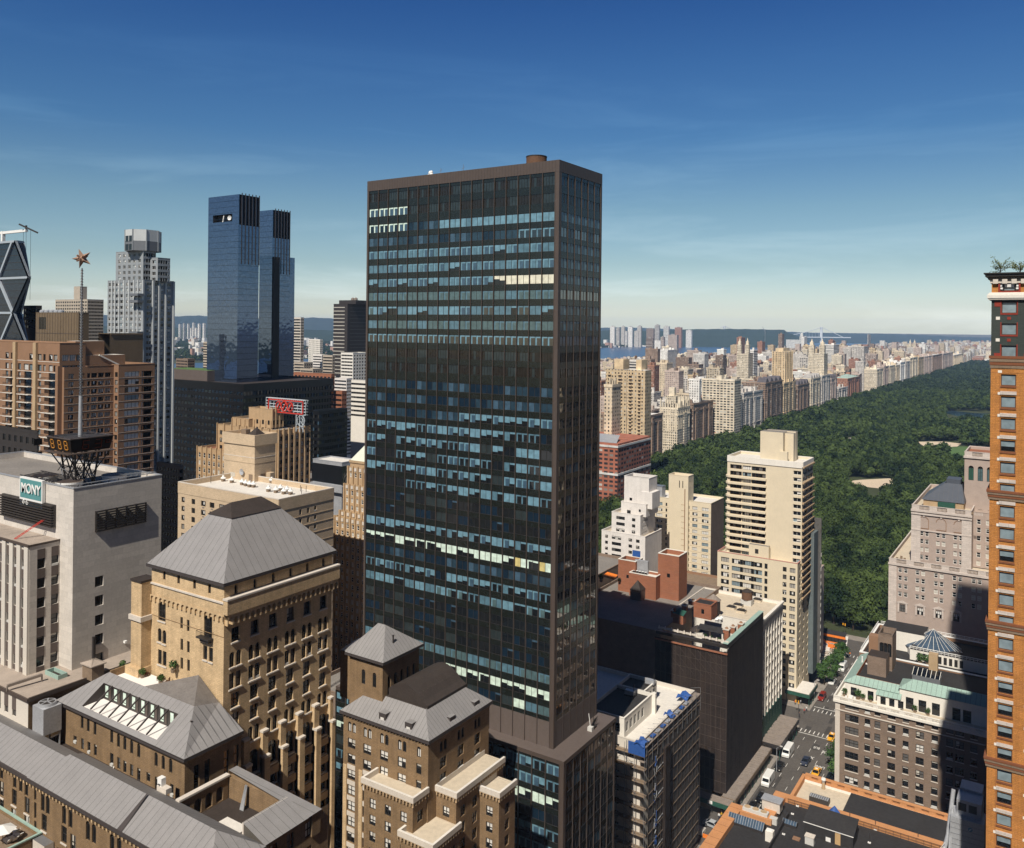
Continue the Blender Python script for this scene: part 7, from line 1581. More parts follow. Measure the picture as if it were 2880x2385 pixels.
 t = MB(); x_, y_ = hitS(2635, 1850, 280)[0], 280; t.box(x_-2.2, x_+.2, y_, y_+2, zk, hitS(2632, 1842, 280)[1], 'tan_wall'); tag(t.build('brick_chimney', org=(x_, y_, zk)), 'tan chimney right of the copper roofs near the shadow edge', 'chimney')
 t = MB(); x_, y_ = hitS(2612, 1890, 274)[0], 274; t.box(x_-4.4, x_+3, y_, y_+4, zk, zk+1.4, 'steel'); 
 for i in range(7): t.bar((x_-4.4+1.2*i, y_, zk+1.4), (x_-4.4+1.2*i, y_+4, zk+2.4), .12, 'stone_white')
 t.poly([(x_-4.4, y_, zk+1.38), (x_+3, y_, zk+1.38), (x_+3, y_+4, zk+2.35), (x_-4.4, y_+4, zk+2.35)], 'glass'); tag(t.build('roof_skylight', org=(x_, y_, zk)), 'framed glass skylight behind the large copper roof', 'skylight')
 for px, py, r_, l in ((2390, 1925, 1.0, 'at the left end of the white terrace'), (2424, 1938, 1.3, 'bushiest, left of the copper porch'), (2433, 1952, .8, 'low against the balustrade'), (2458, 1948, .8, 'beside the copper porch'), (2533, 1977, .9, 'right of the copper porch doors'), (2575, 1990, .9, 'between the two tall doors'), (2612, 1998, .9, 'nearest the tower shadow')):
  x, y = G(px, py, zr+.8); y = min(max(y, y0+.8), yp-.8); bush('terrace_shrub', x, y, zr, r_, 'round green shrub on the white balustrade terrace, '+l)
 t = MB(); x, y = x0+3.2, y0+2.6
 for k in range(4): t.box(x-1+k*.75, x-.5+k*.75, y-.3+.5*(k % 2), y+.3+.5*(k % 2), zr, zr+.75, 'white_paint')
 t.cyl(x+.4, y+.9, zr, zr+.72, .6, .6, 12, 'white_paint'); tag(t.build('garden_set', org=(x, y, zr)), 'white garden table and chairs on the corner of the balustrade terrace', 'garden furniture')
 for px, py, l in ((2425, 1870, 'by the left edge'), (2440, 1868, 'next to the white flue')):
  x, y = G(px, py, zk); t = MB(); t.cyl(x, y, zk, zk+2.6, .25, .25, 8, 'white_paint' if px < 2430 else 'dark_metal'); t.box(x-.5, x+.5, y-.4, y+.4, zk, zk+.25, 'white_paint'); tag(t.build('flue', org=(x, y, zk)), 'small flue on the black deck among the copper roofs, '+l, 'flue')
copper_apartments()
def white_club():
 x0, y0, y1, zt = -55.0, 291.0, 323.0, 44.0; b = Bld('white_terrace_block', 'low white trimmed block with a black roof terrace and a glass pyramid', 'building', x0, y0, 0)
 x1 = 0; b.block(x0, x1, y0, y1, 0, zt, 'brick_russet', [], [], par=1.1, roof='roof_black', cop='white_paint', pw=.8); 
 b.face('W', x0-.03, y0, y1, 0, zt, [], 'stone_white')
 q = MB(); xa, z1 = hitS(2516, 1800, 303)[0], hitS(2560, 1770, 303)[1]; xb = hitS(2600, 1800, 303)[0]; q.box(xa-4, xb, 303, 313, zt-1, zt+5.2, 'stone_white', 'roof_black'); q.box(x0+14, x1, 297, 302.9, zt-1.1, zt+2.2, 'stone_white', 'roof_black')
 for k in range(9): q.box(x0+16.2+1.5*k, x0+17.1+1.5*k, 296.9, 296.99, zt-.6, zt+1.6, 'frame_dark')
 for k in range(28): q.bar((x0+14+k*1.0, 296.8, zt+2.2), (x0+14+k*1.0, 296.8, zt+3.3), .1, 'white_paint'); q.bar((x0+.3, y0+1+k*1.1, zt), (x0+.3, y0+1+k*1.1, zt+1.2), .1, 'white_paint'); q.bar((x0+2+k*1.4, y1-.3, zt), (x0+2+k*1.4, y1-.3, zt+1.2), .1, 'white_paint')
 q.bar((x0+14, 296.8, zt+3.3), (x0+42, 296.8, zt+3.3), .16, 'white_paint'); q.bar((x0+14, 296.8, zt+2.8), (x0+42, 296.8, zt+2.8), .1, 'white_paint'); q.bar((x0+.3, y0+1, zt+1.2), (x0+.3, y1-1, zt+1.2), .16, 'white_paint'); q.bar((x0+1, y1-.3, zt+1.2), (x1, y1-.3, zt+1.2), .16, 'white_paint'); q.bar((x0+1, y1-.3, zt+.7), (x1, y1-.3, zt+.7), .1, 'white_paint')
 q.build('terrace', b.root); b.finish()
 xp, yp = hitS(2625, 1790, 306)[0], 306.0; zz = hitS(2612, 1766, yp)[1]; g = MB(); R = 8.5; n = 8; zb = zt+1.2
 g.cyl(xp, yp, zt-1, zb, R, R, n, 'stone_white'); P = [(xp+R*math.cos(2*math.pi*i/n+.39), yp+R*math.sin(2*math.pi*i/n+.39), zb) for i in range(n)]
 for i in range(n):
  g.poly([P[i], P[(i+1) % n], (xp, yp, zz)], 'tank_blue')
  for f in (0, .33, .66): a = Vector(P[i]).lerp(Vector(P[(i+1) % n]), f); g.bar(a, Vector((xp, yp, zz)).lerp(a, f and .3), .09, 'stone_white')
 tag(g.build('glass_pyramid', org=(xp, yp, zt)), 'blue glass pyramid skylight with white bars on the black roof terrace', 'skylight')
 for px, py, l in ((2597, 1838, 'left'), (2622, 1834, 'right, with red flowers')): x, y = G(px, py, zt); bush('terrace_shrub', x, 294.5, zt-1, 1.5, 'tall green shrub on the russet ledge below the glass pyramid, '+l)
 t = MB(); t.cyl(x0+15, 312, zt-1, zt+1.0, 2.6, 2.4, 14, 'green_paint'); tag(t.build('green_dome', org=(x0+15, 312, zt)), 'low green domed lantern behind the white roof cabin', 'dome')
white_club()
def club_hotel():
 y0 = 341.0; x0, zw = hitS(2501, 1571, y0); m = 'brick_taupe'; p = 2.95
 b = Bld('balustrade_hotel', 'tall pinkish grey hotel with balustraded setbacks and blind arches', 'hotel', x0, y0, 0); x1 = x0+46; y1 = 402
 S = []
 us = [hitS(px, 1650, y0)[0] for px in (2531, 2547, 2580, 2596, 2632, 2648, 2684, 2700, 2738, 2755)]
 zl = hitS(2531, 1603, y0)[1]
 for k in range(4): S += [(u, zl-p*k, 1.25, 1.75, 'sashw', 0) for u in us]
 zp = hitS(2538, 1712, y0)[1]; ped = [hitS(px, 1712, y0)[0] for px in (2538, 2588, 2640, 2690)]; S += [(u, zl-p*4-2.2, 2.0, 2.7, 'wide3', 0) for u in ped]
 b.block(x0, x1, y0, y1, 0, zw, m, S, [], par=1.3, roof='roof_cream', rec=.28, cop='stone_pale')
 b.face('W', x0-.04, y0, y1, 0, zw, [], m)
 t = MB(); fS = Face('S', y0)
 def quoin(fc, u0, u1, z0, z1): fbox(t, fc, u0, u1, z0, z1, .18, 'stone_quoin')
 quoin(fS, x0-.15, x0+2.6, 0, zw-2.2)
 def balus(fc, u0, u1, z):
  fbox(t, fc, u0-.3, u1+.3, z-2.0, z-1.2, .5, 'stone_quoin')
  u = u0
  while u < u1-1:
   fbox(t, fc, u, min(u+2.6, u1), z-1.197, z+.3, .3, 'stone_quoin')
   for j in range(7): fbox(t, fc, u+2.8+.42*j, u+3.0+.42*j, z-1.0, z, .2, 'stone_quoin', .02)
   fbox(t, fc, u+2.6, min(u+5.8, u1), z-1.0, z-.85, .03, 'frame_dark'); fbox(t, fc, u+2.6, min(u+5.8, u1), z-.85, z, .015, 'wood'); u += 5.8
  fbox(t, fc, u0-.1, u1+.1, z+.303, z+.5, .35, 'stone_quoin')
 balus(fS, x0, x1, zw)
 for u in ped:
  t.box(u-1.9, u+1.9, y0-.3, y0-.01, zl-p*4-.35, zl-p*4-.1, 'stone_quoin'); t.poly([(u-2.0, y0-.32, zl-p*4-.1), (u+2.0, y0-.32, zl-p*4-.1), (u, y0-.32, zl-p*4+.9)], 'stone_quoin'); t.box(u-1.6, u-1.05, y0-.25, y0-.01, zl-p*4-3.7, zl-p*4-.36, 'stone_quoin'); t.box(u+1.05, u+1.6, y0-.25, y0-.01, zl-p*4-3.7, zl-p*4-.36, 'stone_quoin')
 # upper tower
 yu = y0+1.5; xa = hitS(2564, 1500, yu)[0]; xb, zu = hitS(2732, 1440, yu)
 S = []; us = [hitS(px, 1500, yu)[0] for px in (2592, 2607, 2638, 2654, 2687, 2703)]; zz = hitS(2592, 1500, yu)[1]
 for k in range(5): S += [(u, zz-p*.98*k, 1.2, 1.7, 'sashw', 0) for u in us]
 b.block(xa, xb, yu, y1-8, zw-1, zu, m, S, [], par=1.3, roof='roof_cream', rec=.28, cop='stone_quoin'); b.face('W', xa-.04, yu, y1-8, zw, zu, [], m)
 fU = Face('S', yu); quoin(fU, xa-.15, xa+3, zw, zu-3); quoin(fU, xb-3, xb+.15, zw, zu-3); balus(fU, xa, xb, zu); fbox(t, fU, xa-.2, xb+.2, zu-3.0, zu-2.4, .5, 'stone_quoin'); fbox(t, fU, xa, xb, zu-8.9, zu-8.5, .3, 'stone_quoin')
 for px in (2598, 2647, 2697):
  u = hitS(px, 1480, yu)[0]; zc = zu-5.2; A = [(u-1.5, zc-2.6), (u+1.5, zc-2.6)]+[(u+1.5*math.cos(math.pi*i/8), zc+1.5*math.sin(math.pi*i/8)) for i in range(9)]
  B = [(u+(q[0]-u)*1.14, zc+(q[1]-zc)*1.1) for q in A]
  for i in range(len(A)-1): t.poly([fU.p(*A[i], .14), fU.p(*A[i+1], .14), fU.p(*B[i+1], .14), fU.p(*B[i], .14)], 'brick_russet')
  fbox(t, fU, u-.3, u+.3, zc+1.5, zc+2.1, .25, 'stone_quoin')
 # rear tower
 yr = y0+14; xr, zr = hitS(2713, 1272, yr); 
 us = [hitS(px, 1480, yr)[0] for px in (2756, 2783)]
 b.block(xr, xr+24, yr, yr+20, zw-1, zr, m, [(hitS(px, 1340, yr)[0], hitS(2730, 1330, yr)[1], 1.7, 5.4, 'archg', 1) for px in (2731, 2757, 2783)]+[(u, zu-2-3.1*k, 1.3, 1.8, 'sashw', 0) for k in range(8) for u in us], [], par=1.0, roof='brick_red', cop='stone_quoin'); b.face('W', xr-.04, yr, yr+20, zw, zr, [], m); balus(Face('S', yr), xr, xr+24, zr)
 zq = hitS(2740, 1440, yr-4)[1]; b.block(xr+2.4, xr+24, yr-4, yr-.02, zw-1, zq, m, [(hitS(px, 1480, yr-4)[0], zq-3.4-3.0*k, 1.3, 1.8, 'sashw', 0) for k in range(8) for px in (2753, 2779)], [], par=.6, roof='roof_cream')
 t.build('stonework', b.root)
 r = MB(); xg0, xg1 = hitS(2592, 1400, yu+6)[0], hitS(2713, 1400, yu+6)[0]; zg = zu+.4; zt_ = hitS(2660, 1345, yu+14)[1]
 r.box(xg0+.6, xg1-.3, yu+6, yu+26, zu-1.3, zg+1.2, 'tan_wall'); A = [(xg0, yu+5.6, zg+1.2), (xg1, yu+5.6, zg+1.2), (xg1, yu+26.5, zg+1.2), (xg0, yu+26.5, zg+1.2)]; ti = [(xg0+7, yu+13, zt_-1.6), (xg1-1.5, yu+13, zt_-1.6), (xg1-1.5, yu+20, zt_-1.6), (xg0+7, yu+20, zt_-1.6)]
 for i in range(4): slope(r, [A[i], A[(i+1) % 4], ti[(i+1) % 4], ti[i]], 'slate', 1.6)
 r.box(xg0+7.5, xg1-2, yu+13, yu+20, zt_-1.6, zt_, 'slate'); r.build('slate_roof', b.root)
 r = MB(); xa2 = hitS(2637, 1410, yu+3)[0]; r.box(xa2, xa2+5.6, yu+3, yu+5.2, zu-1.3, zu+1.5, 'green_paint'); r.build('green_screen', b.root)
 b.finish(limit=100)
 zt2 = zw-1.3
 for i, (dx, dy) in enumerate(((2, 3), (4.5, 3.5), (3, 6))):
  t = MB(); t.box(x0+dx-.4, x0+dx+.4, y0+dy, y0+dy+1.6, zt2+.3, zt2+.45, 'wood'); t.box(x0+dx-.4, x0+dx+.4, y0+dy+1.6, y0+dy+1.75, zt2+.3, zt2+1.1, 'wood')
  tag(t.build('lounge_chair', org=(x0+dx, y0+dy, zt2)), 'dark lounge chair on the hotel corner setback terrace', 'chair', 'lounge chairs on the hotel terrace')
mat('stone_quoin', (.56, .49, .44), .85, .12, .5, 4, course=(2.0, .7, .03)); mat('slate', (.075, .085, .105), .5, .15, .4, 3, spec=.5)
STY['archg'] = ('frame_dark', 1, 1, {'green_paint': 1, 'teal': 1}, .12)
club_hotel()
def orange_tower():
 d = 133.0; y0 = C(2784, 1000, d)[1]; x0 = hitS(2787, 1000, y0)[0]; x1 = x0+9.2; zt = hitS(2786, 768, y0)[1]; y1 = y0+20
 b = Bld('orange_brick_tower', 'slender orange brick tower with dark green upper storeys at the right edge', 'tower', x0, y0, 0); p = 61.3*d/F
 uw = hitS(2837, 1000, y0)[0]; u2 = uw+5.2
 zs = [hitS(2837, py, y0)[1] for py in (1069, 1130, 1191, 1252, 1313, 1374)]; zw = zs[0]
 S = []; w, h = 2.05, 1.78
 wins = [zw-p*k for k in range(int((zw-5)/p))]
 for i, z in enumerate(wins): S += [(uw, z, w, h, 'big', 0), (u2, z, w, h, 'big', 0)]
 zb1 = hitS(2790, 1019, y0)[1]; zb0 = hitS(2790, 834, y0)[1]
 S2 = [(u, hitS(2837, py, y0)[1], w, h, 'big', 0) for u in (uw, u2) for py in (865, 926, 988)]
 ztop = hitS(2790, 825, y0)[1]; S3 = [(u, hitS(2837, 801, y0)[1], 2.5, 1.9, 'big', 0) for u in (uw, u2)]
 b.face('S', y0, x0, x1, 0, zb1, S, 'brick_orange', .25); b.face('S', y0, x0, x1, zb1, zb0, S2, 'brick_deepgreen', .25); b.face('S', y0, x0, x1, zb0, zt-1.6, S3, 'brick_orange', .25)
 b.face('W', x0, y0, y1, 0, zt-1.6, [], 'brick_orange'); b.face('E', x1, y0, y1, 0, zt-1.6, [], 'brick_orange'); b.face('N', y1, x0, x1, 0, zt-1.6, [], 'brick_orange')
 t = MB(); fS = Face('S', y0); fW = Face('W', x0)
 def band(z0, z1, off, m): t.box(x0-off, x1+off, y0-off, y1, z0, z1, m)
 for py in (1390, 1757, 2142): 
  z = hitS(2786, py, y0)[1]
  for j, (a, o) in enumerate(((-.75, .18), (-.35, .26), (.05, .34), (.4, .42))): band(z+a, z+a+.34, o, 'band_brown' if j % 2 else 'wood')
 z = hitS(2786, 1015, y0)[1]
 for j, (a, o) in enumerate(((-1.1, .10), (-.6, .16), (-.1, .22), (.4, .28))): band(z+a, z+a+.42, o, 'band_brown' if j % 2 else 'wood')
 z = hitS(2786, 834, y0)[1]
 for j in range(6): a = math.pi*(j+.5)/6; band(z-.5*math.cos(a)-.12, z-.5*math.cos(a)+.13, .15+.45*math.sin(a), 'stone_white')
 band(zt-1.6, zt-1.0, .2, 'stone_pale'); band(zt-1.0, zt-.6, .5, 'wood'); band(zt-.6, zt-.2, .85, 'frame_dark'); band(zt-.2, zt, 1.05, 'frame_dark')
 for i in range(8): u = x0+.2+1.25*i; fbox(t, fS, u, u+.7, zt-1.7, zt-1.0, .5, 'stone_pale')
 for i, zc in enumerate(wins[1:] if False else wins):
  for u in (uw, u2):
   if i: fbox(t, fS, u-w/2-.08, u+w/2+.08, zc+h/2+.25, zc+h/2+.78, .16, 'stone_quoin')
   fbox(t, fS, u-w/2-.05, u+w/2+.05, zc-h/2-.28, zc-h/2-.003, .12, 'band_brown')
  for u in (x0+1.25, x0+5.2): fbox(t, fS, u-.27, u+.27, zc+h/2+.2, zc+h/2+.6, .05, 'stone_white')
  fbox(t, fS, x0, x1, zc+h/2+.18, zc+h/2+.22, .012, 'band_brown')
 fbox(t, fS, x0+1.22, x0+1.27, 3, zb1-1, .012, 'band_brown')
 for o in S2: fbox(t, fS, o[0]-o[2]/2-.15, o[0]+o[2]/2+.15, o[1]-h/2-.22, o[1]-h/2-.003, .06, 'tile_red'); fbox(t, fS, o[0]-o[2]/2-.15, o[0]-o[2]/2-.003, o[1]-h/2, o[1]+h/2+.2, .06, 'tile_red'); fbox(t, fS, o[0]+o[2]/2+.003, o[0]+o[2]/2+.15, o[1]-h/2, o[1]+h/2+.2, .06, 'tile_red')
 for u in (x0+.9, x0+4.9):
  for py in (855, 1000): z = hitS(2800, py, y0)[1]; fbox(t, fS, u-.48, u+.48, z-.4, z+.4, .05, 'tile_red')
  for py in (895, 956): z = hitS(2800, py, y0)[1]; fbox(t, fS, u-.27, u+.27, z-.24, z+.24, .05, 'stone_white')
 for py in (895, 956): z = hitS(2800, py, y0)[1]; fbox(t, fS, uw-.25, uw+.25, z-.22, z+.22, .05, 'tile_red')
 for o in S3:
  z, u = o[1], o[0]
  for s_ in (-1, 1): fbox(t, fS, u+s_*1.38-.13, u+s_*1.38+.13, z-1.2, z+1.25, .1, 'tile_red'); fbox(t, fS, u+s_*.78-.1, u+s_*.78+.1, z-.95, z+.95, .02, 'frame_dark', -.2); [fbox(t, fS, u+s_*1.05-.16, u+s_*1.05+.16, z-.55+.4*j-.13, z-.55+.4*j+.13, .03, 'white_paint', -.2) for j in range(4)]
  fbox(t, fS, u-1.25, u+1.25, z+1.0, z+1.25, .1, 'tile_red'); fbox(t, fS, u-1.25, u+1.25, z-1.2, z-.96, .1, 'tile_red'); fbox(t, fS, u-.62, u+.62, z-.35, z+.8, .02, 'pale', -.2)
 for u in (x0+.95, x0+4.9): z = hitS(2800, 803, y0)[1]; fbox(t, fS, u-.22, u+.22, z-.16, z+.16, .06, 'frame_dark')
 t.build('band', b.root)
 r = MB(); r.poly([(x0, y0, zt-.4), (x1, y0, zt-.4), (x1, y1, zt-.4), (x0, y1, zt-.4)], 'roof_dark'); r.build('roof_deck', b.root)
 # its taller core stands outside the frame to the right
 k = MB(); k.box(x0+6.2, x1+12, y0+8, y1+2, zt-2, 255, 'brick_orange'); k.box(x1+.1, x1+12, y0+1, y0+7.9, 0, 255, 'brick_orange'); k.build('taller_core', b.root)
 b.finish(limit=100)
 for (px, l, sd) in ((2812, 'left', 1), (2868, 'right', 2)):
  x = hitS(px, 740, y0+1.2)[0]; y = y0+1.2; rnd = random.Random(sd); o = thing('rooftop_tree', 'feathery young tree on top of the orange tower, '+l+' of the two', 'tree', (x, y, zt-.4)); tr = MB(); lf = MB()
  tr.tube([(x, y, zt-.4), (x+.1, y, zt+.6), (x+.2, y, zt+1.5)], [.09, .07, .04], 'trunk_bark', 6)
  for k in range(14):
   a = rnd.uniform(0, 6.28); e = rnd.uniform(.15, 1.1); L = rnd.uniform(1.1, 2.3); s0 = Vector((x+.1, y, zt+rnd.uniform(.1, .9))); dvec = Vector((math.cos(a)*math.cos(e), math.sin(a)*math.cos(e), math.sin(e))); pts = [s0, s0+dvec*L*.5+Vector((0, 0, .1)), s0+dvec*L]
   tr.tube(pts, [.035, .025, .012], 'trunk_bark', 4)
   for j in range(26):
    f = rnd.uniform(.35, 1.08); c = s0+dvec*L*f+Vector((rnd.gauss(0, .16), rnd.gauss(0, .16), rnd.gauss(0, .14))); u = Vector((rnd.gauss(0, 1), rnd.gauss(0, 1), rnd.gauss(0, .6))).normalized()*.16; v = u.cross(Vector((rnd.gauss(0, 1), rnd.gauss(0, 1), rnd.gauss(0, 1)))).normalized()*.055; lf.poly([c-u, c+v, c+u, c-v], 'leaf_light')
  tr.build('trunk', o); lf.build('crown', o)
mat('brick_deepgreen', (.045, .055, .050), .8, .2, .5, 5, course=(.8, .27, .02)); mat('band_brown', (.20, .075, .035), .8, .15); mat('tile_red', (.25, .035, .022), .7, .2)
orange_tower()
def concert_hall():
 x0 = -63.0; zt = 39.0; xs = -56.0; ya, yb, yc = 165.0, 190.7, 201.5; m = 'brick_orange'
 b = Bld('orange_parapet_hall', 'hall with black roofs inside broad orange terracotta parapets', 'concert hall', x0, ya, 0); x1 = -14.0
 w = MB(); P = [(x0, ya), (x1, ya), (x1, yc), (xs, yc), (xs, yb), (x0, yb)]; w.prism(P, 0, zt, 'terracotta', skip='t')
 for k in range(6): w.box(x0-.05, x0-.01, ya, yb, zt-5-5*k, zt-4.7-5*k, 'band_brown')
 w.build('wall', b.root)
 r = MB(); q = [(x0+.3, ya), (x1, ya), (x1, yc-.3), (xs+.3, yc-.3), (xs+.3, yb-.3), (x0+.3, yb-.3)]; r.poly([(*p, zt-.9) for p in q], 'roof_black'); r.build('roof', b.root)
 c = MB(); pw = 2.3
 for a in ((x0-.4, x0+pw, ya, yb+.4), (x0+pw+.003, xs+pw, yb-pw+.4, yb+.4), (xs-.4, xs+pw, yb+.403, yc+.4), (xs+pw+.003, x1, yc-pw+1.0, yc+.4)): c.box(*a, zt-.9, zt+.25, 'terracotta')
 for i in range(10): y = ya+i*2.7; c.box(x0-.42, x0+pw+.02, y-.03, y+.03, zt+.25, zt+.262, 'band_brown')
 c.build('parapet', b.root)
 zr = zt-.9; b.finish()
 # lower wing to the north with pale deck and long black roof
 g = Bld('pale_deck_wing', 'lower wing with a pale gravel deck, a long black roof and pierced orange parapet', 'building', xs, yc, 0); z2 = 33.0; y2 = 225.0
 g.face('W', xs, yc, y2, 0, z2, [], 'terracotta'); g.face('N', y2, xs, -10, 0, z2, [], 'terracotta')
 k = MB(); k.poly([(xs+.3, yc+.4, z2-1), (-10, yc+.4, z2-1), (-10, y2-.3, z2-1), (xs+.3, y2-.3, z2-1)], 'roof_cream'); k.build('deck', g.root)
 k = MB(); k.box(xs, xs+.8, yc+.4, y2, z2-1, z2+.3, 'terracotta'); k.box(xs+.8, -10, y2-.8, y2, z2-1, z2-.2, 'terracotta')
 u = xs+.8; j = 0
 while u < -12:
  if j % 2: [k.box(u+.28*i, u+.28*i+.14, y2-.6, y2-.3, z2-.2, z2+.5, 'terracotta') for i in range(6)]; u += 1.7
  else: k.box(u, u+1.5, y2-.8, y2, z2-.197, z2+.5, 'terracotta'); u += 1.5
  j += 1
 k.box(xs+.8, -10, y2-.85, y2+.05, z2+.503, z2+.75, 'terracotta'); k.box(xs+.8, -10, y2-1.3, y2-.85, z2-1, z2-.6, 'stone_white'); k.build('parapet', g.root)
 k = MB(); xk = hitS(2372, 2260, 213)[0]; k.box(xk, -14, yc+6.5, y2-3.2, z2-1, z2+.6, 'roof_black'); k.build('long_roof', g.root); g.finish()
 t = MB(); x, y = G(2316, 2218, z2-1); t.cyl(x, y, z2-1, z2+.6, .5, .35, 12, 'tan_wall'); t.cyl(x, y, z2+.6, z2+1.3, .3, .55, 12, 'galv'); t.cyl(x, y, z2+1.3, z2+1.6, .6, .5, 12, 'white_paint'); tag(t.build('roof_vent', org=(x, y, z2-1)), 'rusty round vent with a white cap on the pale gravel deck', 'vent')
 t = MB(); x, y = G(2305, 2255, z2-1); t.box(x-2.3, x+2.3, y-.9, y+.9, z2-1, z2+.2, 'dark_metal'); [t.box(x-2.2+.5*i, x-1.85+.5*i, y-.95, y+.7, z2+.2, z2+.26, 'galv') for i in range(9)]; tag(t.build('deck_skylight', org=(x, y, z2-1)), 'low ribbed skylight box on the pale gravel deck', 'skylight')
 # roof furniture on the black roof
 def at(px, py, z=zr): return G(px, py, z)
 def ribbed(name, px, py, L, wd, h, label, cat, n):
  x, y = at(px, py); t = MB(); t.box(x-L, x+L, y-wd, y+wd, zr, zr+.6, 'dark_metal')
  t.poly([(x-L, y-wd, zr+.6), (x+L, y-wd, zr+.6), (x+L, y, zr+h), (x-L, y, zr+h)], 'tank_blue'); t.poly([(x+L, y+wd, zr+.6), (x-L, y+wd, zr+.6), (x-L, y, zr+h), (x+L, y, zr+h)], 'tank_blue'); t.poly([(x+L, y-wd, zr+.6), (x+L, y+wd, zr+.6), (x+L, y, zr+h)], 'dark_metal'); t.poly([(x-L, y-wd, zr+.6), (x-L, y+wd, zr+.6), (x-L, y, zr+h)], 'dark_metal')
  for i in range(n+1): u = x-L+2*L*i/n; t.bar((u, y-wd, zr+.66), (u, y, zr+h+.06), .06, 'steel'); t.bar((u, y+wd, zr+.66), (u, y, zr+h+.06), .06, 'steel')
  tag(t.build(name, org=(x, y, zr)), label, cat)
 ribbed('roof_skylight', 2100, 2322, 3.9, 1.3, 1.9, 'long ribbed glass skylight on the black roof by the orange parapet', 'skylight', 14); ribbed('roof_skylight', 2222, 2322, 1.5, .8, 1.2, 'short glass skylight in the middle of the black roof', 'skylight', 5)
 x, y = at(2128, 2300); t = thing('condenser_row', 'row of three round fans in a white condenser box on the black roof', 'condenser', (x, y, zr)); k = MB(); k.box(x-3.0, x+2.6, y-.8, y+.8, zr+.2, zr+1.8, 'ac_metal'); k.build('casing', t)
 for i in range(3): k = MB(); k.cyl(x-2.1+1.85*i, y, zr+1.8, zr+1.95, .72, .72, 18, 'stone_pale', 'tan_wall'); k.build('fan', t)
 x, y = at(2172, 2285); t = MB(); t.box(x-2.0, x+2.0, y-1.2, y+1.2, zr+.8, zr+3.0, 'stone_pale', 'galv'); t.box(x-2.2, x+2.2, y-1.4, y+1.4, zr+3.0, zr+3.2, 'galv'); [t.bar((x+a, y+c, zr), (x+a, y+c, zr+.8), .2, 'dark_metal') for a in (-1.8, 1.8) for c in (-1, 1)]; tag(t.build('air_handler', org=(x, y, zr)), 'large grey topped air handler on legs behind the condenser row', 'air handler')
 x, y = at(2176, 2316); t = MB(); t.box(x-.8, x+.8, y-.6, y+.6, zr, zr+1.3, 'ac_metal'); [t.bar((x-2.6+.4*i, y-.4, zr+.2), (x-.8, y-.3+.1*i, zr+.5+.1*i), .1, 'galv') for i in range(5)]; tag(t.build('small_condenser', org=(x, y, zr)), 'small white condenser with pipes beside the long skylight', 'condenser')
 x, y = at(2165, 2364); t = MB(); t.box(x-.8, x+.8, y-.7, y+.7, zr, zr+2.2, 'stone_white'); t.box(x-.6, x+.6, y-.5, y+.5, zr+2.2, zr+2.35, 'white_paint'); tag(t.build('roof_cabinet', org=(x, y, zr)), 'white cabinet near the bottom of the black roof', 'cabinet')
 x, y = at(2278, 2372); t = MB(); t.box(x-.9, x+.9, y-.7, y+.7, zr, zr+1.6, 'ac_metal'); t.box(x-1, x+1, y-.8, y+.8, zr+1.6, zr+1.75, 'stone_pale'); tag(t.build('roof_cabinet', org=(x, y, zr)), 'grey cabinet in front of the big black roof hut', 'cabinet')
 # black hut, tarp, partitions
 x, y = at(2262, 2345); xr_, _ = at(2412, 2380); h = 2.7; t = MB(); x_e = x+10.0
 t.box(x, x_e, y, y+5.2, zr, zr+h, 'roof_black'); t.poly([(x-.2, y-.2, zr+h+.02), (x_e+.2, y-.2, zr+h+.02), (x_e+.2, y+5.4, zr+h+1.2), (x-.2, y+5.4, zr+h+1.2)], 'roof_black'); t.box(x-.2, x_e+.2, y-.26, y-.2, zr+h-.05, zr+h+.1, 'white_paint'); t.box(x+6.4, x+7.5, y-.06, y-.01, zr, zr+2.5, 'door_tan'); t.box(x+4.5, x+5.5, y-.06, y-.01, zr, zr+.9, 'white_paint'); t.poly([(x_e, y, zr+h), (x_e, y+5.2, zr+h), (x_e, y+5.2, zr+h+1.2)], 'roof_black')
 tag(t.build('black_roof_hut', org=(x, y, zr)), 'large black roof hut with a white gutter and tan door', 'roof hut')
 x, y = at(2348, 2320); x, y = x-.2, yc-2.6; t = MB(); n = 10; rnd = random.Random(6); R = 2.3; zt_ = zr+3.4; P = []
 x = hitS(2346, 2290, y)[0]
 for i in range(n): a = 2*math.pi*i/n; r_ = R*rnd.uniform(.75, 1.1); P.append((x+r_*math.cos(a), y+r_*.7*math.sin(a), zr))
 Q = [(x+(p[0]-x)*.55+rnd.uniform(-.2, .2), y+(p[1]-y)*.55, zr+1.9+rnd.uniform(-.3, .3)) for p in P]
 for i in range(n): j = (i+1) % n; t.poly([P[i], P[j], Q[j], Q[i]], 'tarp_blue'); t.poly([Q[i], Q[j], (x+.1, y, zt_)], 'tarp_blue')
 tag(t.build('blue_tarp_cover', org=(x, y, zr)), 'bright blue tarp draped into a peak by the orange parapet', 'tarp')
 t = MB(); a = at(2230, 2275); c = at(2195, 2385); t.box(min(a[0], c[0])-.15, min(a[0], c[0])+.15, ya, yb+4, zr, zr+1.1, 'dark_metal'); tag(t.build('roof_partition', org=(c[0], yb, zr)), 'low black dividing wall across the black roof', 'wall')
 t = MB()
 for i in range(26): u = xs+3+1.5*i; t.bar((u, yc-1.6, zr), (u, yc-1.6, zr+1.2), .06, 'dark_metal')
 for z in (.6, 1.2): t.bar((xs+3, yc-1.6, zr+z), (xs+41, yc-1.6, zr+z), .06, 'dark_metal')
 tag(t.build('roof_railing', org=(xs+3, yc-1.6, zr)), 'thin black railing inside the long orange parapet', 'railing')
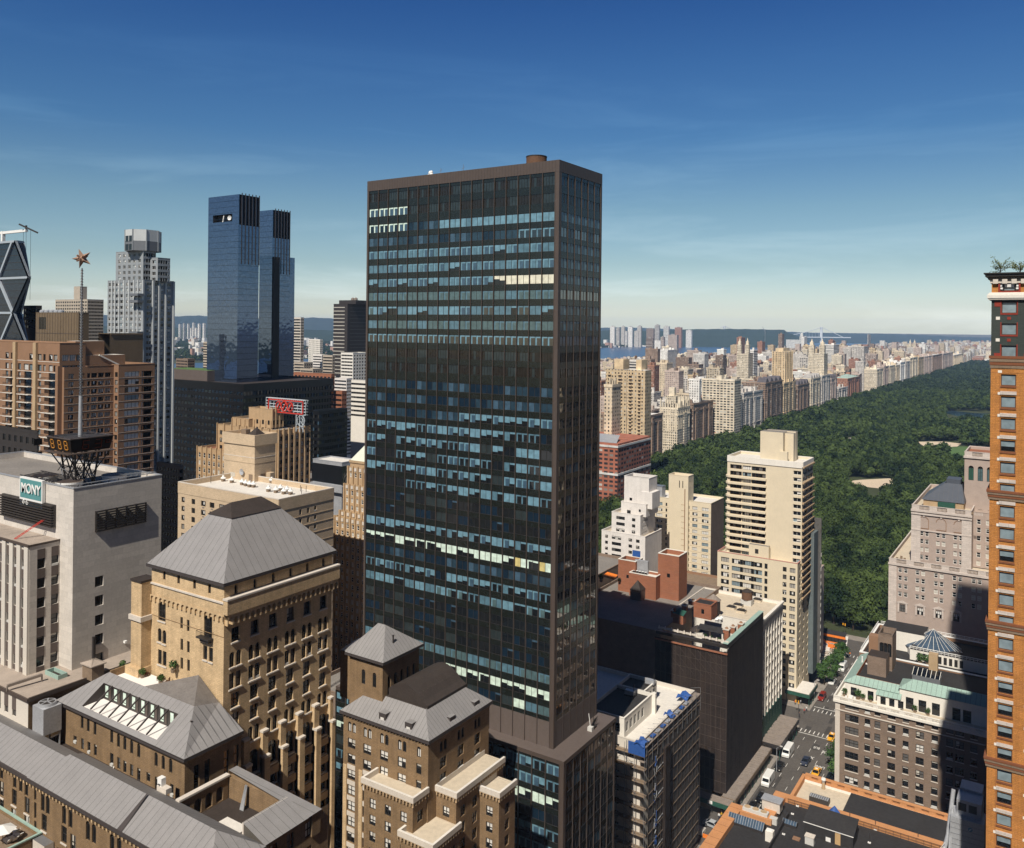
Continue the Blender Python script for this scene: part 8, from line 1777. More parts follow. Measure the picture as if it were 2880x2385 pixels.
 for px, py, l in ((2275, 2300, 'far'), (2240, 2360, 'near')): x, y = at(px, py); t = MB(); t.box(x-.75, x+.75, y-.6, y+.6, zr, zr+.22, 'brick_russet'); tag(t.build('roof_patch_box', org=(x, y, zr)), 'flat terracotta coloured box on the black roof, '+l, 'roof box')
 for i, (px, py) in enumerate(((2243, 2268), (2229, 2290), (2310, 2289), (2204, 2347), (2445, 2371), (2462, 2334), (2582, 2369), (2390, 2310))): x, y = at(px, py); t = MB(); t.box(x-.3, x+.3, y-.2, y+.2, zr, zr+.2, 'white_paint'); t.bar((x, y, zr), (x, y, zr+(2.2 if i > 3 else .5)), .12, 'dark_metal'); tag(t.build('roof_anchor', org=(x, y, zr)), 'small post on a white foot scattered on the black roof', 'roof post', 'white footed posts on the black roof')
 # big metal plant at right
 x, y = hitS(2690, 2330, 196)[0], 196.0; o = thing('rooftop_plant', 'tall galvanised rooftop cooling plant with pipes beside the orange tower', 'cooling plant', (x, y, zr)); 
 k = MB(); xa, xb = hitS(2672, 2330, y)[0], hitS(2768, 2330, y)[0]; z1 = hitS(2690, 2300, y)[1]; k.box(xa, xb, y, y+5, zr-3, z1, 'galv'); k.prism([(xa+1.0, y+1.5), (xb-.6, y+1.5), (xb-.6, y+6), (xa+1.0, y+6)], z1, z1+3.2, 'galv'); k.box(xa+1.2, xb-.8, y+6.01, y+10, zr-3, z1+3.6, 'galv')
 for i in range(6): k.box(xa-.03, xb+.03, y-.05, y-.01, z1-1.1*(i+1), z1-1.1*(i+1)+.08, 'steel')
 k.build('casing', o); k = MB()
 for a in (1.3, 3.2): k.box(xa+a, xa+a+1.5, y+1.46, y+1.49, z1+1.0, z1+2.6, 'dark_metal'); k.box(xa+a, xa+a+1.5, y+5.95, y+5.98, z1+1.0, z1+2.6, 'dark_metal')
 k.build('grille', o); k = MB(); u = hitS(2655, 2330, y-1)[0]
 k.tube([(u, y-1, zr-2), (u, y-1, zr+3), (u+.3, y+3, zr+4.2), (u+1, y+6, z1+2.8)], .42, 'galv', 10); k.tube([(u+1.0, y-1.3, zr-2), (u+1.0, y-1.3, zr+2), (u+1.2, y+2, z1+.6)], .3, 'galv', 10); k.build('pipe', o)
 k = MB(); lx = hitS(2625, 2350, y-2)[0]
 for i in range(9): k.box(lx+.22*i, lx+.22*i+.06, y-2.2, y-.6, zr-1+.42*i, zr-.94+.42*i, 'white_paint')
 for dy in (-2.2, -.6): k.bar((lx, y+dy, zr), (lx+2, y+dy, zr+3.6), .1, 'white_paint'); k.bar((lx, y+dy, zr+1), (lx+2, y+dy, zr+4.6), .08, 'white_paint')
 k.build('steps', o)
 k = MB(); k.cyl((xa+xb)/2+.5, y-.02, z1-1, z1-.99, .01, .01, 6, 'white_paint'); c_ = ((xa+xb)/2+.6, y-.06, z1-1.6)
 for i in range(16): a, b_ = 2*math.pi*i/16, 2*math.pi*(i+1)/16; k.poly([c_, (c_[0]+.42*math.cos(a), c_[1], c_[2]+.42*math.sin(a)), (c_[0]+.42*math.cos(b_), c_[1], c_[2]+.42*math.sin(b_))], 'sky1')
 k.bar((c_[0]-.2, c_[1]-.02, c_[2]-.15), (c_[0]+.2, c_[1]-.02, c_[2]+.15), .14, 'white_paint'); k.build('round_badge', o)
mat('terracotta', (.52, .245, .105), .85, .18, .4, 4, streak=.15); mat('door_tan', (.50, .33, .16), .8, .1)
concert_hall()
# ------------------------------------------------------------------ ground, street, vehicles, people
def sheet(name, pts, z, m, kind='structure', label=None):
 mb = MB(); mb.poly([(p[0], p[1], z) for p in pts], m); o = mb.build(name, kind=kind); 
 return o
def rect(x0, x1, y0, y1): return [(x0, y0), (x1, y0), (x1, y1), (x0, y1)]
mat('land', (.125, .115, .095), .95, .4, .02, .15); mat('land_far', (.045, .06, .035), .95, .35, .004, .03)
sheet('ground', rect(-30000, 30000, -3000, 42000), -.02, 'land')
AX0, AX1 = -82.0, -62.5
sheet('avenue_road', rect(AX0, AX1, -200, 405), .10, 'asphalt')
for n, (a, c) in enumerate(((233, 252), (324, 339), (409, 428))): sheet('cross_street_road', rect(-700, AX0-.001, a, c), .104, 'asphalt'); sheet('cross_street_road', rect(AX1+.001, 300, a, c), .104, 'asphalt')
sheet('park_drive_road', rect(AX0, AX1, 405, 428), .100, 'asphalt')
pv = [(-88, AX0, -200, 233), (-88, AX0, 252, 324), (-88, AX0, 339, 409), (AX1, -55, -200, 233), (AX1, -55, 252, 324), (AX1, -55, 339, 409), (-700, -88, 252.1, 256.5), (-700, -88, 320.2, 324), (-700, -88, 339, 343.5), (-700, 300, 428, 434)]
for a, c, e, f in pv:
 mb = MB(); mb.box(a, c, e, f, 0, .24, 'pavement_slab'); mb.build('pavement', kind='structure')
mk = MB()
def dash(x, y, w, l): mk.poly([(x-w/2, y-l/2, .112), (x+w/2, y-l/2, .112), (x+w/2, y+l/2, .112), (x-w/2, y+l/2, .112)], 'road_paint')
for x in (-78.2, -74.2, -70.2, -66.2):
 for y in np.arange(255, 322, 7.5): dash(x, y, .14, 2.6)
 for y in np.arange(345, 402, 7.5): dash(x, y, .14, 2.6)
for y in (321.5, 341.0, 406.5):
 for i in range(12): dash(AX0+1.2+1.55*i, y, .30, 2.6)
for y in (319.2, 344.0): dash((AX0+AX1)/2, y, AX1-AX0-1, .35)
for i in range(10): dash(-84.5+.0*i, 234+1.7*i, 3.0, .45)
mk.build('road_marking', kind='structure')
def ground_text(s, x, y, size, sx=.55): 
 o = txt('road_lettering', s, size, .01, 'road_paint', (x, y, .116), math.pi, None, sx=sx, rx=0); o['kind'] = 'structure'
ground_text('LANE', *G(2305, 2158), 2.5); ground_text('FIRE', *G(2322, 2117), 2.5); ground_text('X', *G(2284, 2132), 2.6, .7); ground_text('BUS', *G(2297, 2104), 2.3)
rnd = random.Random(21)
pt = MB()
for i in range(26):
 x, y = rnd.uniform(AX0+1, AX1-1), rnd.uniform(255, 400); w, l = rnd.uniform(.8, 2.2), rnd.uniform(2, 9); pt.poly([(x-w/2, y-l/2, .107), (x+w/2, y-l/2, .107), (x+w/2, y+l/2, .107), (x-w/2, y+l/2, .107)], 'asphalt_patch')
pt.build('road_patch', kind='structure')
# cars: body, cabin, four wheels, two headlights
def paint(name, c, r=.3):
 m, nt, p = base_mat(name); p.inputs['Base Color'].default_value = (*c, 1); p.inputs['Roughness'].default_value = r; p.inputs['Coat Weight'].default_value = .4; M[name] = m
for n_, c_ in dict(taxi_yellow=(.75, .36, .02), car_black=(.008, .008, .010), car_white=(.72, .72, .70), car_navy=(.02, .03, .06), car_red=(.24, .02, .012), car_silver=(.42, .44, .46)).items(): paint(n_, c_)
mat('tyre_rubber', (.012, .012, .012), .9, .1); mat('lamp_lens', (.6, .58, .5), .2, .05)
def loft(mb, prof, W, m, taper=0):
 for i in range(len(prof)):
  (ya, za, wa), (yb, zb, wb) = prof[i], prof[(i+1) % len(prof)]
  mb.poly([(-wa, ya, za), (wa, ya, za), (wb, yb, zb), (-wb, yb, zb)], m)
 mb.poly([(w, y, z) for y, z, w in prof], m); mb.poly([(-w, y, z) for y, z, w in prof][::-1], m)
def vehicle(kind, col, x, y, rz, label, cat, sign=False):
 r = thing(kind, label, cat, (0, 0, 0), None); van = kind == 'delivery_van'; big = kind == 'sport_utility_car'
 b = MB(); c = MB(); g = MB()
 if van:
  loft(b, [(-2.7, .35, .95), (-2.75, .9, .97), (-2.3, 1.25, .97), (-1.75, 2.35, .88), (2.6, 2.45, .9), (2.75, .6, .97), (2.7, .35, .95)], 1, col)
  g.poly([(-.82, -2.29, 1.30), (.82, -2.29, 1.30), (.76, -1.82, 2.2), (-.76, -1.82, 2.2)], 'glass')
  for s_ in (-1, 1): g.poly([(s_*.985, -1.9, 1.35), (s_*.985, -.9, 1.35), (s_*.93, -.9, 2.1), (s_*.93, -1.65, 2.1)], 'glass')
  L, wy = 2.75, (-1.7, 1.7)
 else:
  H = .22 if big else 0
  loft(b, [(-2.35, .32, .82), (-2.4, .62+H, .86), (-1.25, .88+H, .89), (1.7, .90+H, .89), (2.35, .82+H, .84), (2.4, .35, .82)], 1, col)
  loft(c, [(-1.2, .86+H, .84), (-.45, 1.40+H*1.6, .66), (.85 if not big else 2.0, 1.42+H*1.6, .66), (1.75 if not big else 2.3, .88+H, .80)], 1, col)
  t = .86+H; u = 1.36+H*1.6
  g.poly([(-.74, -1.19, t+.05), (.74, -1.19, t+.05), (.62, -.50, u+.02), (-.62, -.50, u+.02)], 'glass'); e0, e1 = (1.72, .92) if not big else (2.31, 2.06); g.poly([(.72, e0, t+.08), (-.72, e0, t+.08), (-.62, e1, u+.02), (.62, e1, u+.02)], 'glass')
  for s_ in (-1, 1): g.poly([(s_*.842, -.95, t+.06), (s_*.842, 1.35, t+.06), (s_*.69, .85, u), (s_*.69, -.42, u)], 'glass')
  L, wy = 2.4, (-1.5, 1.45)
 b.build('body', r); 
 if c.f: c.build('cabin', r)
 g.build('windscreen', r)
 for s_ in (-1, 1):
  for q in wy:
   w = MB(); n = 12; cx = s_*.82
   for i in range(n):
    a, a2 = 2*math.pi*i/n, 2*math.pi*(i+1)/n; R = .36
    p = lambda xx, aa, rr: (xx, q+rr*math.cos(aa), .36+rr*math.sin(aa))
    w.poly([p(cx-.12, a, R), p(cx+.12, a, R), p(cx+.12, a2, R), p(cx-.12, a2, R)], 'tyre_rubber'); w.poly([p(cx+s_*.121, a, R), p(cx+s_*.121, a2, R), (cx+s_*.121, q, .36)], 'tyre_rubber'); w.poly([p(cx+s_*.125, a, R*.6), p(cx+s_*.125, a2, R*.6), (cx+s_*.125, q, .36)], 'galv')
   w.build('wheel', r)
  h = MB(); zz = .62 if not van else .8; h.box(s_*.5, s_*.78, -L-.02, -L+.08, zz-.09, zz+.09, 'lamp_lens'); h.build('headlight', r)
  h = MB(); h.box(s_*.5, s_*.78, L-.08, L+.02, zz-.05, zz+.12, 'red_paint'); h.build('tail_light', r)
 if sign: s = MB(); s.box(-.3, .3, .1, .3, 1.42, 1.6, 'white_paint'); s.build('roof_sign', r)
 r.location = (x, y, .105); r.rotation_euler[2] = rz; r.scale = (1.28, 1.28, 1.28); WLOC[r.name] = (x, y, .105); return r
cars = [('taxi', 'taxi_yellow', 2340, 2074, 0, 'yellow taxi heading past the crosswalk beside the brown apartments', 'taxi'), ('taxi', 'taxi_yellow', 2296, 2174, 0, 'yellow taxi nearest the orange parapet, over the painted lane letters', 'taxi'), ('car', 'car_navy', 2266, 2142, 0, 'dark blue car driving mid road beside the painted X', 'car'),
 ('delivery_van', 'car_white', 2160, 2198, 0, 'white van parked below the long wooden shed', 'van'), ('delivery_van', 'car_white', 2216, 2118, 0, 'white van with its back to the far end of the sheds', 'van'), ('car', 'car_black', 2192, 2156, 0, 'black car parked between the two white vans', 'car'), ('car', 'car_black', 2141, 2244, 0, 'black car parked nearest the shed corner', 'car'), ('car', 'car_black', 2116, 2272, 0, 'black car half hidden by the orange parapet corner', 'car'), ('car', 'car_navy', 2243, 2240, 0, 'dark car partly hidden behind the orange parapet', 'car'),
 ('sport_utility_car', 'car_red', 2312, 1962, 0, 'dark red sport utility car at the far crosswalk', 'car'), ('car', 'car_white', 2341, 1918, 0, 'white car under the street trees on the far block', 'car'), ('delivery_van', 'car_white', 2370, 1880, 0, 'white van furthest up the avenue by the trees', 'van'), ('car', 'car_silver', 2006, 2322, 1.45, 'silver car turning across the side street', 'car'), ('car', 'car_black', 2345, 2192, 0, 'black car parked beneath the street tree by the brown apartments', 'car')]
for kd, c, px, py, rz, l, ct in cars:
 x, y = G(px, py, .6); vehicle('car' if kd == 'car' else kd, c, min(max(x, AX0+1.1), AX1-1.1) if rz == 0 else x, y, rz, l, ct, kd == 'taxi')
# people: one continuous skinned body each
def person(px, py, label, shirt, trousers, rz=0, walk=.2, z=.24):
 x, y = G(px, py, z+.9); r = thing('person', label, 'person', (x, y, z)); h = 1.72
 V = [(0, 0, .92), (0, -.01, 1.15), (0, 0, 1.40), (0, -.01, 1.50), (0, -.03, 1.64), (-.10, 0, .88), (-.11, -walk*.6, .50), (-.11, -walk*.7+.1, .07), (-.11, -walk*.7-.1, .04), (.10, 0, .88), (.11, walk*.3, .50), (.11, walk*1.1+.05, .09), (.11, walk*1.1-.12, .04), (-.19, 0, 1.38), (-.25, .05+walk*.3, 1.12), (-.24, walk*.1-.10, .90), (.19, 0, 1.38), (.25, -.02-walk*.3, 1.12), (.24, -walk-.08, .92)]
 E = [(0, 1), (1, 2), (2, 3), (3, 4), (0, 5), (5, 6), (6, 7), (7, 8), (0, 9), (9, 10), (10, 11), (11, 12), (2, 13), (13, 14), (14, 15), (2, 16), (16, 17), (17, 18)]
 R = [.145, .135, .15, .06, .11, .095, .065, .048, .04, .095, .065, .048, .04, .065, .048, .035, .065, .048, .035]
 c, s = math.cos(rz), math.sin(rz); V = [(a*c-b*s, a*s+b*c, d) for a, b, d in V]
 me = bpy.data.meshes.new('body'); me.from_pydata(V, E, []); o = link('body', me, r, (x, y, z))
 m1 = o.modifiers.new('Skin', 'SKIN'); m2 = o.modifiers.new('Sub', 'SUBSURF'); m2.levels = 1; m2.render_levels = 1
 for i, v in enumerate(me.skin_vertices[0].data): v.radius = (R[i], R[i]*.85)
 me.skin_vertices[0].data[0].use_root = True
 m, nt, p = base_mat('clothes'); g = nd(nt, "TexCoord"); sp = nd(nt, "SeparateXYZ", i_0=g.outputs['Object']); cr_ = nd(nt, "ValToRGB", i_Fac=nd(nt, "MapRange", i_Value=sp.outputs[2], i_1=0.0, i_2=1.8).outputs[0]); cr_.color_ramp.interpolation = 'CONSTANT'; e = cr_.color_ramp.elements
 e[0].color = (.02, .02, .02, 1); e[1].position = .06; e[1].color = (*trousers, 1); q = e.new(.53); q.color = (*shirt, 1); q = e.new(.82); q.color = (.38, .22, .15, 1)
 nt.links.new(cr_.outputs[0], p.inputs['Base Color']); me.materials.append(m)
 hb = MB(); hb.cyl(x-.0, y+.02, z+1.66, z+1.74, .105, .10, 10, 'frame_brown'); hb.cyl(x, y+.02, z+1.74, z+1.80, .10, .04, 10, 'frame_brown'); hb.build('hair', r); r.scale = (1.2, 1.2, 1.2)
 return r
folk = [(2022, 2296, 'person in a white shirt waiting below the shed corner', (.7, .7, .68), (.05, .05, .08)), (2029, 2293, 'person in a yellow top beside the one in white', (.7, .42, .03), (.03, .03, .05)), (2040, 2290, 'person in white crossing nearest the orange parapet', (.72, .72, .7), (.3, .28, .25)), (2042, 2282, 'person in pale clothes stepping off the kerb behind the others', (.6, .58, .55), (.6, .58, .55)), (2002, 2276, 'person in dark clothes standing under the shed front', (.04, .035, .03), (.03, .03, .03)),
 (2248, 2012, 'person in dark clothes on the far pavement by the shed end', (.05, .05, .06), (.03, .03, .04)), (2262, 2000, 'person in red crossing at the far crosswalk', (.5, .05, .03), (.05, .05, .06)), (2268, 1994, 'person in white crossing at the far crosswalk', (.7, .7, .68), (.05, .05, .08)), (2236, 1976, 'person in a red top under the far green shed', (.5, .04, .03), (.1, .1, .1)), (2252, 1974, 'person in white under the far green shed', (.7, .7, .7), (.1, .1, .12)), (2390, 1840, 'person in bright orange by the orange barrier', (.8, .2, .02), (.1, .1, .12))]
for i, (px, py, l, s, t) in enumerate(folk): person(px, py, l, s, t, rz=i*1.3, walk=.1+.06*(i % 4))
# sidewalk sheds
def shed(name, label, x0, x1, y0, y1, z, fascia='green_paint', slant=0):
 r = thing(name, label, 'sidewalk shed', (x1, y0, .24)); d = MB(); n = int((y1-y0)/.55); rd = random.Random(int(y0))
 for i in range(n):
  a = y0+(y1-y0)*i/n; c = y0+(y1-y0)*(i+1)/n; dz = rd.uniform(-.04, .06); ex = rd.uniform(-.25, .15); d.box(x0+rd.uniform(0, .5), x1+ex*.5, a, c-.03, z+dz, z+.15+dz, 'wood_grey')
 d.build('plank_deck', r); f = MB(); f.box(x1+.1, x1+.22, y0, y1, z-1.1, z+.25, fascia); f.box(x0, x1+.1, y0-.15, y0-.02, z-1.1, z+.25, fascia); f.build('fascia', r)
 for i in range(int((y1-y0)/3.6)+1):
  for x in (x0+.4, x1-.1): p = MB(); p.bar((x, y0+.3+3.6*i, .24), (x, y0+.3+3.6*i, z-.06), .16, 'green_paint'); p.build('post', r)
 return r
shed('sidewalk_shed', 'long ragged plank shed over the pavement beneath the netted block', -87.4, -83.2, 253.5, 292, 4.4, 'wood'); shed('sidewalk_shed', 'smooth plank roofed shed on the pavement before the ornate white front', -87.6, -80.8, 293.5, 318, 5.2, 'dark_metal')
r = shed('corner_shed', 'green fronted plank shed turning the corner below the netted block', -106, -83.4, 249.3, 253.2, 4.4); s_ = MB(); s_.box(-90, -88.6, 249.0, 249.14, 3.7, 4.6, 'white_paint'); s_.build('white_notice', r)
r = shed('corner_shed', 'green fronted white topped canopy at the foot of the cream balcony tower', -92, -82.8, 341, 354, 5.0); w = MB(); w.poly([(-91.5, 341.2, 5.3), (-83, 341.2, 5.3), (-83, 353.6, 5.35), (-91.5, 353.6, 5.35)], 'roof_white'); w.build('white_cover', r)
# lamp posts
def lamp(px, py, h, label):
 x, y = G(px, py, .24); r = thing('street_lamp', label, 'street lamp', (x, y, .24)); m = MB(); m.tube([(x, y, .24), (x, y, h*.9), (x+1.2, y+.2, h)], [.12, .09, .06], 'galv', 6); m.build('pole', r); m = MB(); m.box(x+1.0, x+1.9, y, y+.4, h-.12, h+.08, 'ac_metal'); m.build('lamp_head', r)
lamp(2184, 2170, 9, 'tall pale street lamp leaning over the kerb between the parked vans'); lamp(2290, 1965, 8, 'street lamp at the far crosswalk by the green canopy')
# construction site by the park
sheet('rubble_ground', [G(2292, 1872), G(2376, 1850), G(2386, 1792), G(2304, 1778)], .3, 'roof_white')
rb = MB(); rd = random.Random(5)
for i in range(120):
 px, py = rd.uniform(2300, 2375), rd.uniform(1795, 1850); x, y = G(px, py, .3); s = rd.uniform(.3, 1.4); rb.box(x-s, x+s, y-s*.7, y+s*.7, .3, .3+s*.7, rd.choice(('roof_white', 'stone_pale', 'gravel')))
tag(rb.build('rubble', kind='stuff'), 'pale building rubble on the cleared corner lot', 'rubble')
x0_, y0_ = G(2300, 1785, 3); x1_, y1_ = G(2384, 1792, 3); t = thing('site_hoarding', 'orange and black hoarding shed along the park side of the cleared lot', 'hoarding', (x0_, y0_, .24)); m = MB(); m.box(x0_, x1_, y0_, y0_+.3, .24, 4.4, 'orange_paint'); m.build('hoarding_panel', t); m = MB(); m.poly([(x0_, y0_-.2, 4.5), (x1_, y0_-.2, 4.5), (x1_, y0_+4, 5.2), (x0_, y0_+4, 5.2)], 'roof_black'); m.build('shed_roof', t)
for i in range(8): m = MB(); u = x0_+(x1_-x0_)*(i+.5)/8; m.box(u-.9, u+.9, y0_-.1, y0_-.01, 1.2, 3.2, 'frame_dark'); m.build('opening', t)
t = MB(); x, y = G(2342, 1826, .3); t.box(x-2, x+2, y-1, y+1, .5, 2.2, 'orange_paint'); t.bar((x-1, y, 2), (x-5, y, 4.5), .5, 'orange_paint'); t.bar((x-5, y, 4.5), (x-8, y, 1.2), .35, 'orange_paint'); t.box(x-2.2, x+2.2, y-1.3, y-.9, .3, .9, 'frame_dark'); t.box(x-2.2, x+2.2, y+.9, y+1.3, .3, .9, 'frame_dark'); tag(t.build('excavator', org=(x, y, .3)), 'small orange excavator on the pale rubble lot', 'excavator')
for (px, py), l in (((2377, 1783), 'at the park corner'), ((2246, 2008), 'at the shed end')):
 x, y = G(px, py, .24); t = MB(); t.bar((x, y, .24), (x, y, 5.5), .15, 'dark_metal'); t.box(x-.2, x+.2, y-.25, y+.15, 4.2, 5.4, 'taxi_yellow'); t.box(x-1.2, x-.8, y-.25, y+.15, 4.4, 5.4, 'taxi_yellow'); t.bar((x-1.2, y, 5.2), (x, y, 5.2), .1, 'dark_metal'); tag(t.build('traffic_light', org=(x, y, .24)), 'yellow traffic light pole '+l, 'traffic light')
t = MB(); x, y = G(1985, 2345, .3); t.box(x-.2, x+3.4, y-2, y-1.8, .2, 1.3, 'orange_paint'); t.box(x-3.4, x-.5, y-1.4, y+1.4, .2, 1.2, 'roof_white'); t.box(x-3, x-1, y-.8, y+.6, 1.2, 1.7, 'stone_pale'); tag(t.build('road_barrier', org=(x, y, .2)), 'orange barrier and white heap at the side street corner below the scaffolds', 'barrier')
# ------------------------------------------------------------------ the park
CPX = -378.0
glass('lake', (.03, .06, .09), .12, 1.33, .05)
sheet('park_ground', rect(CPX+14, 520, 434, 4450), .05, 'park_soil')
def patch(name, pts, m, z=.25): return sheet(name, [G(*p) for p in pts], z, m)
patch('sand_field', [(2384, 1354), (2400, 1366), (2470, 1374), (2525, 1366), (2532, 1352), (2500, 1346), (2420, 1350)], 'sand'); patch('sand_field', [(2578, 1243), (2600, 1256), (2690, 1258), (2704, 1248), (2650, 1242)], 'sand')
patch('lawn', [(2640, 1259), (2690, 1290), (2800, 1300), (2810, 1260), (2700, 1256)], 'lawn_green'); patch('lake_water', [(2640, 1158), (2700, 1172), (2830, 1182), (2830, 1166), (2740, 1162), (2680, 1156)], 'lake'); patch('rock_outcrop', [(2382, 1232), (2396, 1248), (2418, 1246), (2414, 1230)], 'rock')
patch('sand_field', [(2440, 1408), (2452, 1422), (2478, 1420), (2470, 1406)], 'sand')
clear = [(2378, 2540, 1346, 1374), (2576, 2706, 1242, 1258), (2655, 2830, 1258, 1296), (2650, 2840, 1157, 1180), (2380, 2420, 1230, 1248), (2440, 2480, 1405, 1422)]
clr = []
for a, c, t, b_ in clear:
 d0 = CAMZ/-ray((a+c)/2, b_)[1]; d1 = CAMZ/-ray((a+c)/2, t)[1]; clr.append((a, c, d0/1.07, d1))
def crown(n, R, H, q, rd, m='leaf', lobes=7):
 """leaf clumps over a lumpy crown: returns verts, quads"""
 L = []
 for i in range(lobes):
  a = rd.uniform(0, 6.283); r = R*.58*math.sqrt(rd.random()); z = H*rd.uniform(.35, .78)*(1-.35*r/R); L.append((r*math.cos(a), r*math.sin(a), z, R*rd.uniform(.40, .60)))
 L.append((0, 0, H*.72, R*.5)); V = []; Fq = []
 for k in range(n):
  cx, cy, cz, r = rd.choice(L); v = Vector((rd.gauss(0, 1), rd.gauss(0, 1), rd.gauss(.35, 1))).normalized(); rr = r*rd.uniform(.72, 1.08)
  c = Vector((cx, cy, cz))+Vector((v.x*rr, v.y*rr, v.z*rr*.85)); nrm = (v+Vector((rd.gauss(0, .5), rd.gauss(0, .5), rd.gauss(0, .5)))).normalized(); a = nrm.cross(Vector((rd.gauss(0, 1), rd.gauss(0, 1), rd.gauss(0, 1)))).normalized(); b_ = nrm.cross(a); s = q*rd.uniform(.6, 1.25)
  i0 = len(V); V += [c-a*s, c-b_*s*.8, c+a*s, c+b_*s*.8]; Fq.append((i0, i0+1, i0+2, i0+3))
 # dense hearts so light does not pass straight through
 for cx, cy, cz, r in L:
  n0 = len(V); ico = [(0, 0, 1)]+[(math.cos(j*1.2566+i_*.628)*.89, math.sin(j*1.2566+i_*.628)*.89, z) for i_, z in ((0, .45), (1, -.45)) for j in range(5)]+[(0, 0, -1)]
  V += [Vector((cx+p[0]*r*.72, cy+p[1]*r*.72, cz+p[2]*r*.6)) for p in ico]
  for j in range(5):
   k = (j+1) % 5; Fq += [(n0, n0+1+j, n0+1+k), (n0+1+j, n0+6+j, n0+1+k), (n0+1+k, n0+6+j, n0+6+k), (n0+6+j, n0+11, n0+6+k)]
 return [tuple(v) for v in V], Fq
def crown_mesh(*a, m='leaf', name='crown'):
 V, Q = crown(*a); me = bpy.data.meshes.new(name); me.from_pydata(V, [], Q); me.materials.append(M[m]); return me
rdp = random.Random(77)
PROTO = [crown_mesh(1700, 6.2+.5*i, 10.0+.4*i, .42, rdp) for i in range(5)]
tb = MB(); tb.tube([(0, 0, 0), (.1, 0, 3), (0, .1, 6.5)], [.42, .33, .2], 'trunk_bark', 7); tb.tube([(.1, 0, 3), (1.6, .6, 6.0)], [.2, .1], 'trunk_bark', 5); tb.tube([(.05, 0, 3.4), (-1.4, -.8, 6.4)], [.2, .1], 'trunk_bark', 5); TRK = tb.mesh('trunk')
pts = []
y = 446.0
rd = random.Random(9)
while y < 4440:
 st = 10.6 if y < 1300 else (12.5 if y < 2400 else 16)
 x = CPX+20
 while x < -.05*y+30:
  X, Y = x+rd.uniform(-.42, .42)*st, y+rd.uniform(-.42, .42)*st; d = dist(X, Y); px = proj(X, Y, 10)[0]
  if 1640 < px < 2850 and not any(a < px < c and d0 < d < d1 for a, c, d0, d1 in clr): pts.append((d, X, Y, px))
  x += st
 y += st
pts.sort()
def visible_first(p): return p[3] > 1700
near = [p for p in pts if 2270 < p[3] < 2790 or p[0] > 640][:0]
big = []
for p in pts:
 if len(big) < 300 and (2150 < p[3] < 2520 or p[0] > 560): big.append(p)
bs = set(id(p) for p in big)
for i, (d, X, Y, px) in enumerate(big):
 o = thing('park_tree', 'dense green broadleaf tree in the near belt of the park', 'tree', (X, Y, .05), 'broadleaf trees in the near park'); s = rd.choice((.8, .95, 1.1, 1.25, 1.45, 1.7))
 c = link('crown', PROTO[i % 5], o, (X, Y, .05+2.2*s), rz=rd.uniform(0, 6.28)); c.scale = (s, s, s*rd.uniform(.9, 1.15)); t = link('trunk', TRK, o, (X, Y, .05)); t.scale = (s, s, s)
# the rest of the wood, merged
def forest(name, P, protos, m, label, sc=(.8, 1.75)):
 VV = []; QQ = []; TT = []; n0 = 0
 for d, X, Y, px in P:
  V, Q, T = rd.choice(protos); s = rd.uniform(*sc); a = rd.uniform(0, 6.28); c, sn = math.cos(a)*s, math.sin(a)*s
  W_ = np.empty_like(V); W_[:, 0] = V[:, 0]*c-V[:, 1]*sn+X; W_[:, 1] = V[:, 0]*sn+V[:, 1]*c+Y; W_[:, 2] = V[:, 2]*s*rd.uniform(.85, 1.15)+2.0
  VV.append(W_); QQ.append(Q+n0); TT.append(T+n0); n0 += len(V)
 V = np.concatenate(VV); Q = np.concatenate(QQ); T = np.concatenate(TT)
 me = bpy.data.meshes.new(name); me.vertices.add(len(V)); me.vertices.foreach_set('co', V.ravel()); nq, ntr = len(Q), len(T); me.loops.add(nq*4+ntr*3); me.loops.foreach_set('vertex_index', np.concatenate([Q.ravel(), T.ravel()])); me.polygons.add(nq+ntr); me.polygons.foreach_set('loop_start', np.concatenate([np.arange(nq)*4, nq*4+np.arange(ntr)*3])); me.update(calc_edges=True); me.materials.append(M[m])
 o = link(name, me, kind='stuff'); tag(o, label, 'trees'); return o
def pr(n, q, k, lobes=7):
 out = []
 for i in range(k):
  V, Q = crown(n, 6.2+.3*i, 10+.4*i, q, rdp, lobes=lobes); out.append((np.array(V), np.array([f for f in Q if len(f) == 4]), np.array([f for f in Q if len(f) == 3])))
 return out
rest = [p for p in pts if id(p) not in bs]
A = [p for p in rest if p[0] < 900]; Bm = [p for p in rest if 900 <= p[0] < 1900]; Cf = [p for p in rest if p[0] >= 1900]
forest('wood', A, pr(900, .55, 5), 'leaf', 'green wood filling the middle of the park'); forest('wood', Bm, pr(330, .9, 5), 'leaf', 'green wood of the farther park'); forest('wood', Cf, pr(90, 1.6, 5, 8), 'leaf_far', 'dark green wood at the far end of the park', (1.0, 1.5))
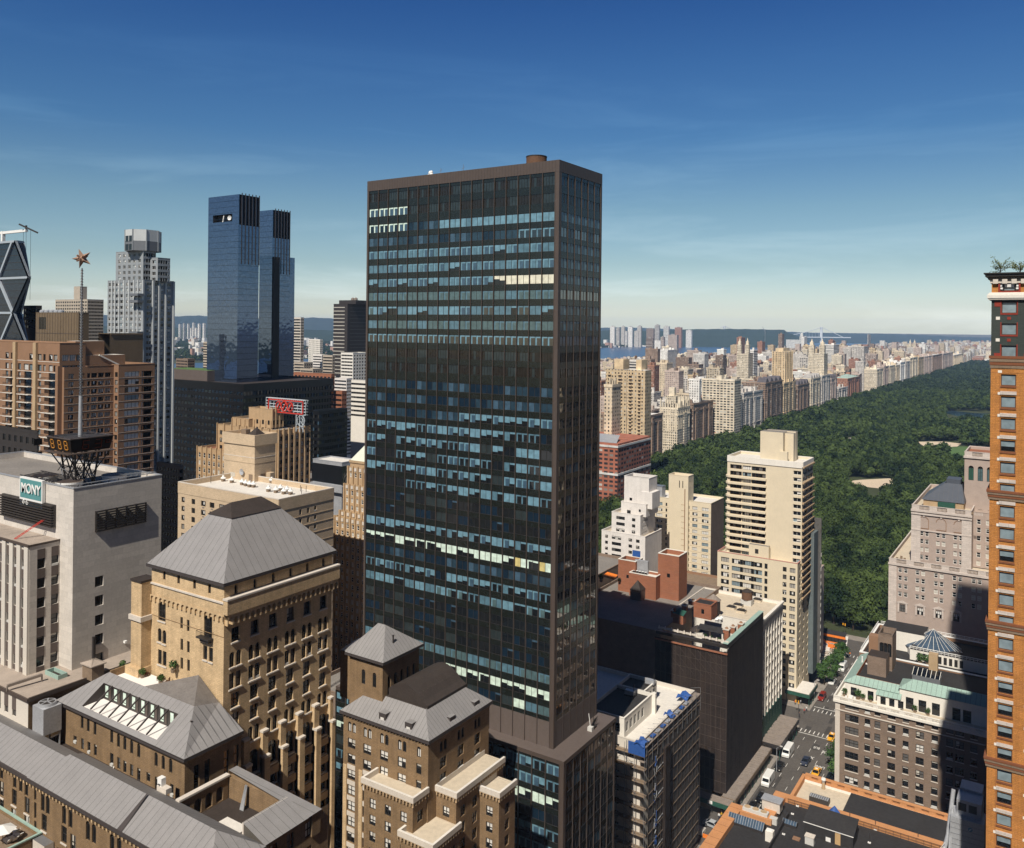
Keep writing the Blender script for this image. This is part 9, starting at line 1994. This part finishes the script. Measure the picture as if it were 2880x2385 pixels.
# street trees
def street_tree(px, py, s, label, m='leaf_street', yy=None):
 x, y = G(px, py, .24); o = thing('street_tree', label, 'tree', (x, y, .24)); V, Q = crown(700, 3.6*s, 6.2*s, .34, random.Random(px)); me = bpy.data.meshes.new('crown'); me.from_pydata(V, [], Q); me.materials.append(M[m]); link('crown', me, o, (x, y, 1.8*s)); t = link('trunk', TRK, o, (x, y, .24)); t.scale = (.5*s, .5*s, .6*s)
for px, py, s, l in ((2318, 1926, 1.2, 'street tree nearest the green canopy on the far block'), (2334, 1902, 1.2, 'second street tree from the green canopy on the far block'), (2352, 1876, 1.15, 'third street tree from the green canopy beside the rubble lot'), (2368, 1852, 1.0, 'street tree furthest up the avenue beside the rubble lot'), (2352, 2165, 1.35, 'leafy street tree against the brown apartment corner'), (2360, 2205, 1.1, 'street tree half behind the pale deck parapet')): street_tree(px, py, s, l)
# ------------------------------------------------------------------ the city beyond the park, river, hills
def gl(name, c, rough, bump=0):
 m, nt, p = base_mat(name); p.inputs['Base Color'].default_value = (*c, 1); p.inputs['Roughness'].default_value = rough; p.inputs['Specular IOR Level'].default_value = .5
 g = nd(nt, "NewGeometry"); n = nd(nt, "TexNoise", i_Vector=g.outputs['Position'], i_Scale=.05, i_Detail=5.0); b = nd(nt, "Bump", i_Height=n.outputs[0], i_Strength=.6, i_Distance=bump); nt.links.new(b.outputs[0], p.inputs['Normal']); M[name] = m
gl('river', (.020, .052, .115), .28, 1.5)
sheet('river_water', [(-1430, -3000), (-1470, 3000), (-1500, 6000), (-1750, 20000), (-3000, 20000), (-2830, 6000), (-2700, 3000), (-2700, -3000)], .3, 'river')
PAL = {'cream': (.68, .59, .45), 'tan': (.56, .43, .27), 'pale grey': (.56, .52, .47), 'white': (.78, .75, .70), 'red brick': (.34, .17, .11), 'brown': (.27, .19, .14), 'buff': (.64, .53, .38), 'pink grey': (.50, .40, .34)}
ROOFC = [(.42, .39, .36), (.60, .57, .53), (.10, .09, .085), (.30, .25, .21), (.70, .67, .62)]
WALLM = ['city_facade', 'city_facade', 'city_facade_wide', 'city_fine']
rc = random.Random(31)
def boxb(mb, x0, x1, y0, y1, z, col, rm=None, wm=None, det=True):
 wm = wm or rc.choice(WALLM); mb.col = col; mb.box(x0, x1, y0, y1, 0, z, wm, top='tinted', skip='tb'); mb.col = rm or rc.choice(ROOFC); mb.poly([(x0, y0, z), (x1, y0, z), (x1, y1, z), (x0, y1, z)], 'tinted')
 if det:
  f_ = rc.uniform(.8, 1.1); mb.col = tuple(min(1, c*f_) for c in col)
  for k in range(rc.choice((1, 2, 3, 4))):
   w = min(x1-x0, y1-y0)*rc.uniform(.14, .34); cx, cy = rc.uniform(x0+w, x1-w), rc.uniform(y0+w, y1-w); mb.box(cx-w/2, cx+w/2, cy-w/2, cy+w/2, z, z+rc.uniform(2.5, 6), 'tinted', skip='b')
  if rc.random() < .45:
   cx, cy = rc.uniform(x0+3, x1-3), rc.uniform(y0+3, y1-3); mb.col = (.13, .08, .055); mb.cyl(cx, cy, z+1.5, z+5, 1.8, 1.8, 8, 'tinted'); mb.cyl(cx, cy, z+5, z+6.5, 1.9, 0, 8, 'tinted')
  # parapet and cornice line
  mb.col = tuple(min(1, c*1.12) for c in col)
  for a in ((x0-.4, x1+.4, y0-.4, y0+.2), (x1-.2, x1+.4, y0+.2, y1+.4)): mb.box(*a, z-1.2, z+1.1, 'tinted')
NB = [0]
def city(mb, name, label, group):
 o = mb.build(name); tag(o, label, 'building', group); NB[0] += 1; return o
# named park front
front = [(1690, 1745, 1744, 1168, 'brown', 'city_facade'), (1748, 1800, 1864, 1176, 'brown', 'city_facade'), (1866, 1906, 1941, 1150, 'cream', 'city_fine'), (1938, 1950, 2006, 1137, 'brown', 'city_facade'), (2004, 2013, 2042, 1116, 'red brick', 'city_facade'), (2043, 2064, 2087, 1112, 'white', 'city_facade_wide'), (2086, 2092, 2117, 1106, 'pale grey', 'city_fine'), (2117, 2120, 2146, 1102, 'pale grey', 'city_facade'), (2148, 2153, 2201, 1078, 'brown', 'city_fine'), (2201, 2205, 2238, 1078, 'tan', 'city_fine'), (2238, 2244, 2276, 1084, 'brown', 'city_facade'), (2276, 2281, 2308, 1066, 'cream', 'city_fine'), (2308, 2312, 2335, 1058, 'pale grey', 'city_facade'), (2335, 2338, 2354, 1066, 'pink grey', 'city_facade'), (2354, 2358, 2386, 1094, 'pale grey', 'city_facade_wide'), (2380, 2384, 2419, 1066, 'red brick', 'city_facade'), (2394, 2466, 2484, 1040, 'cream', 'city_fine'), (2484, 2486, 2500, 1032, 'pink grey', 'city_facade'), (2500, 2502, 2518, 1030, 'cream', 'city_fine'), (2518, 2520, 2531, 1028, 'buff', 'city_facade'), (2531, 2533, 2546, 1020, 'white', 'city_facade'), (2546, 2548, 2560, 1018, 'pale grey', 'city_fine'), (2558, 2560, 2582, 1008, 'cream', 'city_facade'), (2582, 2584, 2598, 1006, 'tan', 'city_fine'), (2598, 2600, 2622, 1004, 'pink grey', 'city_facade'), (2622, 2624, 2650, 1000, 'brown', 'city_facade'), (2650, 2652, 2680, 996, 'pink grey', 'city_fine'), (2680, 2682, 2710, 1000, 'buff', 'city_facade')]
NAMES = {0: 'left of the two brown grey blocks beside the tower edge', 1: 'brown grey block with a cornice facing the park', 2: 'cream gothic crowned block with pinnacles on the park front', 3: 'long brown grey block on the park front', 4: 'narrow red brick block on the park front', 5: 'white balcony slab front on the park edge', 8: 'brown gabled block on the park front before the tan towers', 9: 'tan base block of the twin topped tower on the park front', 10: 'dark slate roofed chateau block on the park front', 14: 'low pale museum like block on the park front', 15: 'low red hall with a pale green roof on the park front', 16: 'broad cream block with three small towers on the park front'}
FX = CPX
for i, (pl, pc, prr, py, col, wm) in enumerate(front):
 ya, z = hitE(pc, py, FX); yb = hitE(prr, py, FX)[0]; xa = max(hitS(pl, py, ya)[0], FX-60) if pl < pc-8 else FX-rc.uniform(24, 40); xa = min(xa, FX-22)
 mb = MB(); c = PAL[col]; boxb(mb, xa, FX, ya+.3, yb-.3, z, c, wm=wm); L = yb-ya
 mb.col = tuple(v*1.15 for v in c)
 for k in range(max(1, int(L/20))):
  u = ya+L*(k+rc.uniform(.3, .7))/max(1, int(L/20)); w_ = rc.uniform(2.5, 5); mb.box(FX-1, FX+rc.uniform(.5, 1.2), u-w_, min(u+w_, yb), 0, z+rc.uniform(-10, -1), wm, 'tinted')
 for k in range(3):
  q_ = rc.uniform(4, 9); cx, cy = rc.uniform(xa+q_, FX-q_), rc.uniform(ya+3, max(ya+4, yb-q_)); mb.box(cx-q_/2, cx+q_/2, cy, cy+q_, z, z+rc.uniform(3, 11), 'tinted')
 for f in (.22, .85): mb.box(xa-.5, FX+.6, ya-.3, yb, z*f, z*f+.9, 'tinted')
 if i == 2:
  mb.col = c
  for k in range(7):
   u = ya+L*(k+.3)/7; mb.box(FX-3, FX+.4, u, u+1.4, z*.55, z+6+8*abs(math.sin(k*1.7)), 'tinted'); mb.box(xa+(FX-xa)*k/7, xa+(FX-xa)*k/7+1.2, ya-.4, ya+1.5, z*.5, z+5+6*abs(math.cos(k*1.3)), 'tinted')
  mb.box(FX-18, FX-5, ya+6, ya+18, z, z+14, 'city_fine'); mb.box(FX-15, FX-8, ya+9, ya+15, z+14, z+24, 'tinted')
 if i in (8, 10, 11, 13):
  mb.col = (.10, .09, .10) if i != 11 else (.35, .33, .31)
  for k in range(4): u = ya+L*(k+.5)/4; mb.poly([(FX, u-L/9, z), (FX, u+L/9, z), (FX-1, u, z+8)], 'tinted'); mb.poly([(FX, u-L/9, z), (FX-14, u-L/9, z), (FX-14, u, z+8), (FX-1, u, z+8)], 'tinted'); mb.poly([(FX, u+L/9, z), (FX-14, u+L/9, z), (FX-14, u, z+8), (FX-1, u, z+8)], 'tinted')
 if i == 5:
  mb.col = (.55, .50, .42)
  for k in range(20): zz = z-3*k-2; mb.box(FX-.2, FX+1.6, ya+2, yb-2, zz, zz+.9, 'tinted')
 if i == 15: mb.col = (.35, .46, .40); mb.poly([(xa, ya, z), (FX, ya, z), (FX-12, ya+L*.5, z+7), (xa+12, ya+L*.5, z+7)], 'tinted'); mb.poly([(FX, ya, z), (FX, yb, z), (FX-12, ya+L*.5, z+7)], 'tinted')
 city(mb, 'park_front_building', NAMES.get(i, col+(' narrow' if L < 45 else ' wide')+' building in the long row facing the park'), 'buildings facing the park')
def tower_px(pl, pc, prr, py, d, col, wm, label, crownf=None, base=0):
 x1, y0, z = C(pc, py, d); x0 = hitS(pl, py, y0)[0]; y1 = hitE(prr, py, x1)[0] if prr > pc else y0+25
 y1 = min(y1, y0+70); mb = MB(); c = PAL[col]; boxb(mb, x0, x1, y0, y1, z, c, wm=wm, det=crownf is None)
 if crownf: crownf(mb, x0, x1, y0, y1, z, c)
 city(mb, 'city_tower', label, 'towers behind the park front'); return x0, x1, y0, y1, z
def two_top(mb, x0, x1, y0, y1, z, c):
 mb.col = c
 w = (x1-x0)*.34
 for a in (x0, x1-w):
  mb.box(a, a+w, y0+2, y0+w+2, z, z+16, 'city_fine', 'tinted'); mb.box(a+w*.2, a+w*.8, y0+2+w*.2, y0+2+w*.8, z+16, z+22, 'tinted'); mb.cyl(a+w/2, y0+2+w/2, z+22, z+28, w*.2, .3, 8, 'tinted')
def fins(mb, x0, x1, y0, y1, z, c):
 mb.col = tuple(v*1.1 for v in c)
 for k in range(6): u = x0+(x1-x0)*k/5; mb.box(u-.6, u+.6, y0-.8, y0, 20, z+1.5, 'tinted'); v = y0+(y1-y0)*k/5; mb.box(x1, x1+.8, v-.6, v+.6, 20, z+1.5, 'tinted')
 mb.box(x0+4, x1-4, y0+4, y1-4, z, z+6, 'tinted')
def balc(mb, x0, x1, y0, y1, z, c):
 mb.col = (.10, .07, .045)
 for f in (.12, .62): mb.box(x0+(x1-x0)*f, x0+(x1-x0)*(f+.12), y0-.1, y0+.5, 10, z-4, 'tinted')
 mb.col = tuple(v*1.15 for v in c)
 for k in range(28): mb.box(x0+(x1-x0)*.1, x0+(x1-x0)*.26, y0-1.0, y0, z-5-3.2*k, z-4.2-3.2*k, 'tinted'); mb.box(x0+(x1-x0)*.6, x0+(x1-x0)*.76, y0-1.0, y0, z-5-3.2*k, z-4.2-3.2*k, 'tinted')
 mb.box(x0+6, x1-6, y0+5, y0+18, z, z+9, 'tinted')
TP = [(1704, 1763, 1764, 1040, 760, 'tan', 'city_facade', 'left half of the tan twin slab with stacked dark balconies', balc), (1765, 1815, 1832, 1042, 752, 'tan', 'city_facade', 'right half of the tan twin slab with stacked dark balconies', balc), (1974, 2066, 2084, 1070, 1080, 'cream', 'city_facade_wide', 'long cream slab with dark balconies behind the park front', None), (2173, 2208, 2229, 990, 1380, 'tan', 'city_fine', 'tan ribbed tower rising above the park front', fins), (2072, 2105, 2118, 995, 1500, 'cream', 'city_fine', 'cream stepped tower with arched top behind the park front', two_top), (2106, 2120, 2131, 985, 1650, 'white', 'city_ribbon', 'white slab with dark ribbons beside the cream stepped tower', None), (2273, 2318, 2328, 995, 1600, 'cream', 'city_fine', 'cream twin topped tower above the park front', two_top), (1939, 1967, 1972, 1068, 1050, 'white', 'city_facade', 'white gridded block left of the long cream slab', None), (1845, 1875, 1892, 1022, 1500, 'buff', 'city_facade', 'buff block in the middle of the western roofs', None), (1856, 1878, 1905, 985, 2100, 'white', 'city_facade', 'wide pale slab with a stepped roof near the river', None), (1800, 1830, 1842, 1012, 1500, 'brown', 'city_facade', 'brown slab right of the tan twin slab', None), (1815, 1850, 1857, 982, 2000, 'brown', 'city_facade', 'dark brown block before the river', None), (2072, 2085, 2096, 950, 3000, 'red brick', 'city_facade', 'dull red stepped tower on the skyline left of the bridge', None), (2130, 2144, 2152, 962, 2900, 'red brick', 'city_facade', 'red tower under a construction crane near the river', None), (2189, 2200, 2206, 940, 3400, 'brown', 'city_fine', 'dark slim tower with a scaffold top on the skyline', None), (2385, 2430, 2467, 975, 2600, 'pale grey', 'city_facade_wide', 'pale grey block with dark columns behind the park front', None), (2318, 2345, 2360, 970, 2300, 'white', 'city_ribbon', 'white slab tower behind the cream twin tops', None), (2440, 2442, 2450, 942, 4600, 'pale grey', 'city_fine', 'thin grey tower standing on the far skyline', None), (2556, 2575, 2582, 975, 3300, 'cream', 'city_fine', 'cream pyramid topped tower near the far end of the park front', two_top), (2330, 2342, 2348, 958, 3000, 'red brick', 'city_facade', 'red slab in the far roofs right of the bridge', None), (2735, 2748, 2760, 970, 5600, 'red brick', 'city_facade', 'dull red slab pair beyond the far park end', None), (2718, 2728, 2734, 972, 5600, 'pink grey', 'city_facade', 'pink grey slab beyond the far park end', None), (2254, 2262, 2270, 948, 4200, 'white', 'city_facade', 'white stubby tower right of the bridge pier', None), (1700, 1722, 1746, 1085, 690, 'buff', 'city_facade', 'buff lower block beside the tower edge under the tan slab', None), (1756, 1800, 1808, 1015, 1000, 'pale grey', 'city_ribbon', 'pale grey block behind the tan twin slab', None)]
for pl, pc, prr, py, d, col, wm, label, cf in TP: tower_px(pl, pc, prr, py, d, col, wm, label, cf)
# museum block at lower left of the park front
yb_ = hitE(1700, 1260, FX-10)[0]
mb = MB(); mb.col = (.36, .13, .08); y0_, z_ = hitE(1736, 1243, -330); y0_ = C(1730, 1250, 640)[1]; x1_ = C(1740, 1250, 640)[0]; z_ = C(1740, 1248, 640)[2]; mb.box(x1_-60, x1_, y0_, y0_+60, 0, z_, 'city_facade_wide', 'tinted'); mb.col = (.6, .58, .55); mb.box(x1_-60.5, x1_+.5, y0_-.5, y0_+60.5, z_-3, z_-1.5, 'tinted'); mb.box(x1_-60.5, x1_+.5, y0_-.5, y0_+60.5, z_*.6, z_*.6+1.5, 'tinted')
mb.poly([(x1_-60, y0_+2, z_+.1), (x1_-2, y0_+2, z_+.1), (x1_-8, y0_+20, z_+4), (x1_-55, y0_+20, z_+4)], 'galv'); city(mb, 'park_front_building', 'red hall with white bands at the park corner by the dark tower', 'buildings facing the park')
# the mass of the western side, block by block
def occupied(x, y): return False
lots = []
aves = [(-405, -600), (-640, -850), (-890, -1030), (-1070, -1180), (-1215, -1405)]
for j in range(-6, 112):
 yb = 480+80*j
 for (xa, xb) in aves:
  x = xa
  while x > xb+8:
   edge = (xa-x < 30) or (x-xb < 34); w = rc.uniform(14, 28) if edge else rc.uniform(16, 34)
   for half in (0, 1):
    y0_, y1_ = (yb+2, yb+rc.uniform(20, 31)) if half == 0 else (yb+33+rc.uniform(0, 8), yb+62)
    tall = rc.random() < (.72 if edge else .16); z = rc.uniform(34, 66) if tall else rc.uniform(13, 28)
    if rc.random() < .03: z = rc.uniform(70, 95)
    if yb > 5200: z *= .75
    if xa < -1060: z = min(z*.62, 34)
    lots.append((x-w+1, x-1, y0_, y1_, z))
   x -= w
for j in range(52, 100):   # beyond the park's far end
 yb = 480+80*j
 for k in range(24):
  x = -380+52*k; z = rc.uniform(14, 30) if rc.random() < .8 else rc.uniform(35, 60); lots.append((x, x+rc.uniform(34, 50), yb+2, yb+60, z))
vis = []
for L_ in lots:
 cx, cy = (L_[0]+L_[1])/2, (L_[2]+L_[3])/2; d = dist(cx, cy)
 if d < 420: continue
 q = proj(cx, cy, L_[4])
 if (1660 < q[0] < 2830) or (815 < q[0] < 1060 and cy > 700) or (480 < q[0] < 600 and cy > 560): vis.append((d, q, L_))
vis.sort(key=lambda t: t[0])
names = list(PAL); wts = [5, 3, 4, 3, 4, 3, 4, 4]
mass = MB(); cnt = 0
ADJ = lambda z: 'low' if z < 26 else ('mid height' if z < 48 else 'tall')
for d, q, (x0, x1, y0, y1, z) in vis:
 col = rc.choices(names, wts)[0]; f_ = rc.uniform(.82, 1.1); c = tuple(min(.82, v*f_) for v in PAL[col]); solo = 1690 < q[0] < 2790 and NB[0] < 296
 mb = MB() if solo else mass
 boxb(mb, x0, x1, y0, y1, z, c, det=d < 3400)
 if solo: city(mb, 'city_building', '%s %s building west of the park, %s' % (ADJ(z), col, 'close behind the park front' if x1 > -610 else ('midway to the river' if x1 > -1060 else 'near the river')), 'buildings in the western streets')
o = mass.build('city_mass', kind='stuff'); tag(o, 'dense mass of small pale and red buildings stretching to the skyline', 'city')
# trees in the far streets and at the river
def belt(n, xr, yr, label, sc=(.7, 1.2)):
 P = [(0, rc.uniform(*xr), rc.uniform(*yr), 0) for _ in range(n)]; forest('wood', P, pr(30, 2.2, 3, 6), 'leaf_far', label, sc)
belt(500, (-1430, -1400), (600, 6000), 'line of trees along the near river bank')
# ------------------------------------------------------------------ far shore: slopes, towns, towers, bridge
mat('hill_green', (.022, .040, .026), .95, .35, .006, .05); mat('hill_far', (.028, .045, .042), .95, .2, .002, .01)
def ridge(name, d, prof, m, thick, z0=-1):
 """a long hill: crest points (px, py) at distance d, falling to the ground on both sides"""
 mb = MB(); Pt = []
 for (px, py), (qx, qy) in zip(prof, prof[1:]):
  n = max(1, int(abs(qx-px)/14))
  for i in range(n): f = i/n; Pt.append((px+(qx-px)*f, py+(qy-py)*f+math.sin(px*.37+i*2.1)*.6))
 Pt.append(prof[-1]); rows = []
 for px, py in Pt:
  c = C(px, py, d); f = C(px, py, d-thick); b = C(px, py, d+thick*1.5); zz = max(c[2], 2)
  mid = C(px, py, d-thick*.45); rows.append([(f[0], f[1], z0), (mid[0], mid[1], zz*.62), (c[0], c[1], zz), (b[0], b[1], z0)])
 for a, b in zip(rows, rows[1:]):
  for k in range(3): mb.poly([a[k], b[k], b[k+1], a[k+1]], m)
 return mb.build(name, kind='structure')
ridge('hills', 12000, [(-300, 880), (200, 884), (430, 888), (490, 890), (560, 887), (640, 895), (800, 897), (880, 893), (960, 897), (1100, 905), (1400, 914), (1690, 922), (1760, 920), (1900, 926)], 'hill_far', 1800)
ridge('hills', 7600, [(-300, 915), (430, 918), (520, 924), (560, 921), (700, 925), (860, 927), (960, 930), (1300, 929), (1690, 931), (1720, 928), (1850, 931), (1940, 926), (2050, 925), (2130, 926), (2205, 928), (2214, 934), (2240, 944), (2262, 952)], 'hill_green', 900)
ridge('hills', 10800, [(2150, 934), (2215, 933), (2300, 936), (2450, 938), (2560, 941), (2700, 947), (2900, 952), (3100, 955)], 'hill_far', 1500)
sheet('far_shore_land', [(-2700, -3000), (-2700, 3000), (-2830, 6000), (-3000, 20000), (-30000, 20000), (-30000, -3000)], .1, 'land_far')
P = []
for _ in range(5200):
 px = rc.choice((rc.uniform(480, 600), rc.uniform(820, 1040), rc.uniform(1680, 2150))); d = rc.uniform(3300, 6900); x, y, _z = C(px, 900, d)
 if x < -2740: P.append((0, x, y, 0))
forest('wood', P, pr(26, 3.0, 4, 6), 'leaf_far', 'woods on the far river shore', (1.0, 1.9))
town = MB(); 
for _ in range(2600):
 px = rc.choice((rc.uniform(480, 600), rc.uniform(820, 1040), rc.uniform(1680, 2000))); d = rc.uniform(3400, 9000); x, y, _z = C(px, 900, d)
 if x > -2760: continue
 s = rc.uniform(5, 16); z = rc.uniform(6, 14) if rc.random() < .9 else rc.uniform(20, 50); c = rc.choice(((.70, .68, .64), (.62, .56, .48), (.40, .24, .18), (.5, .48, .46))); lift = 0
 town.col = c; town.box(x-s, x+s, y-s, y+s, 0, z+lift, 'tinted', skip='b')
tag(town.build('far_town', kind='stuff'), 'scattered small white houses on the far river shore', 'houses')
shore = [(1712, 1728, 918, 'white'), (1730, 1742, 922, 'pale grey'), (1744, 1756, 918, 'pale grey'), (1762, 1778, 919, 'white'), (1789, 1803, 917, 'pale grey'), (1812, 1838, 924, 'brown'), (1838, 1854, 914, 'pale grey'), (1862, 1881, 918, 'white'), (1893, 1916, 921, 'red brick'), (1872, 1904, 942, 'pink grey'), (1811, 1836, 952, 'brown'), (1836, 1858, 958, 'white'), (1855, 1867, 948, 'pink grey'), (1744, 1764, 932, 'white'), (1780, 1796, 931, 'pale grey'), (1925, 1945, 929, 'white'), (512, 517, 910, 'white'), (524, 529, 911, 'white'), (538, 544, 908, 'white'), (553, 560, 911, 'white'), (566, 574, 910, 'white'), (533, 537, 923, 'white'), (545, 551, 923, 'white'), (580, 586, 914, 'white'), (500, 505, 912, 'white')]
for i, (a, c, py, col) in enumerate(shore):
 d = 6400 if a > 1000 else 6800
 if py > 940 and a > 1000: d = 4300
 x1, y0, z = C(c, py, d); x0, y0b, _ = C(a, py, d); mb = MB(); mb.col = PAL[col]; w = abs(x1-x0); mb.box(x0, x1, y0, y0+max(18, w*.5), 0, z, rc.choice(('city_facade', 'city_fine', 'city_ribbon')), 'tinted'); mb.col = (.3, .28, .27); mb.box(x0+w*.3, x1-w*.3, y0+4, y0+12, z, z+5, 'tinted')
 tag(mb.build('far_tower', org=(x0, y0, 0)), col+' apartment tower on the far ridge, '+('hazy, seen between the silver and blue towers' if a < 1000 else ('low by the water' if py > 940 else 'left of the bridge')), 'apartment tower', 'towers across the river')
mat('bridge_steel', (.55, .57, .58), .6, .05)
# the suspension bridge
d = 9100.0; b = thing('suspension_bridge', 'grey suspension bridge with two steel towers crossing the river far away', 'bridge', (*C(2037, 963, d)[:2], 0)); A = C(2037, 925, d); B = C(2310, 934, d); zd = C(2170, 957, d)[2]; zt = 176.0
for P_ in (A, B):
 t = MB(); 
 for s_ in (-16, 16): q = FV*s_; t.box(P_[0]+q.x-7, P_[0]+q.x+7, P_[1]+q.y-7, P_[1]+q.y+7, 0, zt, 'bridge_steel')
 t.bar((P_[0]-FV.x*16, P_[1]-FV.y*16, zt-6), (P_[0]+FV.x*16, P_[1]+FV.y*16, zt-6), 12, 'bridge_steel'); t.build('tower', b)
def at_(f): return Vector((A[0]+(B[0]-A[0])*f, A[1]+(B[1]-A[1])*f, 0))
k = MB(); p, q = at_(-.3), at_(1.3); k.bar((p.x, p.y, 66), (q.x, q.y, 66), 26, 'bridge_steel', 9); k.build('deck', b); k = MB()
for s_ in (0,):
 pts_ = [(*at_(f)[:2], 72+(zt-72)*(2*f-1)**2) for f in [i/16 for i in range(17)]]; k.tube(pts_, 3.2, 'bridge_steel', 5)
 for e, f in ((0, -.22), (1, 1.22)): k.tube([(*at_(e)[:2], zt), (*at_(f)[:2], 70)], 3.2, 'bridge_steel', 5)
k.build('cable', b); k = MB()
for i in range(1, 32): f = i/32; u = at_(f); k.bar((u.x, u.y, 68), (u.x, u.y, 72+(zt-72)*(2*f-1)**2), 1.4, 'bridge_steel')
k.build('hanger', b)
# large white church-like tower beside the bridge
x, y, z = C(2254, 936, 6200); mb = MB(); mb.col = (.62, .60, .55); mb.box(x-14, x+14, y, y+28, 0, z-25, 'city_fine', 'tinted'); mb.box(x-9, x+9, y+5, y+23, z-25, z-8, 'tinted'); mb.cyl(x, y+14, z-8, z+3, 8, 0, 8, 'tinted'); mb.box(x-110, x-14.1, y, y+40, 0, 72, 'city_facade', 'tinted'); tag(mb.build('tall_church', org=(x, y, 0)), 'pale tall church tower with a long white block on the skyline by the bridge', 'church')
x, y, z = C(2152, 925, 3000); t = MB(); t.bar((x, y, 60), (x, y, z-2), 1.2, 'steel'); t.bar((x+2, y, z-14), (x-10, y, z+8), 1.0, 'steel'); tag(t.build('tower_crane', org=(x, y, 60)), 'thin construction crane above the red tower near the river', 'crane')
# unseen blocks added round the view to cut sky fill and show in the glass
for i, (x0, x1, y0, y1, z, col, l) in enumerate(((8, 48, 258, 290, 110, 'cream', 'cream tower north east of the orange tower'), (56, 120, 262, 318, 150, 'tan', 'tan tower further east on the side street'), (14, 70, 344, 402, 125, 'buff', 'buff hotel tower by the park corner'), (84, 150, 346, 404, 95, 'pale grey', 'pale grey block along the park edge'), (26, 80, 150, 222, 170, 'tan', 'tan tower behind the orange tower core'), (70, 130, 60, 130, 190, 'brown', 'brown tower across the avenue'), (62, 120, -40, 40, 175, 'pale grey', 'pale grey tower across the avenue'), (140, 230, 20, 240, 160, 'brown', 'brown block two streets east'), (-30, 40, -70, -20, 150, 'pale grey', 'pale grey block behind the viewpoint'), (-130, -50, -95, -30, 135, 'brown', 'brown block south of the hotel'), (-330, -160, -120, -40, 120, 'tan', 'tan blocks to the south west'), (60, 130, -160, -60, 180, 'brown', 'brown block to the south east'), (22, 58, 0, 138, 230, 'brown', 'tall brown slab beside the viewpoint'))):
 mb = MB(); boxb(mb, x0, x1, y0, y1, z, PAL[col]); tag(mb.build('added_outer_tower', org=(x0, y0, 0)), l+', outside the frame', 'tower')
# ------------------------------------------------------------------ the air
hz = bpy.data.materials.new('air'); hz.use_nodes = True; nt = hz.node_tree; nt.nodes.remove(nt.nodes['Principled BSDF'])
pv_ = nt.nodes.new('ShaderNodeVolumePrincipled'); pv_.inputs['Color'].default_value = (.40, .62, 1.0, 1); pv_.inputs['Density'].default_value = 3.0e-5; pv_.inputs['Anisotropy'].default_value = -.45
nt.links.new(pv_.outputs[0], nt.nodes['Material Output'].inputs['Volume']); hz.cycles.homogeneous_volume = True if hasattr(hz.cycles, 'homogeneous_volume') else False
M['air'] = hz
mb = MB(); mb.box(-14500, 9000, -2900, 13800, -1.5, 300, 'air'); o = mb.build('haze', kind='stuff'); tag(o, 'thin blue haze over the far river and hills', 'haze')
